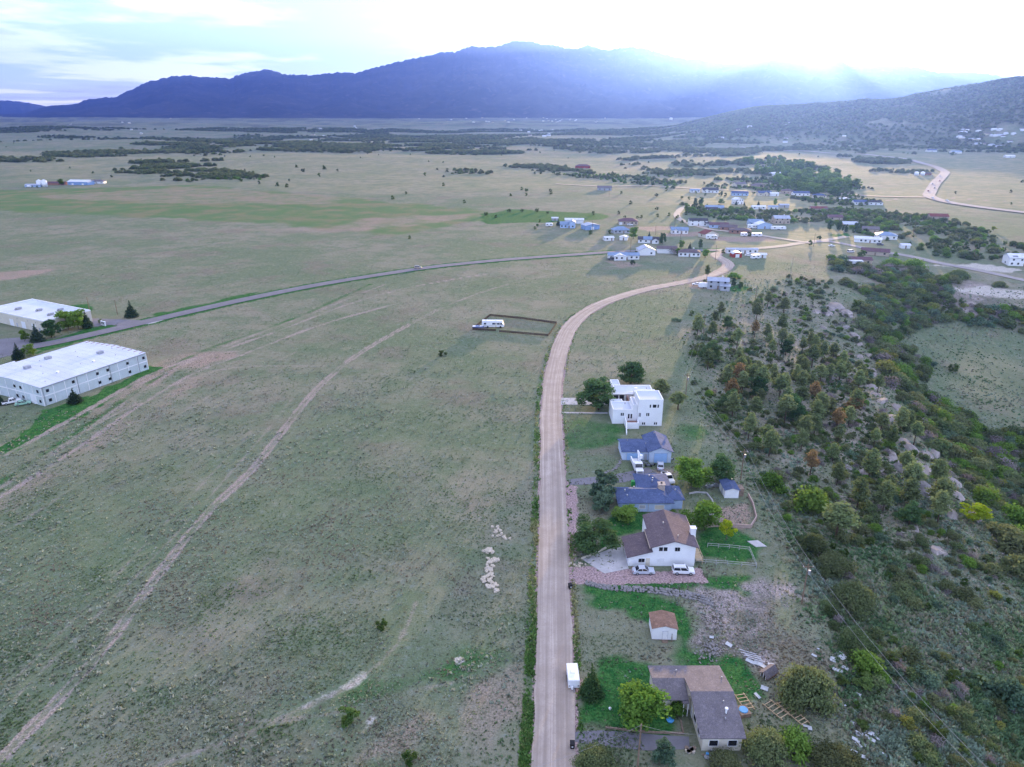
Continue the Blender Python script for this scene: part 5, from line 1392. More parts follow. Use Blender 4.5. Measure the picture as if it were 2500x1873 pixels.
# ================================================================== vehicles
def paint(name, col): return plain('paint_' + name, col, .28, .03, .5, .5)
PAINT = {'silver': paint('silver', (.50, .53, .58)), 'white': paint('white', (.80, .80, .80)), 'green': paint('pale_green', (.30, .52, .38)), 'grey': paint('grey', (.22, .23, .25)), 'dark': paint('dark', (.04, .045, .055)), 'tan': paint('tan', (.42, .36, .28)), 'red': paint('red', (.35, .04, .03)), 'blue': paint('blue', (.08, .14, .35))}
M_LIGHT = plain('lamp_glass', (.7, .68, .62), .2, .03, 2, .5)
M_TAIL = plain('tail_lamp', (.35, .02, .02), .3, .03, 2, .5)
SHAPES = {  # lower body outline (x,z), glasshouse base/top x, heights, wheels
 'sedan': dict(L=4.7, W=1.8, low=[(-2.35, .35), (-2.3, .85), (-1.75, .98), (.85, .95), (2.1, .78), (2.33, .58), (2.33, .32)], gb=(-1.75, 1.05), gt=(-1.05, .25), zb=.95, zt=1.42, wx=(-1.4, 1.42), wr=.32),
 'suv': dict(L=4.7, W=1.85, low=[(-2.3, .5), (-2.32, 1.05), (-2.2, 1.15), (1.0, 1.12), (2.2, 1.02), (2.35, .75), (2.35, .45)], gb=(-2.25, 1.1), gt=(-2.05, .45), zb=1.12, zt=1.75, wx=(-1.4, 1.45), wr=.39),
 'pickup': dict(L=5.6, W=1.95, low=[(-2.8, .55), (-2.8, 1.1), (1.3, 1.12), (2.6, 1.05), (2.8, .8), (2.8, .45)], gb=(-.8, 1.35), gt=(-.6, .7), zb=1.1, zt=1.8, wx=(-1.75, 1.75), wr=.4),
 'van': dict(L=5.2, W=2.0, low=[(-2.6, .5), (-2.6, 1.1), (1.6, 1.1), (2.4, 1.0), (2.6, .7), (2.6, .4)], gb=(-2.55, 1.75), gt=(-2.45, 1.0), zb=1.1, zt=2.0, wx=(-1.6, 1.65), wr=.36),
}
def vehicle(kind, loc, rz, paintk, label, group=None, extra=None):
    s = SHAPES[kind]; L, W = s['L'], s['W']; h = W / 2
    r = thing('car' if kind != 'pickup' else 'pickup_truck', label, {'sedan': 'car', 'suv': 'car', 'pickup': 'pickup', 'van': 'van'}[kind], loc, rz, group)
    b = MB(); P0 = s['low']
    n = len(P0); zc = .6
    for y0, k in ((-h, 0), (h, 1)): pass
    rings = []
    for y, q in ((-h, .93), (-h * .93, 1.0), (h * .93, 1.0), (h, .93)):
        rings.append([(x * q, y, zc + (z - zc) * (q if z > zc else 1)) for x, z in P0])
    vs = [p for rr in rings for p in rr]; fs = [tuple(range(n))[::-1] if False else tuple(range(n)), tuple(range(3 * n, 4 * n))[::-1]]
    for k in range(3):
        for i in range(n): fs.append((k * n + i, k * n + n + i, k * n + n + (i + 1) % n, k * n + (i + 1) % n))
    b.add(vs, [f[::-1] for f in fs]); b.obj('body', PAINT[paintk], r)
    (b0, b1), (t0, t1), zb, zt = s['gb'], s['gt'], s['zb'] - .02, s['zt']
    g = MB(); wb, wtp = h * .93, h * .76
    g.add([(b0, -wb, zb), (b1, -wb, zb), (b1, wb, zb), (b0, wb, zb), (t0, -wtp, zt), (t1, -wtp, zt), (t1, wtp, zt), (t0, wtp, zt)], [(3, 2, 1, 0), (0, 1, 5, 4), (1, 2, 6, 5), (2, 3, 7, 6), (3, 0, 4, 7)])
    g.obj('windows', M_GLASS, r)
    rf = MB().box(t0 - .02, t1 + .02, -wtp - .02, wtp + .02, zt - .01, zt + .06)
    for xa, xb in ((b0, t0), (b1, t1), ((b0 + b1) / 2, (t0 + t1) / 2)):
        for sg in (-1, 1): rf.tube((xa, sg * wb * 1.0, zb), (xb, sg * wtp * 1.01, zt), .055, .05, 5)
    rf.obj('roof', PAINT[paintk], r)
    for x in s['wx']:
        for sg in (-1, 1):
            t = MB().tube((x, sg * (h - .2), s['wr']), (x, sg * (h + .02), s['wr']), s['wr'], s['wr'], 14).obj('wheel', M_DARK, r)
            MB().tube((x, sg * (h + .015), s['wr']), (x, sg * (h + .04), s['wr']), s['wr'] * .62, s['wr'] * .55, 10).obj('rim', M_STEEL, t)
    xf, xr = L / 2 - .06, -L / 2 + .02
    for sg in (-1, 1):
        MB().box(xf - .1, xf + .02, sg * h * .72 - .18, sg * h * .72 + .18, .62, .78).obj('headlight', M_LIGHT, r)
        MB().box(xr - .03, xr + .08, sg * h * .78 - .14, sg * h * .78 + .14, .72, .95).obj('tail_light', M_TAIL, r)
    if kind == 'pickup':
        MB().box(-2.65, -.95, -h * .8, h * .8, 1.085, 1.125).obj('truck_bed', M_DARK, r)
    if kind == 'suv' and not group:
        MB().box(-1.7, .2, -.62, -.58, zt + .06, zt + .13).box(-1.7, .2, .58, .62, zt + .06, zt + .13).obj('roof_rack', M_STEEL, r)
    block(loc[0], loc[1], 2.8)
    return r
vehicle('sedan', (27.9, 126.9, 0), 0.02, 'silver', 'silver sedan parked in front of the brown-roofed house')
vehicle('suv', (36.3, 126.8, 0), -.05, 'white', 'white off-road wagon parked right of the silver sedan')
def pv(kind, px, py, rz, col, label, group=None): p = P(px, py); return vehicle(kind, p, radians(rz), col, label, group)
pv('pickup', 30, 985, 38, 'white', 'white pickup with topper parked at the near warehouse corner')
pv('sedan', 57, 988, 30, 'green', 'pale green car parked beside the white pickup at the warehouse')
pv('suv', 1021, 656, 6, 'tan', 'tan wagon driving on the asphalt road')
pv('sedan', 1612, 1142, 80, 'silver', 'silver car parked by the blue garage door')
pv('pickup', 1630, 1172, -80, 'white', 'white pickup behind the slate-blue hip roof')
pv('sedan', 1700, 696, 160, 'white', 'white car parked at the grey cabin drive')
pv('suv', 1538, 551, 5, 'white', 'white wagon in front of the maroon hip-roofed house')
pv('sedan', 1827, 625, 0, 'white', 'white car between the red shed and the little white shed')
pv('pickup', 2057, 636, 10, 'white', 'white pickup at the drive of the maroon-roofed houses')
pv('van', 2077, 617, 20, 'white', 'white van left of the farther maroon-roofed house')
pv('pickup', 1494, 635, 10, 'dark', 'dark pickup at the left end of the long blue-roofed home')
pv('sedan', 2030, 602, 10, 'white', 'pale car beside the round dark bush at the lane fork')
pv('suv', 2148, 599, -20, 'dark', 'dark car under the white-roofed house carport')
hw = ROADC['highway']
for i, (px, py) in enumerate([(2298, 432), (2290, 444), (2286, 452), (2280, 461), (2274, 470), (2330, 494), (2278, 487)]):
    p = P(px, py); k = int(np.argmin(np.hypot(hw[:, 0] - p.x, hw[:, 1] - p.y))); k = min(max(k, 1), len(hw) - 2)
    d = hw[k + 1] - hw[k - 1]; a = atan2(d[1], d[0]); nn = np.array([-d[1], d[0]]) / hypot(*d) * (2.6 if i % 2 else -2.6)
    q = hw[k] + nn; o = vehicle('sedan', (q[0], q[1], tz(q[0], q[1]) + .75), a, ('white', 'red', 'silver', 'grey', 'red', 'white', 'white')[i], 'small car driving on the far highway bend', 'cars on the far highway')

def motorhome(loc, rz, label, L=10.0):
    r = thing('motorhome', label, 'motorhome', loc, rz)
    b = MB(); b.profile_y([(-L / 2, .45), (L / 2 - .15, .45), (L / 2, .9), (L / 2 - .1, 1.6), (L / 2 - .8, 2.5), (L / 2 - .5, 2.75), (L / 2 - .7, 3.15), (-L / 2 + .1, 3.2), (-L / 2, 3.0)], -1.22, 1.22); b.obj('body', M_WHITE, r)
    MB().profile_y([(L / 2 - .86, 2.42), (L / 2 - .12, 1.62), (L / 2 - .08, 1.62), (L / 2 - .80, 2.46)], -1.1, 1.1).obj('windscreen', M_GLASS, r)
    for x, w in ((-L / 2 + 1.4, 1.0), (.3, 1.2), (2.4, 1.2), (L / 2 - 1.3, .9)): MB().box(x - w / 2, x + w / 2, -1.25, -1.21, 1.6, 2.3).obj('window', M_GLASS, r)
    d = MB().box(1.0, 1.6, -1.26, -1.2, .6, 2.5).obj('door', WM['cream'], r); MB().box(1.18, 1.42, -1.28, -1.255, 1.8, 2.3).obj('pane', M_GLASS, d)
    MB().box(-L / 2, L / 2 - .6, -1.235, -1.2, 1.0, 1.14).obj('stripe', PAINT['tan'], r)
    for x in (-L / 2 + 2.6, L / 2 - 1.6):
        for sg in (-1, 1): MB().tube((x, sg * .95, .45), (x, sg * 1.24, .45), .46, .46, 14).obj('wheel', M_DARK, r)
    for x in (-L / 2 + 1.5, .8): MB().box(x, x + .9, -.4, .4, 3.18, 3.42).obj('roof_unit', M_WHITE, r)
    block(loc[0], loc[1], 6)
    return r
p = P(1204, 799); motorhome(p, radians(-2), 'white motorhome parked inside the brown field pen')
p = P(1737, 584); motorhome((p.x, p.y, p.z), radians(-4), 'white motorhome in front of the red-roofed house', 8.5)
p = P(1838, 558); motorhome((p.x, p.y, p.z), radians(2), 'white motorhome in front of the steep-roofed blue house', 9)
def camper(loc, rz, label, L=7.0):
    r = thing('travel_trailer', label, 'trailer', loc, rz)
    MB().profile_y([(-L / 2, .5), (L / 2 - .5, .5), (L / 2, 1.0), (L / 2 - .2, 2.4), (L / 2 - .7, 2.85), (-L / 2 + .3, 2.85), (-L / 2, 2.5)], -1.15, 1.15).obj('body', M_WHITE, r)
    for x in (-L * .28, L * .22): MB().box(x - .6, x + .6, -1.18, -1.14, 1.45, 2.1).obj('window', M_GLASS, r)
    for x in (-.5, .4):
        for sg in (-1, 1): MB().tube((x, sg * .95, .38), (x, sg * 1.17, .38), .38, .38, 12).obj('wheel', M_DARK, r)
    MB().tube((L / 2 - .2, 0, .55), (L / 2 + .9, 0, .55), .06, .06, 6).obj('tow_bar', M_STEEL, r)
    block(loc[0], loc[1], 4)
for px, py, rz, L, lab in ((2087, 646, -6, 10, 'long white camper in front of the nearer maroon-roofed house'), (1341, 553, 0, 6, 'white camper left of the blue-roofed two-storey house'), (1816, 577, 4, 5, 'small white camper left of the round bush by the brick bungalow'), (1847, 578, -2, 8, 'white trailer right of the round bush by the brick bungalow'), (1718, 703, 175, 6, 'white box trailer beside the grey cabin'), (1900, 561, -2, 12, 'long white trailer below the beige two-storey house'), (1844, 632, 8, 6, 'tan camper under bushes beside the little white shed')):
    camper(P(px, py), radians(rz), lab, L)
def box_trailer():
    r = thing('cargo_trailer', 'white flat-topped cargo trailer parked on the road shoulder', 'trailer', (10.45, 96.2, 0), radians(91))
    MB().profile_y([(-2.05, .45), (2.0, .45), (2.1, .65), (2.1, 1.95), (1.95, 2.08), (-1.95, 2.08), (-2.05, 1.98)], -.95, .95).obj('body', M_WHITE, r)
    MB().box(-2.0, 2.05, -.97, -.945, .45, .62).box(-2.0, 2.05, .945, .97, .45, .62).obj('skirt', M_STEEL, r)
    MB().box(-.4, .4, -.4, .4, 2.07, 2.17).obj('roof_vent', M_WHITE, r)
    for x in (-.2, .62):
        for sg in (-1, 1): MB().tube((x, sg * .8, .34), (x, sg * 1.02, .34), .34, .34, 12).obj('wheel', M_DARK, r)
    MB().tube((-2.05, 0, .5), (-2.9, 0, .5), .06, .06, 6).tube((-2.75, 0, .1), (-2.75, 0, .8), .05, .05, 6).obj('tow_bar', M_STEEL, r)
    MB().tube((-2.3, .3, .45), (-2.3, .3, .95), .2, .2, 10).obj('gas_bottle', M_WHITE, r)
    for y in (-.75, .75): MB().box(-2.08, -2.03, y - .12, y + .12, .8, .95).obj('marker_light', M_DARK, r)
    block(10.45, 96.2, 3)
box_trailer()
def boat():
    p = P(1168, 803); r = thing('motorboat', 'small white and blue motorboat beside the motorhome in the pen', 'boat', p, radians(-4))
    n = 9; hull = MB(); st = []
    for i in range(n):
        t = i / (n - 1); x = -2.6 + 5.2 * t; w = 1.0 * (1 - max(0, (t - .45) / .55) ** 2.2) + .02
        st.append([(x, -w, 1.25 + .15 * t), (x, -w * .85, .75), (x, 0, .5 + .35 * max(0, t - .6) * 2), (x, w * .85, .75), (x, w, 1.25 + .15 * t)])
    vs = [q for s_ in st for q in s_]; fs = [(i * 5 + j, i * 5 + j + 1, i * 5 + j + 6, i * 5 + j + 5) for i in range(n - 1) for j in range(4)] + [(0, 1, 2, 3, 4)[::-1]]
    hull.add(vs, fs); hull.obj('hull', PAINT['blue'], r)
    MB().add([(s_[0][0], s_[0][1] * .98, s_[0][2] + .01) for s_ in st] + [(s_[4][0], s_[4][1] * .98, s_[4][2] + .01) for s_ in st], [(i, i + 1, n + i + 1, n + i) for i in range(n - 1)]).obj('deck', M_WHITE, r)
    MB().box(-1.2, .6, -.6, .6, 1.3, 1.5).obj('cockpit', PAINT['blue'], r); MB().add([(.5, -.65, 1.4), (.5, .65, 1.4), (.15, .55, 1.9), (.15, -.55, 1.9)], [(0, 1, 2, 3), (3, 2, 1, 0)]).obj('windscreen', M_GLASS, r)
    tr = MB().box(-2.4, 3.4, -.06, .06, .3, .42); tr.tube((-.6, -1, .32), (-.6, 1, .32), .05); tr.obj('trailer_frame', M_STEEL, r)
    for sg in (-1, 1): MB().tube((-.6, sg * .95, .32), (-.6, sg * 1.15, .32), .32, .32, 12).obj('wheel', M_DARK, r)
boat()
def crane_truck():
    r = thing('bucket_truck', 'white utility truck with folded boom before the blue garage', 'truck', (34.3, 172.6, 0), radians(-88))
    MB().profile_y([(-1.6, .55), (1.0, .55), (1.0, 1.5), (.6, 2.5), (-.7, 2.55), (-.7, 1.0), (-1.6, 1.0)], -1.1, 1.1).obj('cab', M_WHITE, r)
    MB().profile_y([(1.0, .55), (2.6, .6), (2.65, 1.3), (1.0, 1.5)], -1.0, 1.0).obj('hood', M_WHITE, r)
    MB().profile_y([(.62, 2.42), (.98, 1.55), (1.03, 1.55), (.67, 2.45)], -.98, .98).obj('windscreen', M_GLASS, r)
    MB().box(2.62, 2.70, -.6, .6, .7, 1.2).obj('grille', M_STEEL, r)
    MB().box(-5.2, -.9, -1.15, 1.15, .7, 1.15).box(-5.2, -.9, -1.15, -.85, 1.15, 1.9).box(-5.2, -.9, .85, 1.15, 1.15, 1.9).obj('utility_bed', M_WHITE, r)
    bm = MB().tube((-1.6, .4, 1.1), (-1.6, .4, 2.5), .25, .25, 8); bm.tube((-1.6, .5, 2.5), (-5.6, .9, 3.3), .2, .17, 8); bm.tube((-5.6, .9, 3.4), (-2.2, 1.0, 3.6), .16, .14, 8); bm.obj('boom', M_WHITE, r)
    MB().box(-2.3, -1.4, .6, 1.4, 2.9, 3.9).obj('bucket', M_WHITE, r)
    for x in (1.7, -3.4):
        for sg in (-1, 1): MB().tube((x, sg * .8, .48), (x, sg * 1.12, .48), .48, .48, 14).obj('wheel', M_DARK, r)
    for sg in (-1, 1): MB().box(2.58, 2.68, sg * .8 - .15, sg * .8 + .15, .85, 1.1).obj('headlight', M_LIGHT, r)
    block(34.3, 174, 4)
crane_truck()

# ================================================================== poles and wires
POLES = []
def pole(px, py, h, label, arm=True, can=False, lean=0.0, mat=None):
    p = P(px, py); r = thing('utility_pole', label, 'utility pole', p, 0)
    b = MB().tube((0, 0, -1.0), (lean, 0, h), .16, .11, 8); b.obj('post', mat or M_POLE, r)
    if arm: MB().box(-1.1, 1.1, -.06, .06, h - .75, h - .62).obj('crossarm', M_POLE, r)
    ins = MB()
    for x in (-.95, .95) if arm else (0,): ins.tube((x + lean, 0, h - .62), (x + lean, 0, h - .38), .06, .04, 6)
    ins.obj('insulator', M_TRIM, r)
    if can: MB().tube((.3, -.25, h - 2.2), (.3, -.25, h - 1.3), .26, .26, 10).obj('transformer', M_STEEL, r)
    POLES.append((p, h)); return p, h
pA = pole(1957, 1475, 9.5, 'brown utility pole with transformer on the slope right of the pale dirt', True, True)
pB = pole(1808, 1172, 9.0, 'utility pole with transformer beside the yard shed', True, True)
pC = pole(1673, 976, 9.5, 'utility pole with transformer right of the pueblo-style house', True, True)
pD = pole(1717, 818, 9.5, 'pale utility pole among pines below the grey cabin', True)
pE = pole(1844, 732, 8.0, 'short utility pole with lamp below the green lawn', False)
pF = pole(1556, 1880, 9.0, 'brown utility pole standing at the bottom edge driveway', False)
pG = pole(1928, 692, 15.0, 'tall bare pale pole rising from the brush right of the cabin', False, mat=plain('pale_pole', (.46, .40, .30), .9, .15, 1.5, .1))
for q in ((1539, 616, 9, 'thin utility pole behind the long blue-roofed home'), (1746, 636, 10, 'utility pole inside the road bend'), (1647, 555, 9, 'utility pole behind the white cottage with blue roof'), (1446, 563, 8, 'utility pole in front of the blue steel workshop'), (1986, 602, 9.5, 'utility pole beside the bush at the lane fork'), (1600, 574, 8, 'utility pole right of the small spruce by the dark split gables'), (1661, 584, 8, 'utility pole on the bare lot below the white cottage'), (2228, 578, 11, 'leaning pale pole above the brush by the tiny white shed'), (2376, 632, 8, 'utility pole by the pale gravel yard at right'), (1487, 482, 8, 'far utility pole in the open field'), (219, 760, 7, 'wooden pole left of two behind the warehouse lawn'), (287, 768, 7, 'wooden pole right of two behind the warehouse lawn')):
    pole(q[0], q[1], q[2], q[3], False)
def wire(a, b, sag, label, r=.02, group='overhead power wires'):
    m = MB(); n = 22; a, b = Vector(a), Vector(b)
    pts = [a.lerp(b, i / n) - Vector((0, 0, sag * 4 * (i / n) * (1 - i / n))) for i in range(n + 1)]
    for u, v in zip(pts, pts[1:]): m.tube(u, v, r, r, 5, caps=False)
    tag(m.obj('power_wire', M_WIRE), label, 'wire', group)
offs = P(2330, 2000); offp = (Vector((offs.x + 2, offs.y, offs.z)), 9.5)
chain = [offp, pA, pB, pC, pD, pE]
nm = ['bottom edge and the brown slope pole', 'brown slope pole and the yard shed pole', 'yard shed pole and the pole by the pueblo-style house', 'pueblo-style house pole and the pale pole among pines', 'pale pole among pines and the short lamp pole']
for (a, b, t) in zip(chain, chain[1:], nm):
    for s in (-.95, .95): wire(a[0] + Vector((s, 0, a[1] - .4)), b[0] + Vector((s * (.2 if b is pE else 1), 0, b[1] - .4)), 1.4, ('left' if s < 0 else 'right') + ' overhead wire between the ' + t)
wire(pF[0] + Vector((0, 0, 8.8)), (29.2, 82.0, 3.2), .5, 'drop wire from the bottom edge pole to the L-shaped house', .013)
wire(pF[0] + Vector((0, 0, 8.8)), (-3, 70, 8.0), .8, 'drop wire from the bottom edge pole across the gravel road', .013)

# ================================================================== fences, walls, stones
def rail_fence(name, label, pts, h, rails, post_step, mat, px=True, board=.0, gaps=()):
    q = [P(*p) for p in pts] if px else [Vector((x, y, tz(x, y))) for x, y in pts]
    r = thing(name, label, 'fence', q[0], 0); o = q[0]
    for i, (a, b) in enumerate(zip(q, q[1:])):
        L = (b - a).length; n = max(1, round(L / post_step)); dx = (b - a) / n
        ang = atan2(dx.y, dx.x)
        for k in range(n + (1 if i == len(q) - 2 else 0)):
            c = a + dx * k - o; MB().box(-.06, .06, -.06, .06, -.3, h).obj('post', mat, r, loc=(c.x, c.y, tz(a.x + dx.x * k, a.y + dx.y * k) - o.z), rz=ang)
        for k in range(n):
            if (i, k) in gaps: continue
            c = a + dx * k - o; ln = dx.length; zz = tz(a.x + dx.x * k, a.y + dx.y * k) - o.z
            if board:
                nb = 5
                for j in range(nb):
                    z0 = .1 + j * (h - .1) / nb; MB().box(.07, ln - .07, -.03, .03, z0, z0 + (h - .1) / nb - .03).obj('board', mat, r, loc=(c.x, c.y, zz + rng.uniform(-.04, .04)), rz=ang + rng.uniform(-.012, .012))
            else:
                for z in rails: MB().box(.07, ln - .07, -.03, .03, z, z + .09).obj('rail', mat, r, loc=(c.x, c.y, zz), rz=ang)
    return r
rail_fence('field_fence', 'dark brown board fence closing a rectangular pen round the motorhome', [(1154, 805), (1196, 772), (1272, 779), (1359, 791)], 1.1, (), 3.0, WM['darkwood'], board=1)
rail_fence('field_fence', 'dark brown board fence along the near side of the motorhome pen', [(1154, 806), (1210, 809), (1219, 811), (1280, 816), (1338, 821)], 1.05, (), 3.0, WM['darkwood'], board=1, gaps=((1, 0),))
rail_fence('field_fence', 'short board fence at the road end of the motorhome pen', [(1359, 791), (1353, 800), (1343, 815), (1338, 821)], 1.0, (), 3.0, WM['darkwood'], board=1)
rail_fence('corral_fence', 'pale rail fence round the small garden right of the brown-roofed house', [(1696, 1375), (1775, 1380), (1846, 1386), (1829, 1346), (1780, 1340), (1727, 1336)], 1.1, (.5, 1.0), 2.6, plain('weathered_rail', (.42, .42, .40), .9, .2, 2))
def block_wall(label, pts, h, mat, name='garden_wall', th=.22):
    q = [P(*p) for p in pts]; r = thing(name, label, 'wall', q[0], 0); o = q[0]
    for a, b in zip(q, q[1:]):
        L = (b - a); L.z = 0; n = max(1, round(L.length / 1.6)); d = L / n; ang = atan2(d.y, d.x)
        for k in range(n):
            c = a + d * k; z = min(tz(c.x, c.y), tz(c.x + d.x, c.y + d.y)); MB().box(.01, d.length - .01, -th / 2, th / 2, -.6, h + .05).obj('wall_block', mat, r, loc=(c.x - o.x, c.y - o.y, z - o.z), rz=ang)
block_wall('pinkish block wall curving round the gravel yard', [(1700, 1290), (1745, 1286), (1800, 1288), (1832, 1290), (1846, 1268), (1838, 1235), (1826, 1212)], .9, M_PINKW)
block_wall('pale kerb wall curving round the leafy tree in the yard', [(1682, 1207), (1700, 1203), (1725, 1205), (1738, 1222), (1750, 1250), (1740, 1262)], .35, M_CONC)
block_wall('low pale edging along the driveway of the L-shaped house', [(1478, 1778), (1540, 1785), (1600, 1790), (1668, 1792), (1662, 1760)], .25, WM['wood'])

def rock_mesh(seed, sub=2, flat_=.75, jag=.35):
    import bmesh
    bm = bmesh.new(); bmesh.ops.create_icosphere(bm, subdivisions=sub, radius=1.0); r = random.Random(seed)
    ax = [Vector((r.gauss(0, 1), r.gauss(0, 1), r.gauss(0, 1))).normalized() for _ in range(9)]; cut = [r.uniform(.55, .95) for _ in ax]
    for v in bm.verts:
        for a, c in zip(ax, cut):
            d = v.co.dot(a)
            if d > c: v.co -= a * (d - c) * .9
        v.co *= 1 + r.uniform(-jag, jag) * .18; v.co.z *= flat_
    me = bpy.data.meshes.new('rock'); bm.to_mesh(me); bm.free(); return me
ROCKS = {}
for nme, mat in (('pale', M_STONE), ('grey', M_GSTONE)):
    ROCKS[nme] = []
    for i in range(6):
        me = rock_mesh(300 + i, 1 if i < 4 else 2); me.materials.append(mat); ROCKS[nme].append(me)
def stone(name, kind, loc, s, parent=None):
    o = link(name, rng.choice(ROCKS[kind]), parent); o.location = loc; o.rotation_euler = (rng.uniform(-.4, .4), rng.uniform(-.4, .4), rng.uniform(0, 6.3)); o.scale = (s * rng.uniform(.8, 1.3), s * rng.uniform(.7, 1.1), s * rng.uniform(.6, .95)); return o
def boulders(spots, n, smin, smax, label, group, kind='pale'):
    for i in range(n):
        cx_, cy_, sx, sy = rng.choice(spots); p = P(rng.gauss(cx_, sx), rng.gauss(cy_, sy)); s = rng.uniform(smin, smax) * (1.5 if rng.random() < .15 else 1)
        tag(stone('boulder', kind, p + Vector((0, 0, s * .25)), s), label, 'boulder', group)
boulders([(1197, 1345, 7, 7), (1196, 1390, 10, 14), (1202, 1372, 10, 10), (1195, 1415, 10, 10), (1204, 1432, 5, 5)], 64, .38, .78, 'pale boulder in the long heap left of the gravel road', 'boulders of the long heap')
boulders([(1210, 1295, 5, 4), (1222, 1306, 9, 4), (1240, 1313, 6, 3)], 24, .3, .62, 'pale boulder in the small heap above the long heap', 'boulders of the small heap')
boulders([(1405, 1360, 8, 6), (1412, 1380, 10, 4), (1392, 1376, 5, 4)], 26, .18, .34, 'pale stone beside the mouth of the pink gravel drive', 'stones at the drive mouth')
def stone_wall():
    a = P(1432, 1424); r = thing('retaining_wall', 'boulder retaining wall below the pink gravel drive', 'wall', a, 0)
    pts = [(1432, 1424), (1480, 1434), (1540, 1437), (1600, 1440), (1650, 1446), (1700, 1455), (1738, 1468)]
    q = [P(*p) for p in pts]
    for row in range(3):
        for i in range(46):
            t = (i + rng.random() * .5) / 46 * (len(q) - 1); k = min(int(t), len(q) - 2); c = q[k].lerp(q[k + 1], t - k)
            c = c + Vector((rng.uniform(-.2, .2), -row * .75 * (.35 + .65 * t / 6), .42 - row * .16)); stone('stone', 'grey', c - a, rng.uniform(.32, .55), r)
stone_wall()
def stone_row(label, pts, n, s, kind='grey'):
    q = [P(*p) for p in pts]; r = thing('stone_edging', label, 'wall', q[0], 0)
    for i in range(n):
        t = i / n * (len(q) - 1); k = min(int(t), len(q) - 2); c = q[k].lerp(q[k + 1], t - k) + Vector((rng.uniform(-.3, .3), rng.uniform(-.3, .3), .1)); stone('stone', kind, c - q[0], rng.uniform(s * .7, s * 1.3), r)
stone_row('curved stone edging climbing to the blue garage', [(1470, 1157), (1492, 1150), (1508, 1138), (1518, 1120), (1516, 1100)], 40, .38)
def rubble(label, cx_, cy_, sx, sy, n, smin, smax):
    a = P(cx_, cy_); r = thing('rubble_pile', label, 'stones', a, 0)
    for i in range(n):
        p = P(rng.gauss(cx_, sx), rng.gauss(cy_, sy)); d = hypot((p.x - a.x) / 3, (p.y - a.y) / 2.2); stone('stone', 'grey', p - a + Vector((0, 0, max(0, .5 - .3 * d))), rng.uniform(smin, smax), r)
rubble('heap of grey rubble stones on the lawn above the L-shaped house', 1732, 1590, 19, 12, 130, .12, .26)
# ledges of the escarpment
def outcrop(px, py, s, label, group='rock faces along the escarpment'):
    p = P(px, py); me = rock_mesh(int(px * 7 + py), 3, 1.0, .5); me.materials.append(M_GSTONE if rng.random() < .3 else M_OUT)
    o = link('rock_outcrop', me); o.location = p - Vector((0, 0, s * .25)); o.scale = (s * rng.uniform(.7, 1.1), s * rng.uniform(1.2, 1.8), s * rng.uniform(.6, .9)); o.rotation_euler = (rng.uniform(-.15, .15), rng.uniform(-.1, .3), rng.uniform(-.7, .1)); tag(o, label, 'rock', group)
M_OUT = plain('escarpment_sandstone', (.35, .31, .285), .95, .28, .35, .05, fine=2.2)
for px, py, s in ((2040, 752, 5.5), (2020, 765, 3.5), (2062, 765, 4), (1995, 762, 2.5), (2085, 820, 3), (2050, 875, 3), (2078, 880, 3), (2100, 872, 2.2), (2030, 922, 2.6), (2045, 912, 3), (2125, 945, 2.4), (2175, 1110, 3), (2205, 1150, 3.4), (2232, 1175, 3.2), (2258, 1195, 3.4), (2285, 1215, 3.4), (2300, 1232, 2.6), (2180, 1125, 2.2), (2322, 1262, 2.2), (2150, 1150, 1.8), (2110, 1155, 1.8), (2070, 1140, 1.5), (2230, 1290, 1.8), (2290, 1345, 2.2), (2170, 1195, 1.5), (2064, 800, 2.5), (2010, 800, 1.8)):
    outcrop(px, py, s, 'weathered sandstone ledge along the crest of the wooded escarpment')
for i in range(34):
    yy = rng.uniform(150, 330); xx = float(np.interp(yy, LEy, LEx)) + rng.uniform(-3, 8); q_ = Vector((xx, yy, tz(xx, yy)))
    s = rng.uniform(1.2, 3.2); me = rock_mesh(2000 + i, 2, 1.0, .5); me.materials.append(M_OUT); o = link('rock_outcrop', me); o.location = q_ - Vector((0, 0, s * .3)); o.scale = (s * .9, s * 1.7, s * .75); o.rotation_euler = (0, .15, rng.uniform(-.8, .1))
    tag(o, 'weathered sandstone ledge along the crest of the wooded escarpment', 'rock', 'rock faces along the escarpment')

# ================================================================== yard clutter
def bin_(px, py, label):
    p = P(px, py); r = thing('wheelie_bin', label, 'bin', p, rng.uniform(-.3, .3))
    MB().add([(-.3, -.35, .08), (.3, -.35, .08), (.3, .35, .08), (-.3, .35, .08), (-.36, -.42, 1.05), (.36, -.42, 1.05), (.36, .42, 1.05), (-.36, .42, 1.05)], [(3, 2, 1, 0), (0, 1, 5, 4), (1, 2, 6, 5), (2, 3, 7, 6), (3, 0, 4, 7), (4, 5, 6, 7)]).obj('body', M_DARK, r)
    MB().box(-.38, .38, -.44, .46, 1.05, 1.13).obj('lid', M_DARK, r); MB().box(-.12, .12, -.45, -.43, .55, .75).obj('sticker', M_WHITE, r)
    for sg in (-1, 1): MB().tube((sg * .3, .38, .12), (sg * .36, .38, .12), .12, .12, 8).obj('wheel', M_DARK, r)
bin_(1392, 1437, 'black wheelie bin at the mouth of the pink gravel drive')
bin_(1397, 1826, 'black wheelie bin at the bottom driveway mouth')
p = P(1546, 1185); tag(MB().box(-.55, .55, -.5, .5, 0, 1.2).box(-.6, .6, -.55, .55, 1.2, 1.3).obj('green_bin', M_GREEN, loc=p), 'bright green bin behind the slate-blue hip roof', 'bin')
p = P(1636, 1760); tag(MB().tube((0, 0, 0), (0, 0, .28), .5, .62, 16).obj('paddling_tub', M_TUB, loc=p), 'round blue plastic tub on the dark lawn', 'tub')
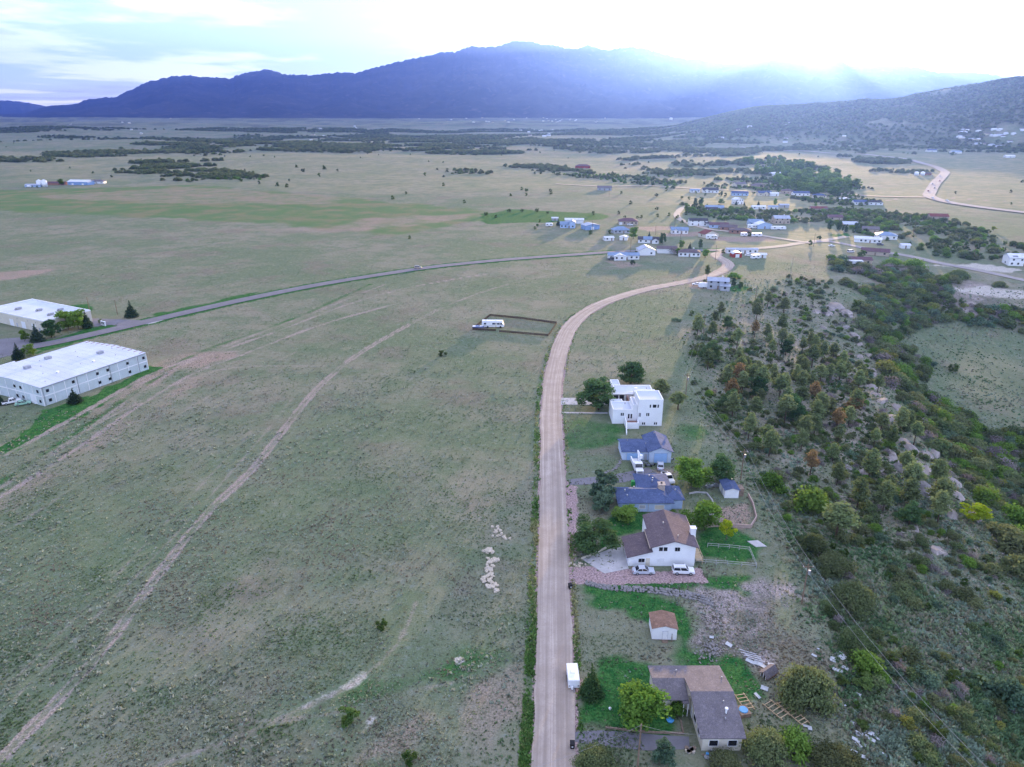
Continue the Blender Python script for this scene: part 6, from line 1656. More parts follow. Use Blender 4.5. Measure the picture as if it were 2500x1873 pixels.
p = P(1489, 1733); tag(link('white_ball', rock_mesh(900, 2, 1, 0), None, p + Vector((0, 0, .25))), 'white ball lying on the lawn left of the big leafy tree', 'ball'); bpy.data.objects['white_ball'].scale = (.28, .28, .28); bpy.data.objects['white_ball'].data.materials.append(M_WHITE)
def sheet(px, py, w, d, rz, label, group, mat, tilt=.12):
    p = P(px, py); o = MB().box(-w / 2, w / 2, -d / 2, d / 2, -.03, .03).obj('board', mat, loc=p + Vector((0, 0, .16))); o.rotation_euler = (rng.uniform(-tilt, tilt), rng.uniform(-tilt, tilt) + .08, radians(rz)); tag(o, label, 'board', group)
Z3 = lambda x, y: (1750 + x / 3.918, 1450 + y / 3.918)
for x, y, w, d, rz in ((115, 490, 1.2, .9, -40), (320, 650, 1.6, .8, -35), (395, 672, 1.5, 1.0, -30), (440, 695, 1.8, .9, -30), (522, 682, 1.2, .7, -10), (455, 908, 1.2, 1.0, -30), (388, 980, 1.2, .6, -60), (-50, 420, .8, .6, -20)):
    sheet(*Z3(x, y), w, d, rz, 'pale sheet of board on the grass behind the L-shaped house', 'pale boards behind the L-shaped house', WM['paleboard'])
for x, y, w, d, rz in ((1185, 595, 2.0, 1.4, -65), (1110, 620, .9, .6, -25), (1108, 645, 1.0, .6, -25), (1140, 732, 1.2, .6, -30), (1185, 745, .8, .6, -30), (1228, 715, 1.1, .8, -45), (968, 530, .5, .4, 60), (930, 595, .9, .5, -40), (1345, 970, 1.1, .7, -35)):
    sheet(*Z3(x, y), w, d, rz, 'pale sheet of board under the power wires beside the round oak', 'pale boards by the round oak', WM['paleboard'])
for x, y, w, d, rz in ((1215, 1070, .6, .5, 10), (1365, 1350, 1.2, .9, -20), (1440, 1330, 1.4, .6, -40), (1465, 1390, 1.6, .7, -40), (1390, 1310, 1.2, .5, -60), (1525, 1325, .9, .4, -30), (1525, 1380, 1.1, .4, -70), (1330, 1400, 1.2, .7, -30), (1355, 1450, 1.1, .6, -70), (1415, 1455, .9, .6, -20), (1415, 1570, .9, .7, -30), (1310, 1520, .9, .7, -30), (1300, 1240, .8, .5, -50), (1605, 1545, .8, .4, -40), (890, 1290, .9, .6, 70), (840, 1268, .9, .5, -20), (1480, 695 + 640, .8, .5, -30)):
    sheet(*Z3(x, y), w, d, rz, 'pale scrap board scattered on the slope at lower right', 'scrap boards on the lower right slope', WM['paleboard'])
sheet(2332, 1656, 1.3, 1.0, -50, 'single pale board lying alone on the scrub slope', None, WM['paleboard'])
for i in range(7):
    p = P(1825 + i * 3 + rng.uniform(-4, 4), 1594 + i * 3 + rng.uniform(-3, 3)); o = MB().box(-1.5, 1.5, -.09, .09, 0, .07).obj('timber', WM['grey'], loc=p + Vector((0, 0, .05 + .05 * i))); o.rotation_euler = (0, 0, radians(-24 + rng.uniform(-8, 8))); tag(o, 'grey timber in the loose stack on the pinkish dirt', 'timber', 'grey timber stack')
def playhouse():
    p = P(1876, 1648); r = thing('playhouse', 'small toppled playhouse with brown shingle roof by the round oak', 'playhouse', p, radians(28)); r.rotation_euler = (radians(6), radians(-12), radians(28))
    w, R = MB(), MB(); gable_x(w, R, -1.2, 1.2, -.8, .8, 1.0, .8, .2, .08, 0); w.obj('wall', WM['brick'], r); R.obj('roof', RM['greybrown'], r); MB().box(-1.24, -1.2, -.55, .55, .15, 1.1).obj('window', M_GLASS, r); MB().box(-1.3, -1.24, -.6, -.5, .1, 1.3).box(-1.3, -1.24, .5, .6, .1, 1.3).box(-1.3, -1.24, -.05, .05, .1, 1.5).obj('frame', M_TRIM, r)
playhouse()
def timber_frame(px, py, rz, L, W_, n, label):
    p = P(px, py); r = thing('wooden_pallet', label, 'pallet', p, radians(rz))
    for y in (-W_ / 2, W_ / 2): MB().box(-L / 2, L / 2, y - .05, y + .05, .25, .37).obj('beam', WM['lumber'], r)
    for i in range(n):
        x = -L / 2 + L * (i + .5) / n; MB().box(x - .06, x + .06, -W_ / 2 - .1, W_ / 2 + .1, .38, .46).obj('slat', WM['lumber'], r)
    for x in (-L / 2 + .1, L / 2 - .1):
        for y in (-W_ / 2, W_ / 2): MB().box(x - .05, x + .05, y - .055, y + .055, -.4, .25).obj('leg', WM['wood'], r)
timber_frame(*Z3(565, 1120), -58, 4.0, 1.8, 5, 'wide raw timber pallet lying on the dirt below the round oak')
timber_frame(*Z3(725, 1150), -62, 5.5, 1.4, 8, 'ladder-like timber pallet right of the wide one')
timber_frame(*Z3(262, 1045), -78, 3.6, 1.6, 5, 'raw timber pallet deck against the right wall of the L-shaped house')
def tub_stand():
    p = P(*Z3(250, 1140)); r = thing('hot_tub', 'rusty-framed tub with blue cover beside the L-shaped house', 'tub', p, .2)
    MB().box(-.9, .9, -1.0, 1.0, 0, .7).obj('frame', WM['wood'], r); MB().tube((0, 0, .7), (0, 0, .82), .75, .7, 14).obj('cover', M_TUB, r)
tub_stand()
junk = [('bucket', 'pale', (0, 0, 0)), ]
for i in range(16):
    p = P(rng.uniform(1718, 1790), rng.uniform(1828, 1852)); k = i % 4
    m = [M_TUB, M_WHITE, WM['wood'], M_STEEL][k]; b = MB()
    if k in (0, 1): b.tube((0, 0, 0), (0, 0, .45), .18, .24, 10)
    elif k == 2: b.box(-.7, .7, -.06, .06, 0, .09).box(-.6, .6, .1, .2, .0, .09)
    else: b.tube((0, 0, .1), (0, 0, .22), .42, .42, 12)
    tag(b.obj(['bucket', 'bucket', 'plank', 'tyre'][k], m, loc=p, rz=rng.uniform(0, 3)), ['blue bucket in the clutter at the near end of the L-shaped house', 'white bucket in the clutter at the near end of the L-shaped house', 'brown plank in the clutter at the near end of the L-shaped house', 'grey wheel in the clutter at the near end of the L-shaped house'][k], ['bucket', 'bucket', 'plank', 'wheel'][k], 'clutter at the near end of the L-shaped house')
for i in range(9):
    p = P(rng.uniform(1672, 1696), rng.uniform(1826, 1845)); tag(MB().tube((0, 0, 0), (0, 0, .35), .28, .33, 12).obj('planter', [M_STONE, M_GSTONE, WM['wood']][i % 3], loc=p), 'round planter in the row left of the clutter', 'planter', 'planters by the driveway end')
for i, (px, py) in enumerate(((1575, 1135), (1583, 1140), (1592, 1138), (1640, 1125))):
    p = P(px, py); r = thing('motorcycle', ('leftmost dark motorcycle beside the utility truck', 'middle dark motorcycle beside the utility truck', 'rightmost dark motorcycle beside the utility truck', 'dark quad bike at the right garage wall')[i], 'motorcycle', p, radians(-30 + 25 * i))
    for x in (-.7, .7): MB().tube((x, -.06, .32), (x, .06, .32), .32, .32, 12).obj('wheel', M_DARK, r)
    MB().box(-.5, .4, -.12, .12, .4, .75).box(-.6, .1, -.13, .13, .75, .85).obj('body', PAINT['grey'], r); MB().tube((.6, -.35, 1.0), (.6, .35, 1.0), .025).tube((.6, 0, 1.0), (.7, 0, .35), .03).obj('handlebar', M_STEEL, r)
for i in range(7):
    p = P(rng.uniform(1705, 1800), rng.uniform(1172, 1192)); b = MB().box(-.9, .9, -.5, .5, 0, .5).box(-.5, .2, -.4, .4, .5, .9)
    tag(b.obj('scrap_heap', [M_STEEL, WM['wood'], WM['grey']][i % 3], loc=p, rz=rng.uniform(0, 3)), 'scrap machine part under the trees behind the yard', 'scrap', 'scrap under the yard trees')
tag(MB().prism([(q.x, q.y) for q in [P(*A_) for A_ in ((1845, 1336), (1824, 1322), (1850, 1320), (1872, 1335))]][::1], -.6, [tz(*P(*A_)[:2]) + .12 for A_ in ((1845, 1336), (1824, 1322), (1850, 1320), (1872, 1335))]).obj('concrete_slab', M_CONC), 'pale concrete slab on the lawn right of the corral', 'slab', kind='structure')
drv = V((1236, 1582), (1300, 1578), (1420, 1588), (1488, 1592), (1490, 1618), (1400, 1622), (1300, 1612), (1238, 1602))
tag(MB().prism([tuple(P(*q)[:2]) for q in drv][::-1], -.3, .045).obj('driveway', M_ASPH), 'worn asphalt driveway to the L-shaped house', 'driveway', kind='structure')
drv = V((1228, 1036), (1290, 1030), (1345, 1022), (1400, 1010), (1420, 1022), (1350, 1042), (1290, 1046), (1230, 1048))
tag(MB().prism([tuple(P(*q)[:2]) for q in drv][::-1], -.3, .05).obj('driveway', M_ASPH), 'asphalt driveway up to the slate-blue hip-roofed house', 'driveway', kind='structure')

# ================================================================== trees and bushes placed one by one
HAND = [
 ('bigpine', 1446, 1338, 98, 'big round dark pine between the gravel road and the brown-roofed house', 103),
 ('bluetree', 1470, 1216, 80, 'blue-green bushy tree left of the slate-blue roof, farther of two', 62),
 ('bluetree', 1472, 1246, 66, 'blue-green bushy tree left of the slate-blue roof, nearer of two', 54),
 ('leaftree', 1686, 1190, 88, 'large bright leafy tree above the walled yard', 86),
 ('bigpine', 1757, 1180, 80, 'dark bushy tree behind the bright leafy tree and yard shed', 62),
 ('leaftree', 1716, 1294, 88, 'leafy tree growing against the brown roof', 78),
 ('leaftree', 1528, 1272, 52, 'thin airy leafy tree in front of the pale blue wall', 60),
 ('yellowtree', 1772, 1320, 54, 'small yellow-green tree on the lawn right of the brown roof', 36),
 ('greenbush', 1642, 1254, 16, 'dark shrub below the pale blue house corner', 1.4),
 ('conepine', 1443, 1697, 92, 'cone-shaped green pine behind the white cargo trailer', 60),
 ('leaftree', 1560, 1776, 138, 'big yellow-green leafy tree beside the L-shaped house', 122),
 ('greenbush', 1650, 1742, 44, 'dark leafy bush under the porch of the L-shaped house', 48),
 ('oakbig', 1455, 1868, 60, 'wide bush at the bottom edge right of the gravel road', 105),
 ('bluetree', 1618, 1862, 66, 'pale round bushy tree at the bottom edge by the driveway', 50),
 ('oakbig', 1965, 1706, 118, 'large round dark oak right of the L-shaped house', 140),
 ('oakbig', 1868, 1846, 100, 'dark oak clump right of the near end of the L-shaped house', 120),
 ('greenbush', 1935, 1830, 80, 'bright green oak in the dark clump at the bottom edge', 90),
 ('oakbig', 2030, 1872, 84, 'rightmost dark oak of the clump at the bottom edge', 130),
 ('oakbig', 1770, 1876, 44, 'low dark oak at the bottom edge below the clutter', 90),
 ('juniper', 2105, 1676, 42, 'bright green juniper under the power wires', 46),
 ('juniper', 2107, 1780, 28, 'small round green juniper among the scrap boards', 28),
 ('juniper', 2054, 1668, 24, 'small green juniper beside the fallen boards', 26),
 ('juniper', 2090, 1730, 24, 'small olive juniper below the bright green juniper', 1.0),
 ('juniper', 2285, 1798, 48, 'green cone juniper alone on the lower right slope', 40),
 ('bluebush', 2452, 1712, 85, 'large pale green bush at the lower right edge', 100),
 ('greenbush', 2112, 1640, 70, 'bright green oak left of the power wires', 85),
 ('oakbig', 2085, 1580, 70, 'dark green oak clump above the bright green juniper', 90),
 ('oakbig', 2085, 1480, 86, 'dark oak thicket on the slope right of the brown pole', 110),
 ('oakbig', 2030, 1395, 70, 'dark oak thicket above the brown pole slope', 90),
 ('oakbig', 1985, 1350, 64, 'dark oak thicket beside the power wires above the brown pole', 70),
 ('greenbush', 1975, 1245, 74, 'broad bright green oak beside the power wires', 92),
 ('pine', 2040, 1310, 96, 'olive pine standing over the dark oak thickets', 72),
 ('bigpine', 1460, 1000, 88, 'big round pine in front of the pueblo-style house', 87),
 ('bigpine', 1540, 936, 60, 'round pine behind the pueblo-style house', 68),
 ('pine', 1612, 968, 48, 'pine at the right wall of the pueblo-style house, farther one', 46),
 ('pine', 1655, 1000, 48, 'pine at the right wall of the pueblo-style house, nearer one', 44),
 ('greenbush', 1880, 1195, 60, 'dark green bush beside the power wires above the yard', 76),
 ('juniper', 1079, 869, 17, 'lone dark juniper in the field below the motorhome pen', 20),
 ('juniper', 932, 1537, 33, 'small green juniper alone in the prairie', 27),
 ('juniper', 850, 1767, 50, 'round olive juniper alone near the bottom of the prairie', 42),
 ('juniper', 1000, 1866, 45, 'small juniper at the bottom edge of the prairie', .9),
 ('spruce', 322, 774, 42, 'lone spruce beside the warehouse drive', 30),
 ('leaftree', 168, 806, 50, 'dark leafy tree against the far warehouse, left one', 44),
 ('leaftree', 192, 804, 50, 'dark leafy tree against the far warehouse, right one', 40),
 ('spruce', 214, 801, 48, 'tall dark spruce at the far warehouse corner', 24),
 ('bigpine', 126, 824, 46, 'dark round pine before the far warehouse wall', 36),
 ('spruce', 92, 834, 46, 'dark spruce left of the round pine at the far warehouse', 34),
 ('leaftree', 60, 833, 30, 'pale leafy small tree left of the dark spruces', .9),
 ('spruce', 46, 878, 44, 'dark spruce at the corner of the near warehouse roof', 26),
 ('leaftree', 74, 868, 34, 'pale bushy tree beside the corner spruce', 1.1),
 ('spruce', 184, 984, 42, 'bushy spruce in front of the near warehouse wall', 34),
 ('spruce', 2, 988, 38, 'spruce cut by the left edge beside the white pickup', 1.0),
 ('juniper', 247, 790, 13, 'low round shrub behind the monument sign', 1.4),
 ('spruce', 62, 748, 14, 'small conifer behind the far warehouse roof, left one', 1.0),
 ('spruce', 95, 748, 14, 'small conifer behind the far warehouse roof, right one', .9),
 ('leaftree', 1546, 584, 32, 'large dark leafy tree beside the blue-roofed grey house', 1.1),
 ('bigpine', 1617, 596, 30, 'tall dark pine right of the dark split gables', .75),
 ('spruce', 1585, 577, 14, 'small spruce behind the dark split gables', .9),
 ('juniper', 1488, 571, 11, 'dark juniper left of the blue-roofed grey house', 1.2),
 ('spruce', 1363, 551, 19, 'dark conifer left of the blue-roofed two-storey house', 1.0),
 ('leaftree', 1663, 607, 22, 'bright leafy tree above the red-brown hip roof', 1.1),
 ('spruce', 1684, 608, 18, 'narrow spruce above the red-brown hip roof', 1.0),
 ('bigpine', 1709, 608, 25, 'tall pine above the right end of the red-brown hip roof', .7),
 ('leaftree', 1722, 629, 24, 'dull leafy tree at the right end of the red-brown hip roof', 1.0),
 ('greybush', 1643, 620, 20, 'grey twiggy thicket between the storage building and the ranch house', 1.3),
 ('leaftree', 1655, 622, 18, 'green leafy tree left of the ranch house', 1.0),
 ('pine', 1725, 684, 38, 'tall-trunked pine beside the road bend', .75),
 ('greenbush', 1791, 680, 20, 'broad green bush above the grey cabin', 1.3),
 ('juniper', 1720, 695, 14, 'dark juniper left of the grey cabin', 1.1),
 ('bigpine', 1790, 700, 24, 'dark pine right of the grey cabin, nearer the wall', .8),
 ('bigpine', 1808, 704, 18, 'dark pine right of the grey cabin, farther from the wall', .9),
 ('juniper', 1544, 646, 14, 'round dark juniper in front of the long blue-roofed home', 1.1),
 ('juniper', 1553, 624, 12, 'dark juniper behind the right end of the long blue-roofed home', 1.1),
 ('juniper', 1765, 619, 12, 'dark round bush left of the grey mobile home', 1.2),
 ('bigpine', 1697, 503, 20, 'dark pine at the left of the tree belt', .7),
 ('bigpine', 1712, 501, 21, 'dark pine second from the left of the tree belt', .85),
 ('leaftree', 1760, 499, 15, 'bright round leafy tree in the tree belt', 1.1),
 ('spruce', 1797, 501, 14, 'dark spruce left of the tall narrow white house', .8),
 ('spruce', 1817, 502, 12, 'dark spruce right of the tall narrow white house', .9),
 ('spruce', 1851, 504, 17, 'tall spruce in the tree belt right of the narrow white house', .8),
 ('leaftree', 1892, 502, 18, 'slim leafy tree at the right end of the tree belt', .7),
 ('leaftree', 1678, 520, 22, 'bright leafy tree at the left corner of the tree belt', 1.2),
 ('leaftree', 1692, 524, 20, 'bright leafy tree inside the left corner of the tree belt', 1.2),
 ('leaftree', 1990, 508, 14, 'slender leafy tree left of the rusty red roof', .8),
 ('juniper', 1850, 556, 12, 'dark bush between the two blue houses', 1.3),
 ('juniper', 1830, 577, 11, 'round dark bush between the camper and the trailer', 1.3),
 ('juniper', 1978, 599, 15, 'round dark bush at the lane fork, nearer one', 1.1),
 ('juniper', 2000, 584, 10, 'round dark bush at the lane fork, farther one', 1.4),
 ('leaftree', 2186, 628, 14, 'small bright leafy tree by the lane below the brush', .9),
 ('bigpine', 2025, 562, 26, 'dark pine in the grove above the curving drive, left one', .9),
 ('bigpine', 2048, 564, 26, 'dark pine in the grove above the curving drive, middle one', .9),
 ('bigpine', 2062, 568, 22, 'dark pine in the grove above the curving drive, right one', .9),
 ('bluetree', 2092, 566, 26, 'blue-dark spruce-like tree right of the solar-roofed house', .9),
 ('juniper', 2165, 588, 11, 'dark round bush at the wide blue roof', 1.2),
 ('juniper', 2103, 628, 20, 'dark bush left of the farther maroon roof', 1.2),
 ('greenbush', 2180, 650, 26, 'large green bush right of the nearer maroon roof', 1.4),
 ('greenbush', 2230, 655, 30, 'large bright bush below the lane right of the maroon roofs', 1.3),
 ('oakbig', 2340, 680, 28, 'spreading dark oak above the pale rock exposure', 1.1),
 ('oakbig', 2440, 700, 18, 'low dark oak beside the grey lane at far right', 1.1),
 ('yellowtree', 2425, 565, 13, 'yellow tree in the right-hand oak brush', 1.8),
 ('yellowtree', 2375, 1270, 52, 'bright yellow-green tree below the escarpment ledges', 62),
 ('leaftree', 150, 452, 16, 'dark leafy tree left of the blue-roofed barn', 1.2),
 ('leaftree', 200, 450, 13, 'dark leafy tree right of the blue-roofed barn', 1.2),
 ('brownpine', 2085, 1010, 46, 'rusty brown dying pine on the escarpment crest', 40),
]
for key, px, py, hp, lab, wd in HAND: plant_px(key, px, py, hp * (1.08 if wd > 5 else 1), lab, None, wd if wd < 5 else 1, wpx=wd * 1.1 if wd > 5 else None)
FIELDJ = [(885, 516), (848, 431), (877, 420), (1003, 439), (918, 380), (1050, 466), (1071, 471), (1100, 459), (1128, 458), (1160, 458), (1183, 462), (1127, 411), (1190, 420), (958, 402), (1038, 373), (1275, 505), (1510 / K, 524 / K), (1526 / K, 532 / K), (1556 / K, 534 / K), (1566 / K, 533 / K), (1604 / K, 513 / K), (1633 / K, 528 / K), (1654 / K, 534 / K), (1605 / K, 530 / K), (1442 / K, 573 / K), (1448 / K, 525 / K), (1666 / K, 544 / K), (1680 / K, 544 / K), (1626 / K, 467 / K), (1517 / K, 474 / K), (1603 / K, 480 / K), (1665 / K, 485 / K), (1682 / K, 488 / K), (1700 / K, 473 / K), (1722 / K, 478 / K), (1760 / K, 478 / K), (1771 / K, 480 / K), (1840 / K, 474 / K), (1306 / K, 560 / K), (1312 / K, 553 / K), (1318 / K, 543 / K), (570, 385), (625, 392), (655, 372), (690, 382), (640, 362), (600, 402), (560, 398), (520, 392), (700, 366), (620, 405)]
for i, (x, y) in enumerate(FIELDJ):
    plant_px('juniper', x * K, y * K, rng.uniform(7, 11) if y < 520 else 11, 'dark juniper dotted on the open middle-distance fields', 'junipers dotted on the middle-distance fields', 1.15, False)

# -- pines of the slope
taken = []
X, Y = world_samples(V((1545, 850), (1590, 770), (1690, 700), (1780, 750), (1860, 800), (1900, 850), (1935, 900), (1990, 950), (2030, 1020), (2080, 1090), (2020, 1150), (1900, 1130), (1790, 1060), (1650, 1000)), 1 / 26, 5)
X2, Y2 = world_samples(V((1440, 760), (1500, 690), (1640, 640), (1740, 680), (1700, 720), (1600, 770), (1540, 860)), 1 / 170, 6)
X, Y = np.concatenate([X, X2]), np.concatenate([Y, Y2])
k = clear_of(X, Y, 3); X, Y = X[k], Y[k]
dn = fbm(X / 24, Y / 24, 3, 71); k = (dn > .39) & (nprng.random(len(X)) < 1 - .75 * sstep(265, 340, Y)); X, Y = X[k], Y[k]
k = thin(X, Y, 5.2); X, Y = X[k], Y[k]
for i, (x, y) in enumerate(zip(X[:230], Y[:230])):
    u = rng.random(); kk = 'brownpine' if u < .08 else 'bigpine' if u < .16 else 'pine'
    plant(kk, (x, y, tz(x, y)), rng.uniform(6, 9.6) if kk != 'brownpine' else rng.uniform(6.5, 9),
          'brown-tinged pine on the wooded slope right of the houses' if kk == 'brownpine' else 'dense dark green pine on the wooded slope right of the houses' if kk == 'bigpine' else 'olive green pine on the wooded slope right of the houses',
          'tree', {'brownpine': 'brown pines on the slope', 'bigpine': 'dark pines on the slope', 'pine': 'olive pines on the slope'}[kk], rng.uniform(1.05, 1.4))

# -- brush of the slope, the gulch and the village belts
def brush_field():
    xs, ys, sz, kd = [], [], [], []
    def put(poly, per, smin, smax, mix, seed, dmin, noise_lo=None, pad=2.0):
        X, Y = world_samples(poly, per, seed)
        k = clear_of(X, Y, pad); X, Y = X[k], Y[k]
        if noise_lo is not None: k = fbm(X / 30, Y / 30, 3, seed + 5) > noise_lo; X, Y = X[k], Y[k]
        if seed in (31, 43): k = np.random.default_rng(seed + 1).random(len(X)) < 1 - .68 * sstep(255, 320, Y); X, Y = X[k], Y[k]
        k = thin(X, Y, dmin); X, Y = X[k], Y[k]
        r = np.random.default_rng(seed)
        names = [m for m, w in mix]; ww = np.array([w for m, w in mix], float); ww /= ww.sum()
        xs.append(X); ys.append(Y); sz.append(r.uniform(smin, smax, len(X)) * r.uniform(.8, 1.25, len(X))); kd.append(r.choice(names, len(X), p=ww))
    slope = V((1470, 760), (1600, 660), (1720, 590), (1790, 600), (1860, 720), (1900, 850), (1990, 950), (2060, 1060), (2160, 1180), (2225, 1280), (2260, 1500), (2240, 1690), (2010, 1690), (1860, 1470), (1760, 1280), (1690, 1110), (1600, 980), (1500, 850))
    put(slope, 1 / 7, .7, 2.1, [('oak', 7), ('greenbush', 1.6), ('bluebush', 1.2), ('greybush', .9), ('autumnbush', .3), ('juniper', 2)], 31, 1.6, .40)
    gulch = V((1790, 560), (1880, 580), (2000, 590), (2060, 610), (2040, 650), (2260, 680), (2270, 730), (2050, 690), (1960, 720), (1975, 770), (2060, 800), (2110, 850), (2180, 905), (2270, 960), (2290, 1400), (2215, 1270), (2160, 1180), (2050, 1040), (1960, 900), (1900, 800), (1850, 680))
    put(gulch, 1 / 5, 1.8, 4.4, [('oak', 6), ('greenbush', 2.4), ('bluebush', 1.0), ('greybush', .8), ('autumnbush', .8), ('juniper', 1.2)], 37, 2.6, .36)
    lowr = V((1880, 1420), (2000, 1400), (2240, 1500), (2260, 1700), (2050, 1700), (1960, 1560))
    put(lowr, 1 / 6, .5, 1.3, [('oak', 4), ('bluebush', 2), ('greybush', 2), ('autumnbush', 1)], 41, 1.2, .42)
    mid = V((1430, 690), (1560, 640), (1720, 600), (1800, 610), (1790, 660), (1600, 700), (1500, 770))
    put(mid, 1 / 22, 1.0, 2.2, [('oak', 4), ('juniper', 2), ('bluebush', 1)], 43, 3.0, .5)
    X, Y, S, Kd = map(np.concatenate, (xs, ys, sz, kd))
    if len(BRUSHK): pass
    order = np.argsort(np.hypot(X, Y) / S)
    return X[order], Y[order], S[order], Kd[order]
BRUSHK = ()
BX, BY, BS, BK = brush_field()
Z = terrain(BX, BY)
desc = {'oak': ('dull green oak bush', 'oak bushes'), 'greenbush': ('fresh green bush', 'fresh green bushes'), 'bluebush': ('blue-green bush', 'blue-green bushes'), 'greybush': ('grey leafless bush', 'grey leafless bushes'), 'autumnbush': ('yellowing bush', 'yellowing bushes'), 'juniper': ('small dark juniper', 'junipers')}
cnt = {}
rest = np.ones(len(BX), bool)
for i in range(len(BX)):
    kk = str(BK[i])
    if cnt.get(kk, 0) >= {'oak': 170, 'juniper': 60}.get(kk, 60): continue
    cnt[kk] = cnt.get(kk, 0) + 1; rest[i] = False
    plant(kk, (BX[i], BY[i], Z[i] - .1), BS[i], desc[kk][0] + ' on the brushy slope and gulch right of the houses', None, desc[kk][1] + ' of the slope and gulch', rng.uniform(.95, 1.4), False)
for kk in desc:
    m = rest & (BK == kk)
    if m.sum(): scatter_object('brush', np.column_stack([BX[m], BY[m], Z[m] - .1]), BS[m] / VEG[kk]['H'], nprng.uniform(0, 6.28, m.sum()), [kk], {'oak': 'mass of dull green oak brush filling the gulch', 'greenbush': 'fresh green brush among the gulch oaks', 'bluebush': 'blue-green brush low in the gulch', 'greybush': 'grey leafless brush in the gulch', 'autumnbush': 'yellowing brush in the gulch', 'juniper': 'small junipers spread through the gulch brush'}[kk], 'brush')

# -- belts and far brush
def far_brush():
    r = np.random.default_rng(77)
    Xs, Ys = [], []
    for s, soft, p in BRUSHW:
        x0, y0 = p.min(0) - soft; x1, y1 = p.max(0) + soft; A = (x1 - x0) * (y1 - y0); R = np.hypot(p[:, 0], p[:, 1]).mean()
        n = int(min(A / (11 if R < 1000 else 22 if R < 1600 else 60), 26000)); Xs.append(r.uniform(x0, x1, n)); Ys.append(r.uniform(y0, y1, n))
    a = r.uniform(-.66, .66, 90000); q = np.sqrt(r.uniform(1400 ** 2, 4200 ** 2, 90000)); Xs.append(q * np.sin(a)); Ys.append(q * np.cos(a))
    X, Y = np.concatenate(Xs), np.concatenate(Ys)
    d = brush(X, Y); k = r.random(len(X)) < d * 1.1 - .12; X, Y = X[k], Y[k]
    k = clear_of(X, Y, 4); X, Y = X[k], Y[k]
    return X, Y
FX, FY = far_brush()
R_ = np.hypot(FX, FY)
jw = WP(V((1595, 342), (1700, 346), (1770, 366), (1835, 378), (1860, 402), (1810, 424), (1720, 418), (1670, 395), (1620, 372)))
cot = inside(jw, FX, FY)
s = nprng.uniform(2.2, 4.8, len(FX)) * np.where(R_ > 1400, 1.35, 1.0)
near = (R_ < 1150) & ~cot
_g = fbm(FX / 13, FY / 13, 3, 19) > .43
_i = np.nonzero(near & _g)[0]; _i = _i[thin(FX[_i], FY[_i], 4.3)]
near2 = np.zeros(len(FX), bool); near2[_i] = True
_o = _i[np.argsort(R_[_i] / s[_i])][:260]
for i in _o:
    kk = rng.choice(['oak', 'oak', 'greenbush', 'juniper']); near2[i] = False
    plant(kk, (FX[i], FY[i], tz(FX[i], FY[i]) - .2), s[i] * .95, {'oak': 'dull green oak bush in the brush belts around the village', 'greenbush': 'fresh green bush in the brush belts around the village', 'juniper': 'dark juniper in the brush belts around the village'}[kk], None, {'oak': 'oak bushes of the village belts', 'greenbush': 'green bushes of the village belts', 'juniper': 'junipers of the village belts'}[kk], rng.uniform(.9, 1.3), False)
def sc(mask, keys, size, name, lab, cat):
    if mask.sum(): scatter_object(name, np.column_stack([FX[mask], FY[mask], terrain(FX[mask], FY[mask]) - .2]), size[mask] / VEG[keys[0]]['H'], nprng.uniform(0, 6.28, mask.sum()), keys, lab, cat)
sc(near2, ['oak', 'greenbush', 'juniper'], s * .95, 'village_brush', 'dark brush belts around and behind the village houses', 'brush')
sc(~near & ~cot, ['oak'], s * 1.15, 'far_brush', 'far dark oak brush on the rolling ground and side hill', 'brush')
k2 = thin(FX[cot], FY[cot], 10.0); ci = np.nonzero(cot)[0][k2]
for i in ci[:120]:
    plant('leaftree', (FX[i], FY[i], tz(FX[i], FY[i])), rng.uniform(8, 14), 'bright green cottonwood in the sunlit gulch beyond the village', 'tree', 'cottonwoods of the sunlit gulch', rng.uniform(1.0, 1.3), False)
m3 = cot.copy(); m3[ci[:120]] = False; m3 &= nprng.random(len(FX)) < .5
sc(m3, ['greenbush', 'oak'], s * .9, 'gulch_brush', 'green undergrowth below the cottonwoods', 'brush')
# junipers dotted far out
a = nprng.uniform(-.66, .66, 420); q = np.sqrt(nprng.uniform(760 ** 2, 2600 ** 2, 420)); JX, JY = q * np.sin(a), q * np.cos(a)
kk = clear_of(JX, JY, 5) & (JY > 0) & ~((np.arctan2(JX, JY) < -.05) & (q < 1000)); JX, JY = JX[kk], JY[kk]
tz_ = terrain(JX, JY)
for x, y, z in list(zip(JX, JY, tz_))[:150]:
    plant('juniper', (x, y, z), rng.uniform(2.4, 4.2), 'tiny far juniper dotted on the distant grassland', 'tree', 'junipers dotted on the distant grassland', 1.2, False)

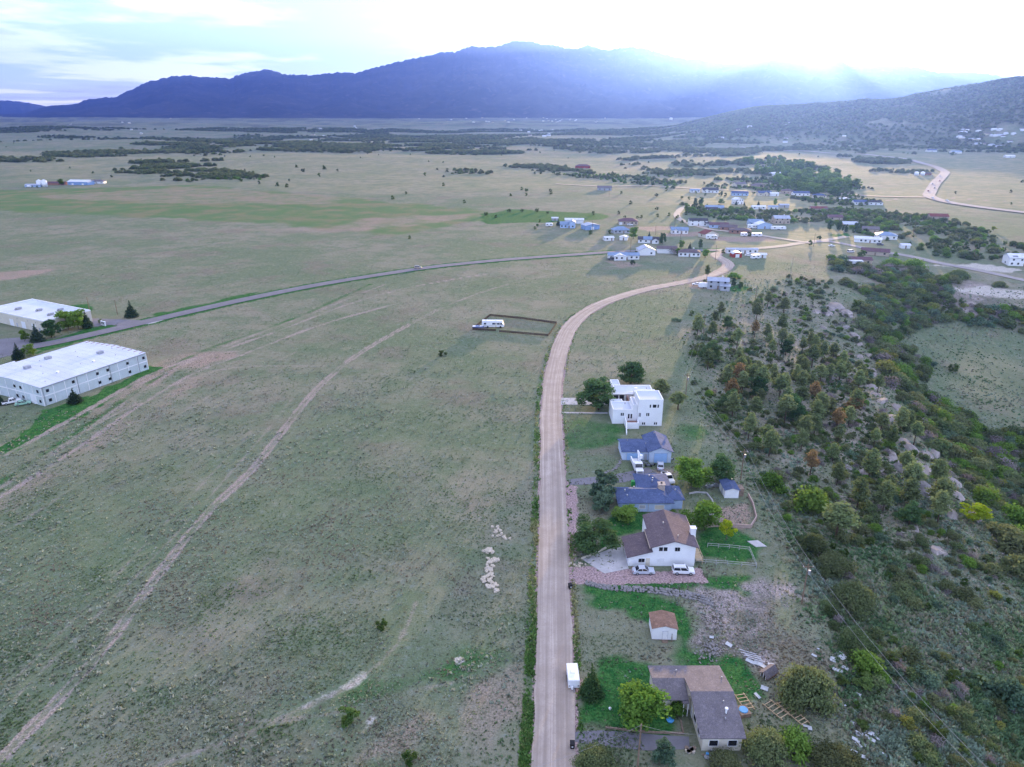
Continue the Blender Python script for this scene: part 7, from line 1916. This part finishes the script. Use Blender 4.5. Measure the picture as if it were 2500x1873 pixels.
# ================================================================== grass, sage and loose stones (uncountable)
def tufts(name, n, seed, yr, label, cat, hmin, hmax, mats, dens=None, cols=None, xr=(-60, 2560), road_pad=.5, wide=.5, blades=3):
    r = np.random.default_rng(seed)
    px = r.uniform(*xr, n); py = r.uniform(*yr, n)
    u = (px - CXP) / FPX; v = (CYP - py) / FPX
    dz = -SP + v * CP; t = -CAM_H / dz; X = u * t; Y = (CP + v * SP) * t
    k = clear_of(X, Y, road_pad, True) & ~((X > -190) & (X < -135) & (Y > 215) & (Y < 270))
    if dens is not None: k &= r.random(n) < dens(X, Y)
    X, Y = X[k], Y[k]; n = len(X); Z = terrain(X, Y)
    h = r.uniform(hmin, hmax, n) * (.7 + .6 * fbm(X / 9, Y / 9, 2, seed))
    vs = np.zeros((n, blades, 3, 3)); base = np.column_stack([X, Y, Z])
    for b in range(blades):
        a = r.uniform(0, 2 * pi, n); w = h * r.uniform(.35, .75, n) * wide * 2; ln = r.uniform(-1.0, 1.0, (n, 2)) * h[:, None]
        off = r.uniform(-.35, .35, (n, 2)) * h[:, None]
        c = base.copy(); c[:, :2] += off
        vs[:, b, 0] = c + np.column_stack([np.cos(a) * w, np.sin(a) * w, np.full(n, -.03)]); vs[:, b, 1] = c - np.column_stack([np.cos(a) * w, np.sin(a) * w, np.full(n, .03)])
        vs[:, b, 2] = c + np.column_stack([ln, h * r.uniform(.7, 1.1, n)])
    cc = np.array(cols); pick = r.integers(0, len(cc), n)
    pat = fbm(X / 14 + 4, Y / 14, 3, seed + 3); pick = np.clip((pat - .28) / .44 * len(cc) + r.normal(0, .9, n), 0, len(cc) - 1).astype(int)
    col = cc[pick] * r.uniform(.7, 1.3, (n, 1)); col = np.repeat(col, blades * 3, 0); col = np.column_stack([col, np.ones(len(col))])
    me = npmesh(name, vs.reshape(-1, 3), np.arange(n * blades * 3).reshape(-1, 3), mats, False, col, 'col', 3)
    return tag(link(name, me), label, cat, kind='stuff')
def attr_mat(name, trans=.25):
    m, nt = newmat(name); a = N(nt, 'ShaderNodeAttribute'); a.attribute_name = 'col'
    d = N(nt, 'ShaderNodeBsdfDiffuse'); t = N(nt, 'ShaderNodeBsdfTranslucent'); nt.links.new(a.outputs['Color'], d.inputs['Color']); nt.links.new(a.outputs['Color'], t.inputs['Color'])
    mx = N(nt, 'ShaderNodeMixShader'); mx.inputs[0].default_value = trans; nt.links.new(d.outputs[0], mx.inputs[1]); nt.links.new(t.outputs[0], mx.inputs[2])
    o = N(nt, 'ShaderNodeOutputMaterial'); nt.links.new(mx.outputs[0], o.inputs['Surface']); return m
M_TUFT = attr_mat('grass_tuft')
LUSHW = [WP(p) for k_, s_, f_, p in ZONES if k_ in ('lush', 'pinkg') and s_ > .65]; PALEW = [WP(p) for k_, s_, f_, p in ZONES if k_ == 'pale']
TRKW = [catmull(WP(p), 6) for k_, s_, w_, f_, p in TRACKS if k_ in ('track', 'rut') and s_ > .38]
def grass_ok(X, Y):
    d = .25 + .85 * sstep(.36, .60, fbm(X / 17, Y / 17, 4, 88))
    d = d * (1 - .75 * sstep(20, 60, X - np.interp(Y, LEy, LEx)))
    for p in LUSHW + PALEW: d = np.where(inside(p, X, Y), .1, d)
    for p in TRKW: d *= 1 - .85 * linemask(p, X, Y, 1.2, .5)
    return d
tufts('prairie_grass', 150000, 201, (640, 1900), 'dry grass and sage tufts covering the prairie', 'grass', .10, .30, M_TUFT, wide=.75, dens=grass_ok,
      cols=[(.13, .19, .09), (.16, .22, .115), (.22, .255, .15), (.29, .30, .20), (.26, .31, .24), (.21, .19, .14)])
tufts('sage_clumps', 15000, 203, (900, 1900), 'pale sagebrush clumps thick on the left prairie', 'sagebrush', .22, .5, M_TUFT, xr=(-60, 1290), wide=.7, blades=4,
      dens=lambda X, Y: sstep(.50, .66, fbm(X / 26, Y / 26, 3, 61)) * (1 - .6 * sstep(-60, 0, X)), cols=[(.28, .31, .23), (.25, .29, .21), (.32, .33, .25), (.21, .25, .17)])
gl = ROADC['gravel']
_gs = gl[np.argsort(gl[:, 1])]; _gs = _gs[_gs[:, 1] < 345]
def verge(X, Y):
    d = X - np.interp(Y, _gs[:, 1], _gs[:, 0])
    n = .12 + 1.3 * sstep(.38, .62, fbm(X / 1.6, Y / 5, 3, 12))
    return np.where(Y < 340, np.where((d < 0) & (d > -5.2), .26 * n, np.where((d > 0) & (d < 4.6), .12 * n, 0)), 0)
tufts('verge_grass', 200000, 207, (760, 1900), 'green weeds lining the gravel road', 'grass', .22, .5, M_TUFT, xr=(1230, 1480), dens=verge, road_pad=.2,
      cols=[(.10, .20, .05), (.15, .25, .07), (.25, .29, .11), (.34, .33, .16)])
tufts('slope_scrub', 60000, 209, (680, 1900), 'low grey-green scrub over the rocky slope', 'scrub', .25, .7, M_TUFT, xr=(1560, 2560), wide=.6, blades=4,
      dens=lambda X, Y: sstep(0, 12, X - np.interp(Y, L0y, L0x)) * (.35 + .65 * sstep(.4, .6, fbm(X / 15, Y / 15, 3, 65))), cols=[(.11, .19, .09), (.15, .22, .11), (.21, .27, .15), (.26, .25, .17), (.21, .28, .20)])
def loose_stones():
    r = np.random.default_rng(301); X, Y = [], []
    for poly, per in ((V((1500, 1262), (1640, 1245), (1720, 1265), (1700, 1330), (1660, 1430), (1590, 1420), (1500, 1390)), 2.2), (V((1700, 760), (1900, 800), (1990, 950), (2100, 1100), (2212, 1230), (2212, 1500), (2000, 1450), (1800, 1130), (1620, 960)), .2)):
        x, y = world_samples(poly, per, 303); X.append(x); Y.append(y)
    X, Y = np.concatenate(X), np.concatenate(Y); k = clear_of(X, Y, 1); X, Y = X[k], Y[k]
    k = r.random(len(X)) < sstep(.42, .62, fbm(X / 12, Y / 12, 3, 67)); X, Y = X[k], Y[k]; n = len(X)
    c = np.column_stack([X, Y, terrain(X, Y) + .02]); s = r.uniform(.08, .26, n) * np.where(r.random(n) < .06, 2.4, 1)
    V_ = c[:, None, :] + OCT[None] * s[:, None, None] * r.uniform(.6, 1.3, (n, 6, 1)) * np.array([1.2, 1, .7])
    F_ = (OCF[None] + np.arange(n)[:, None, None] * 6).reshape(-1, 3)
    me = npmesh('loose_stones', V_.reshape(-1, 3), F_, M_STONE2, False, None, 'col', 3); tag(link('loose_stones', me), 'loose pale stones strewn over the rocky slope', 'stones', kind='stuff')
M_STONE2 = plain('loose_stone', (.33, .29, .27), .95, .25, .5, .05)
loose_stones()
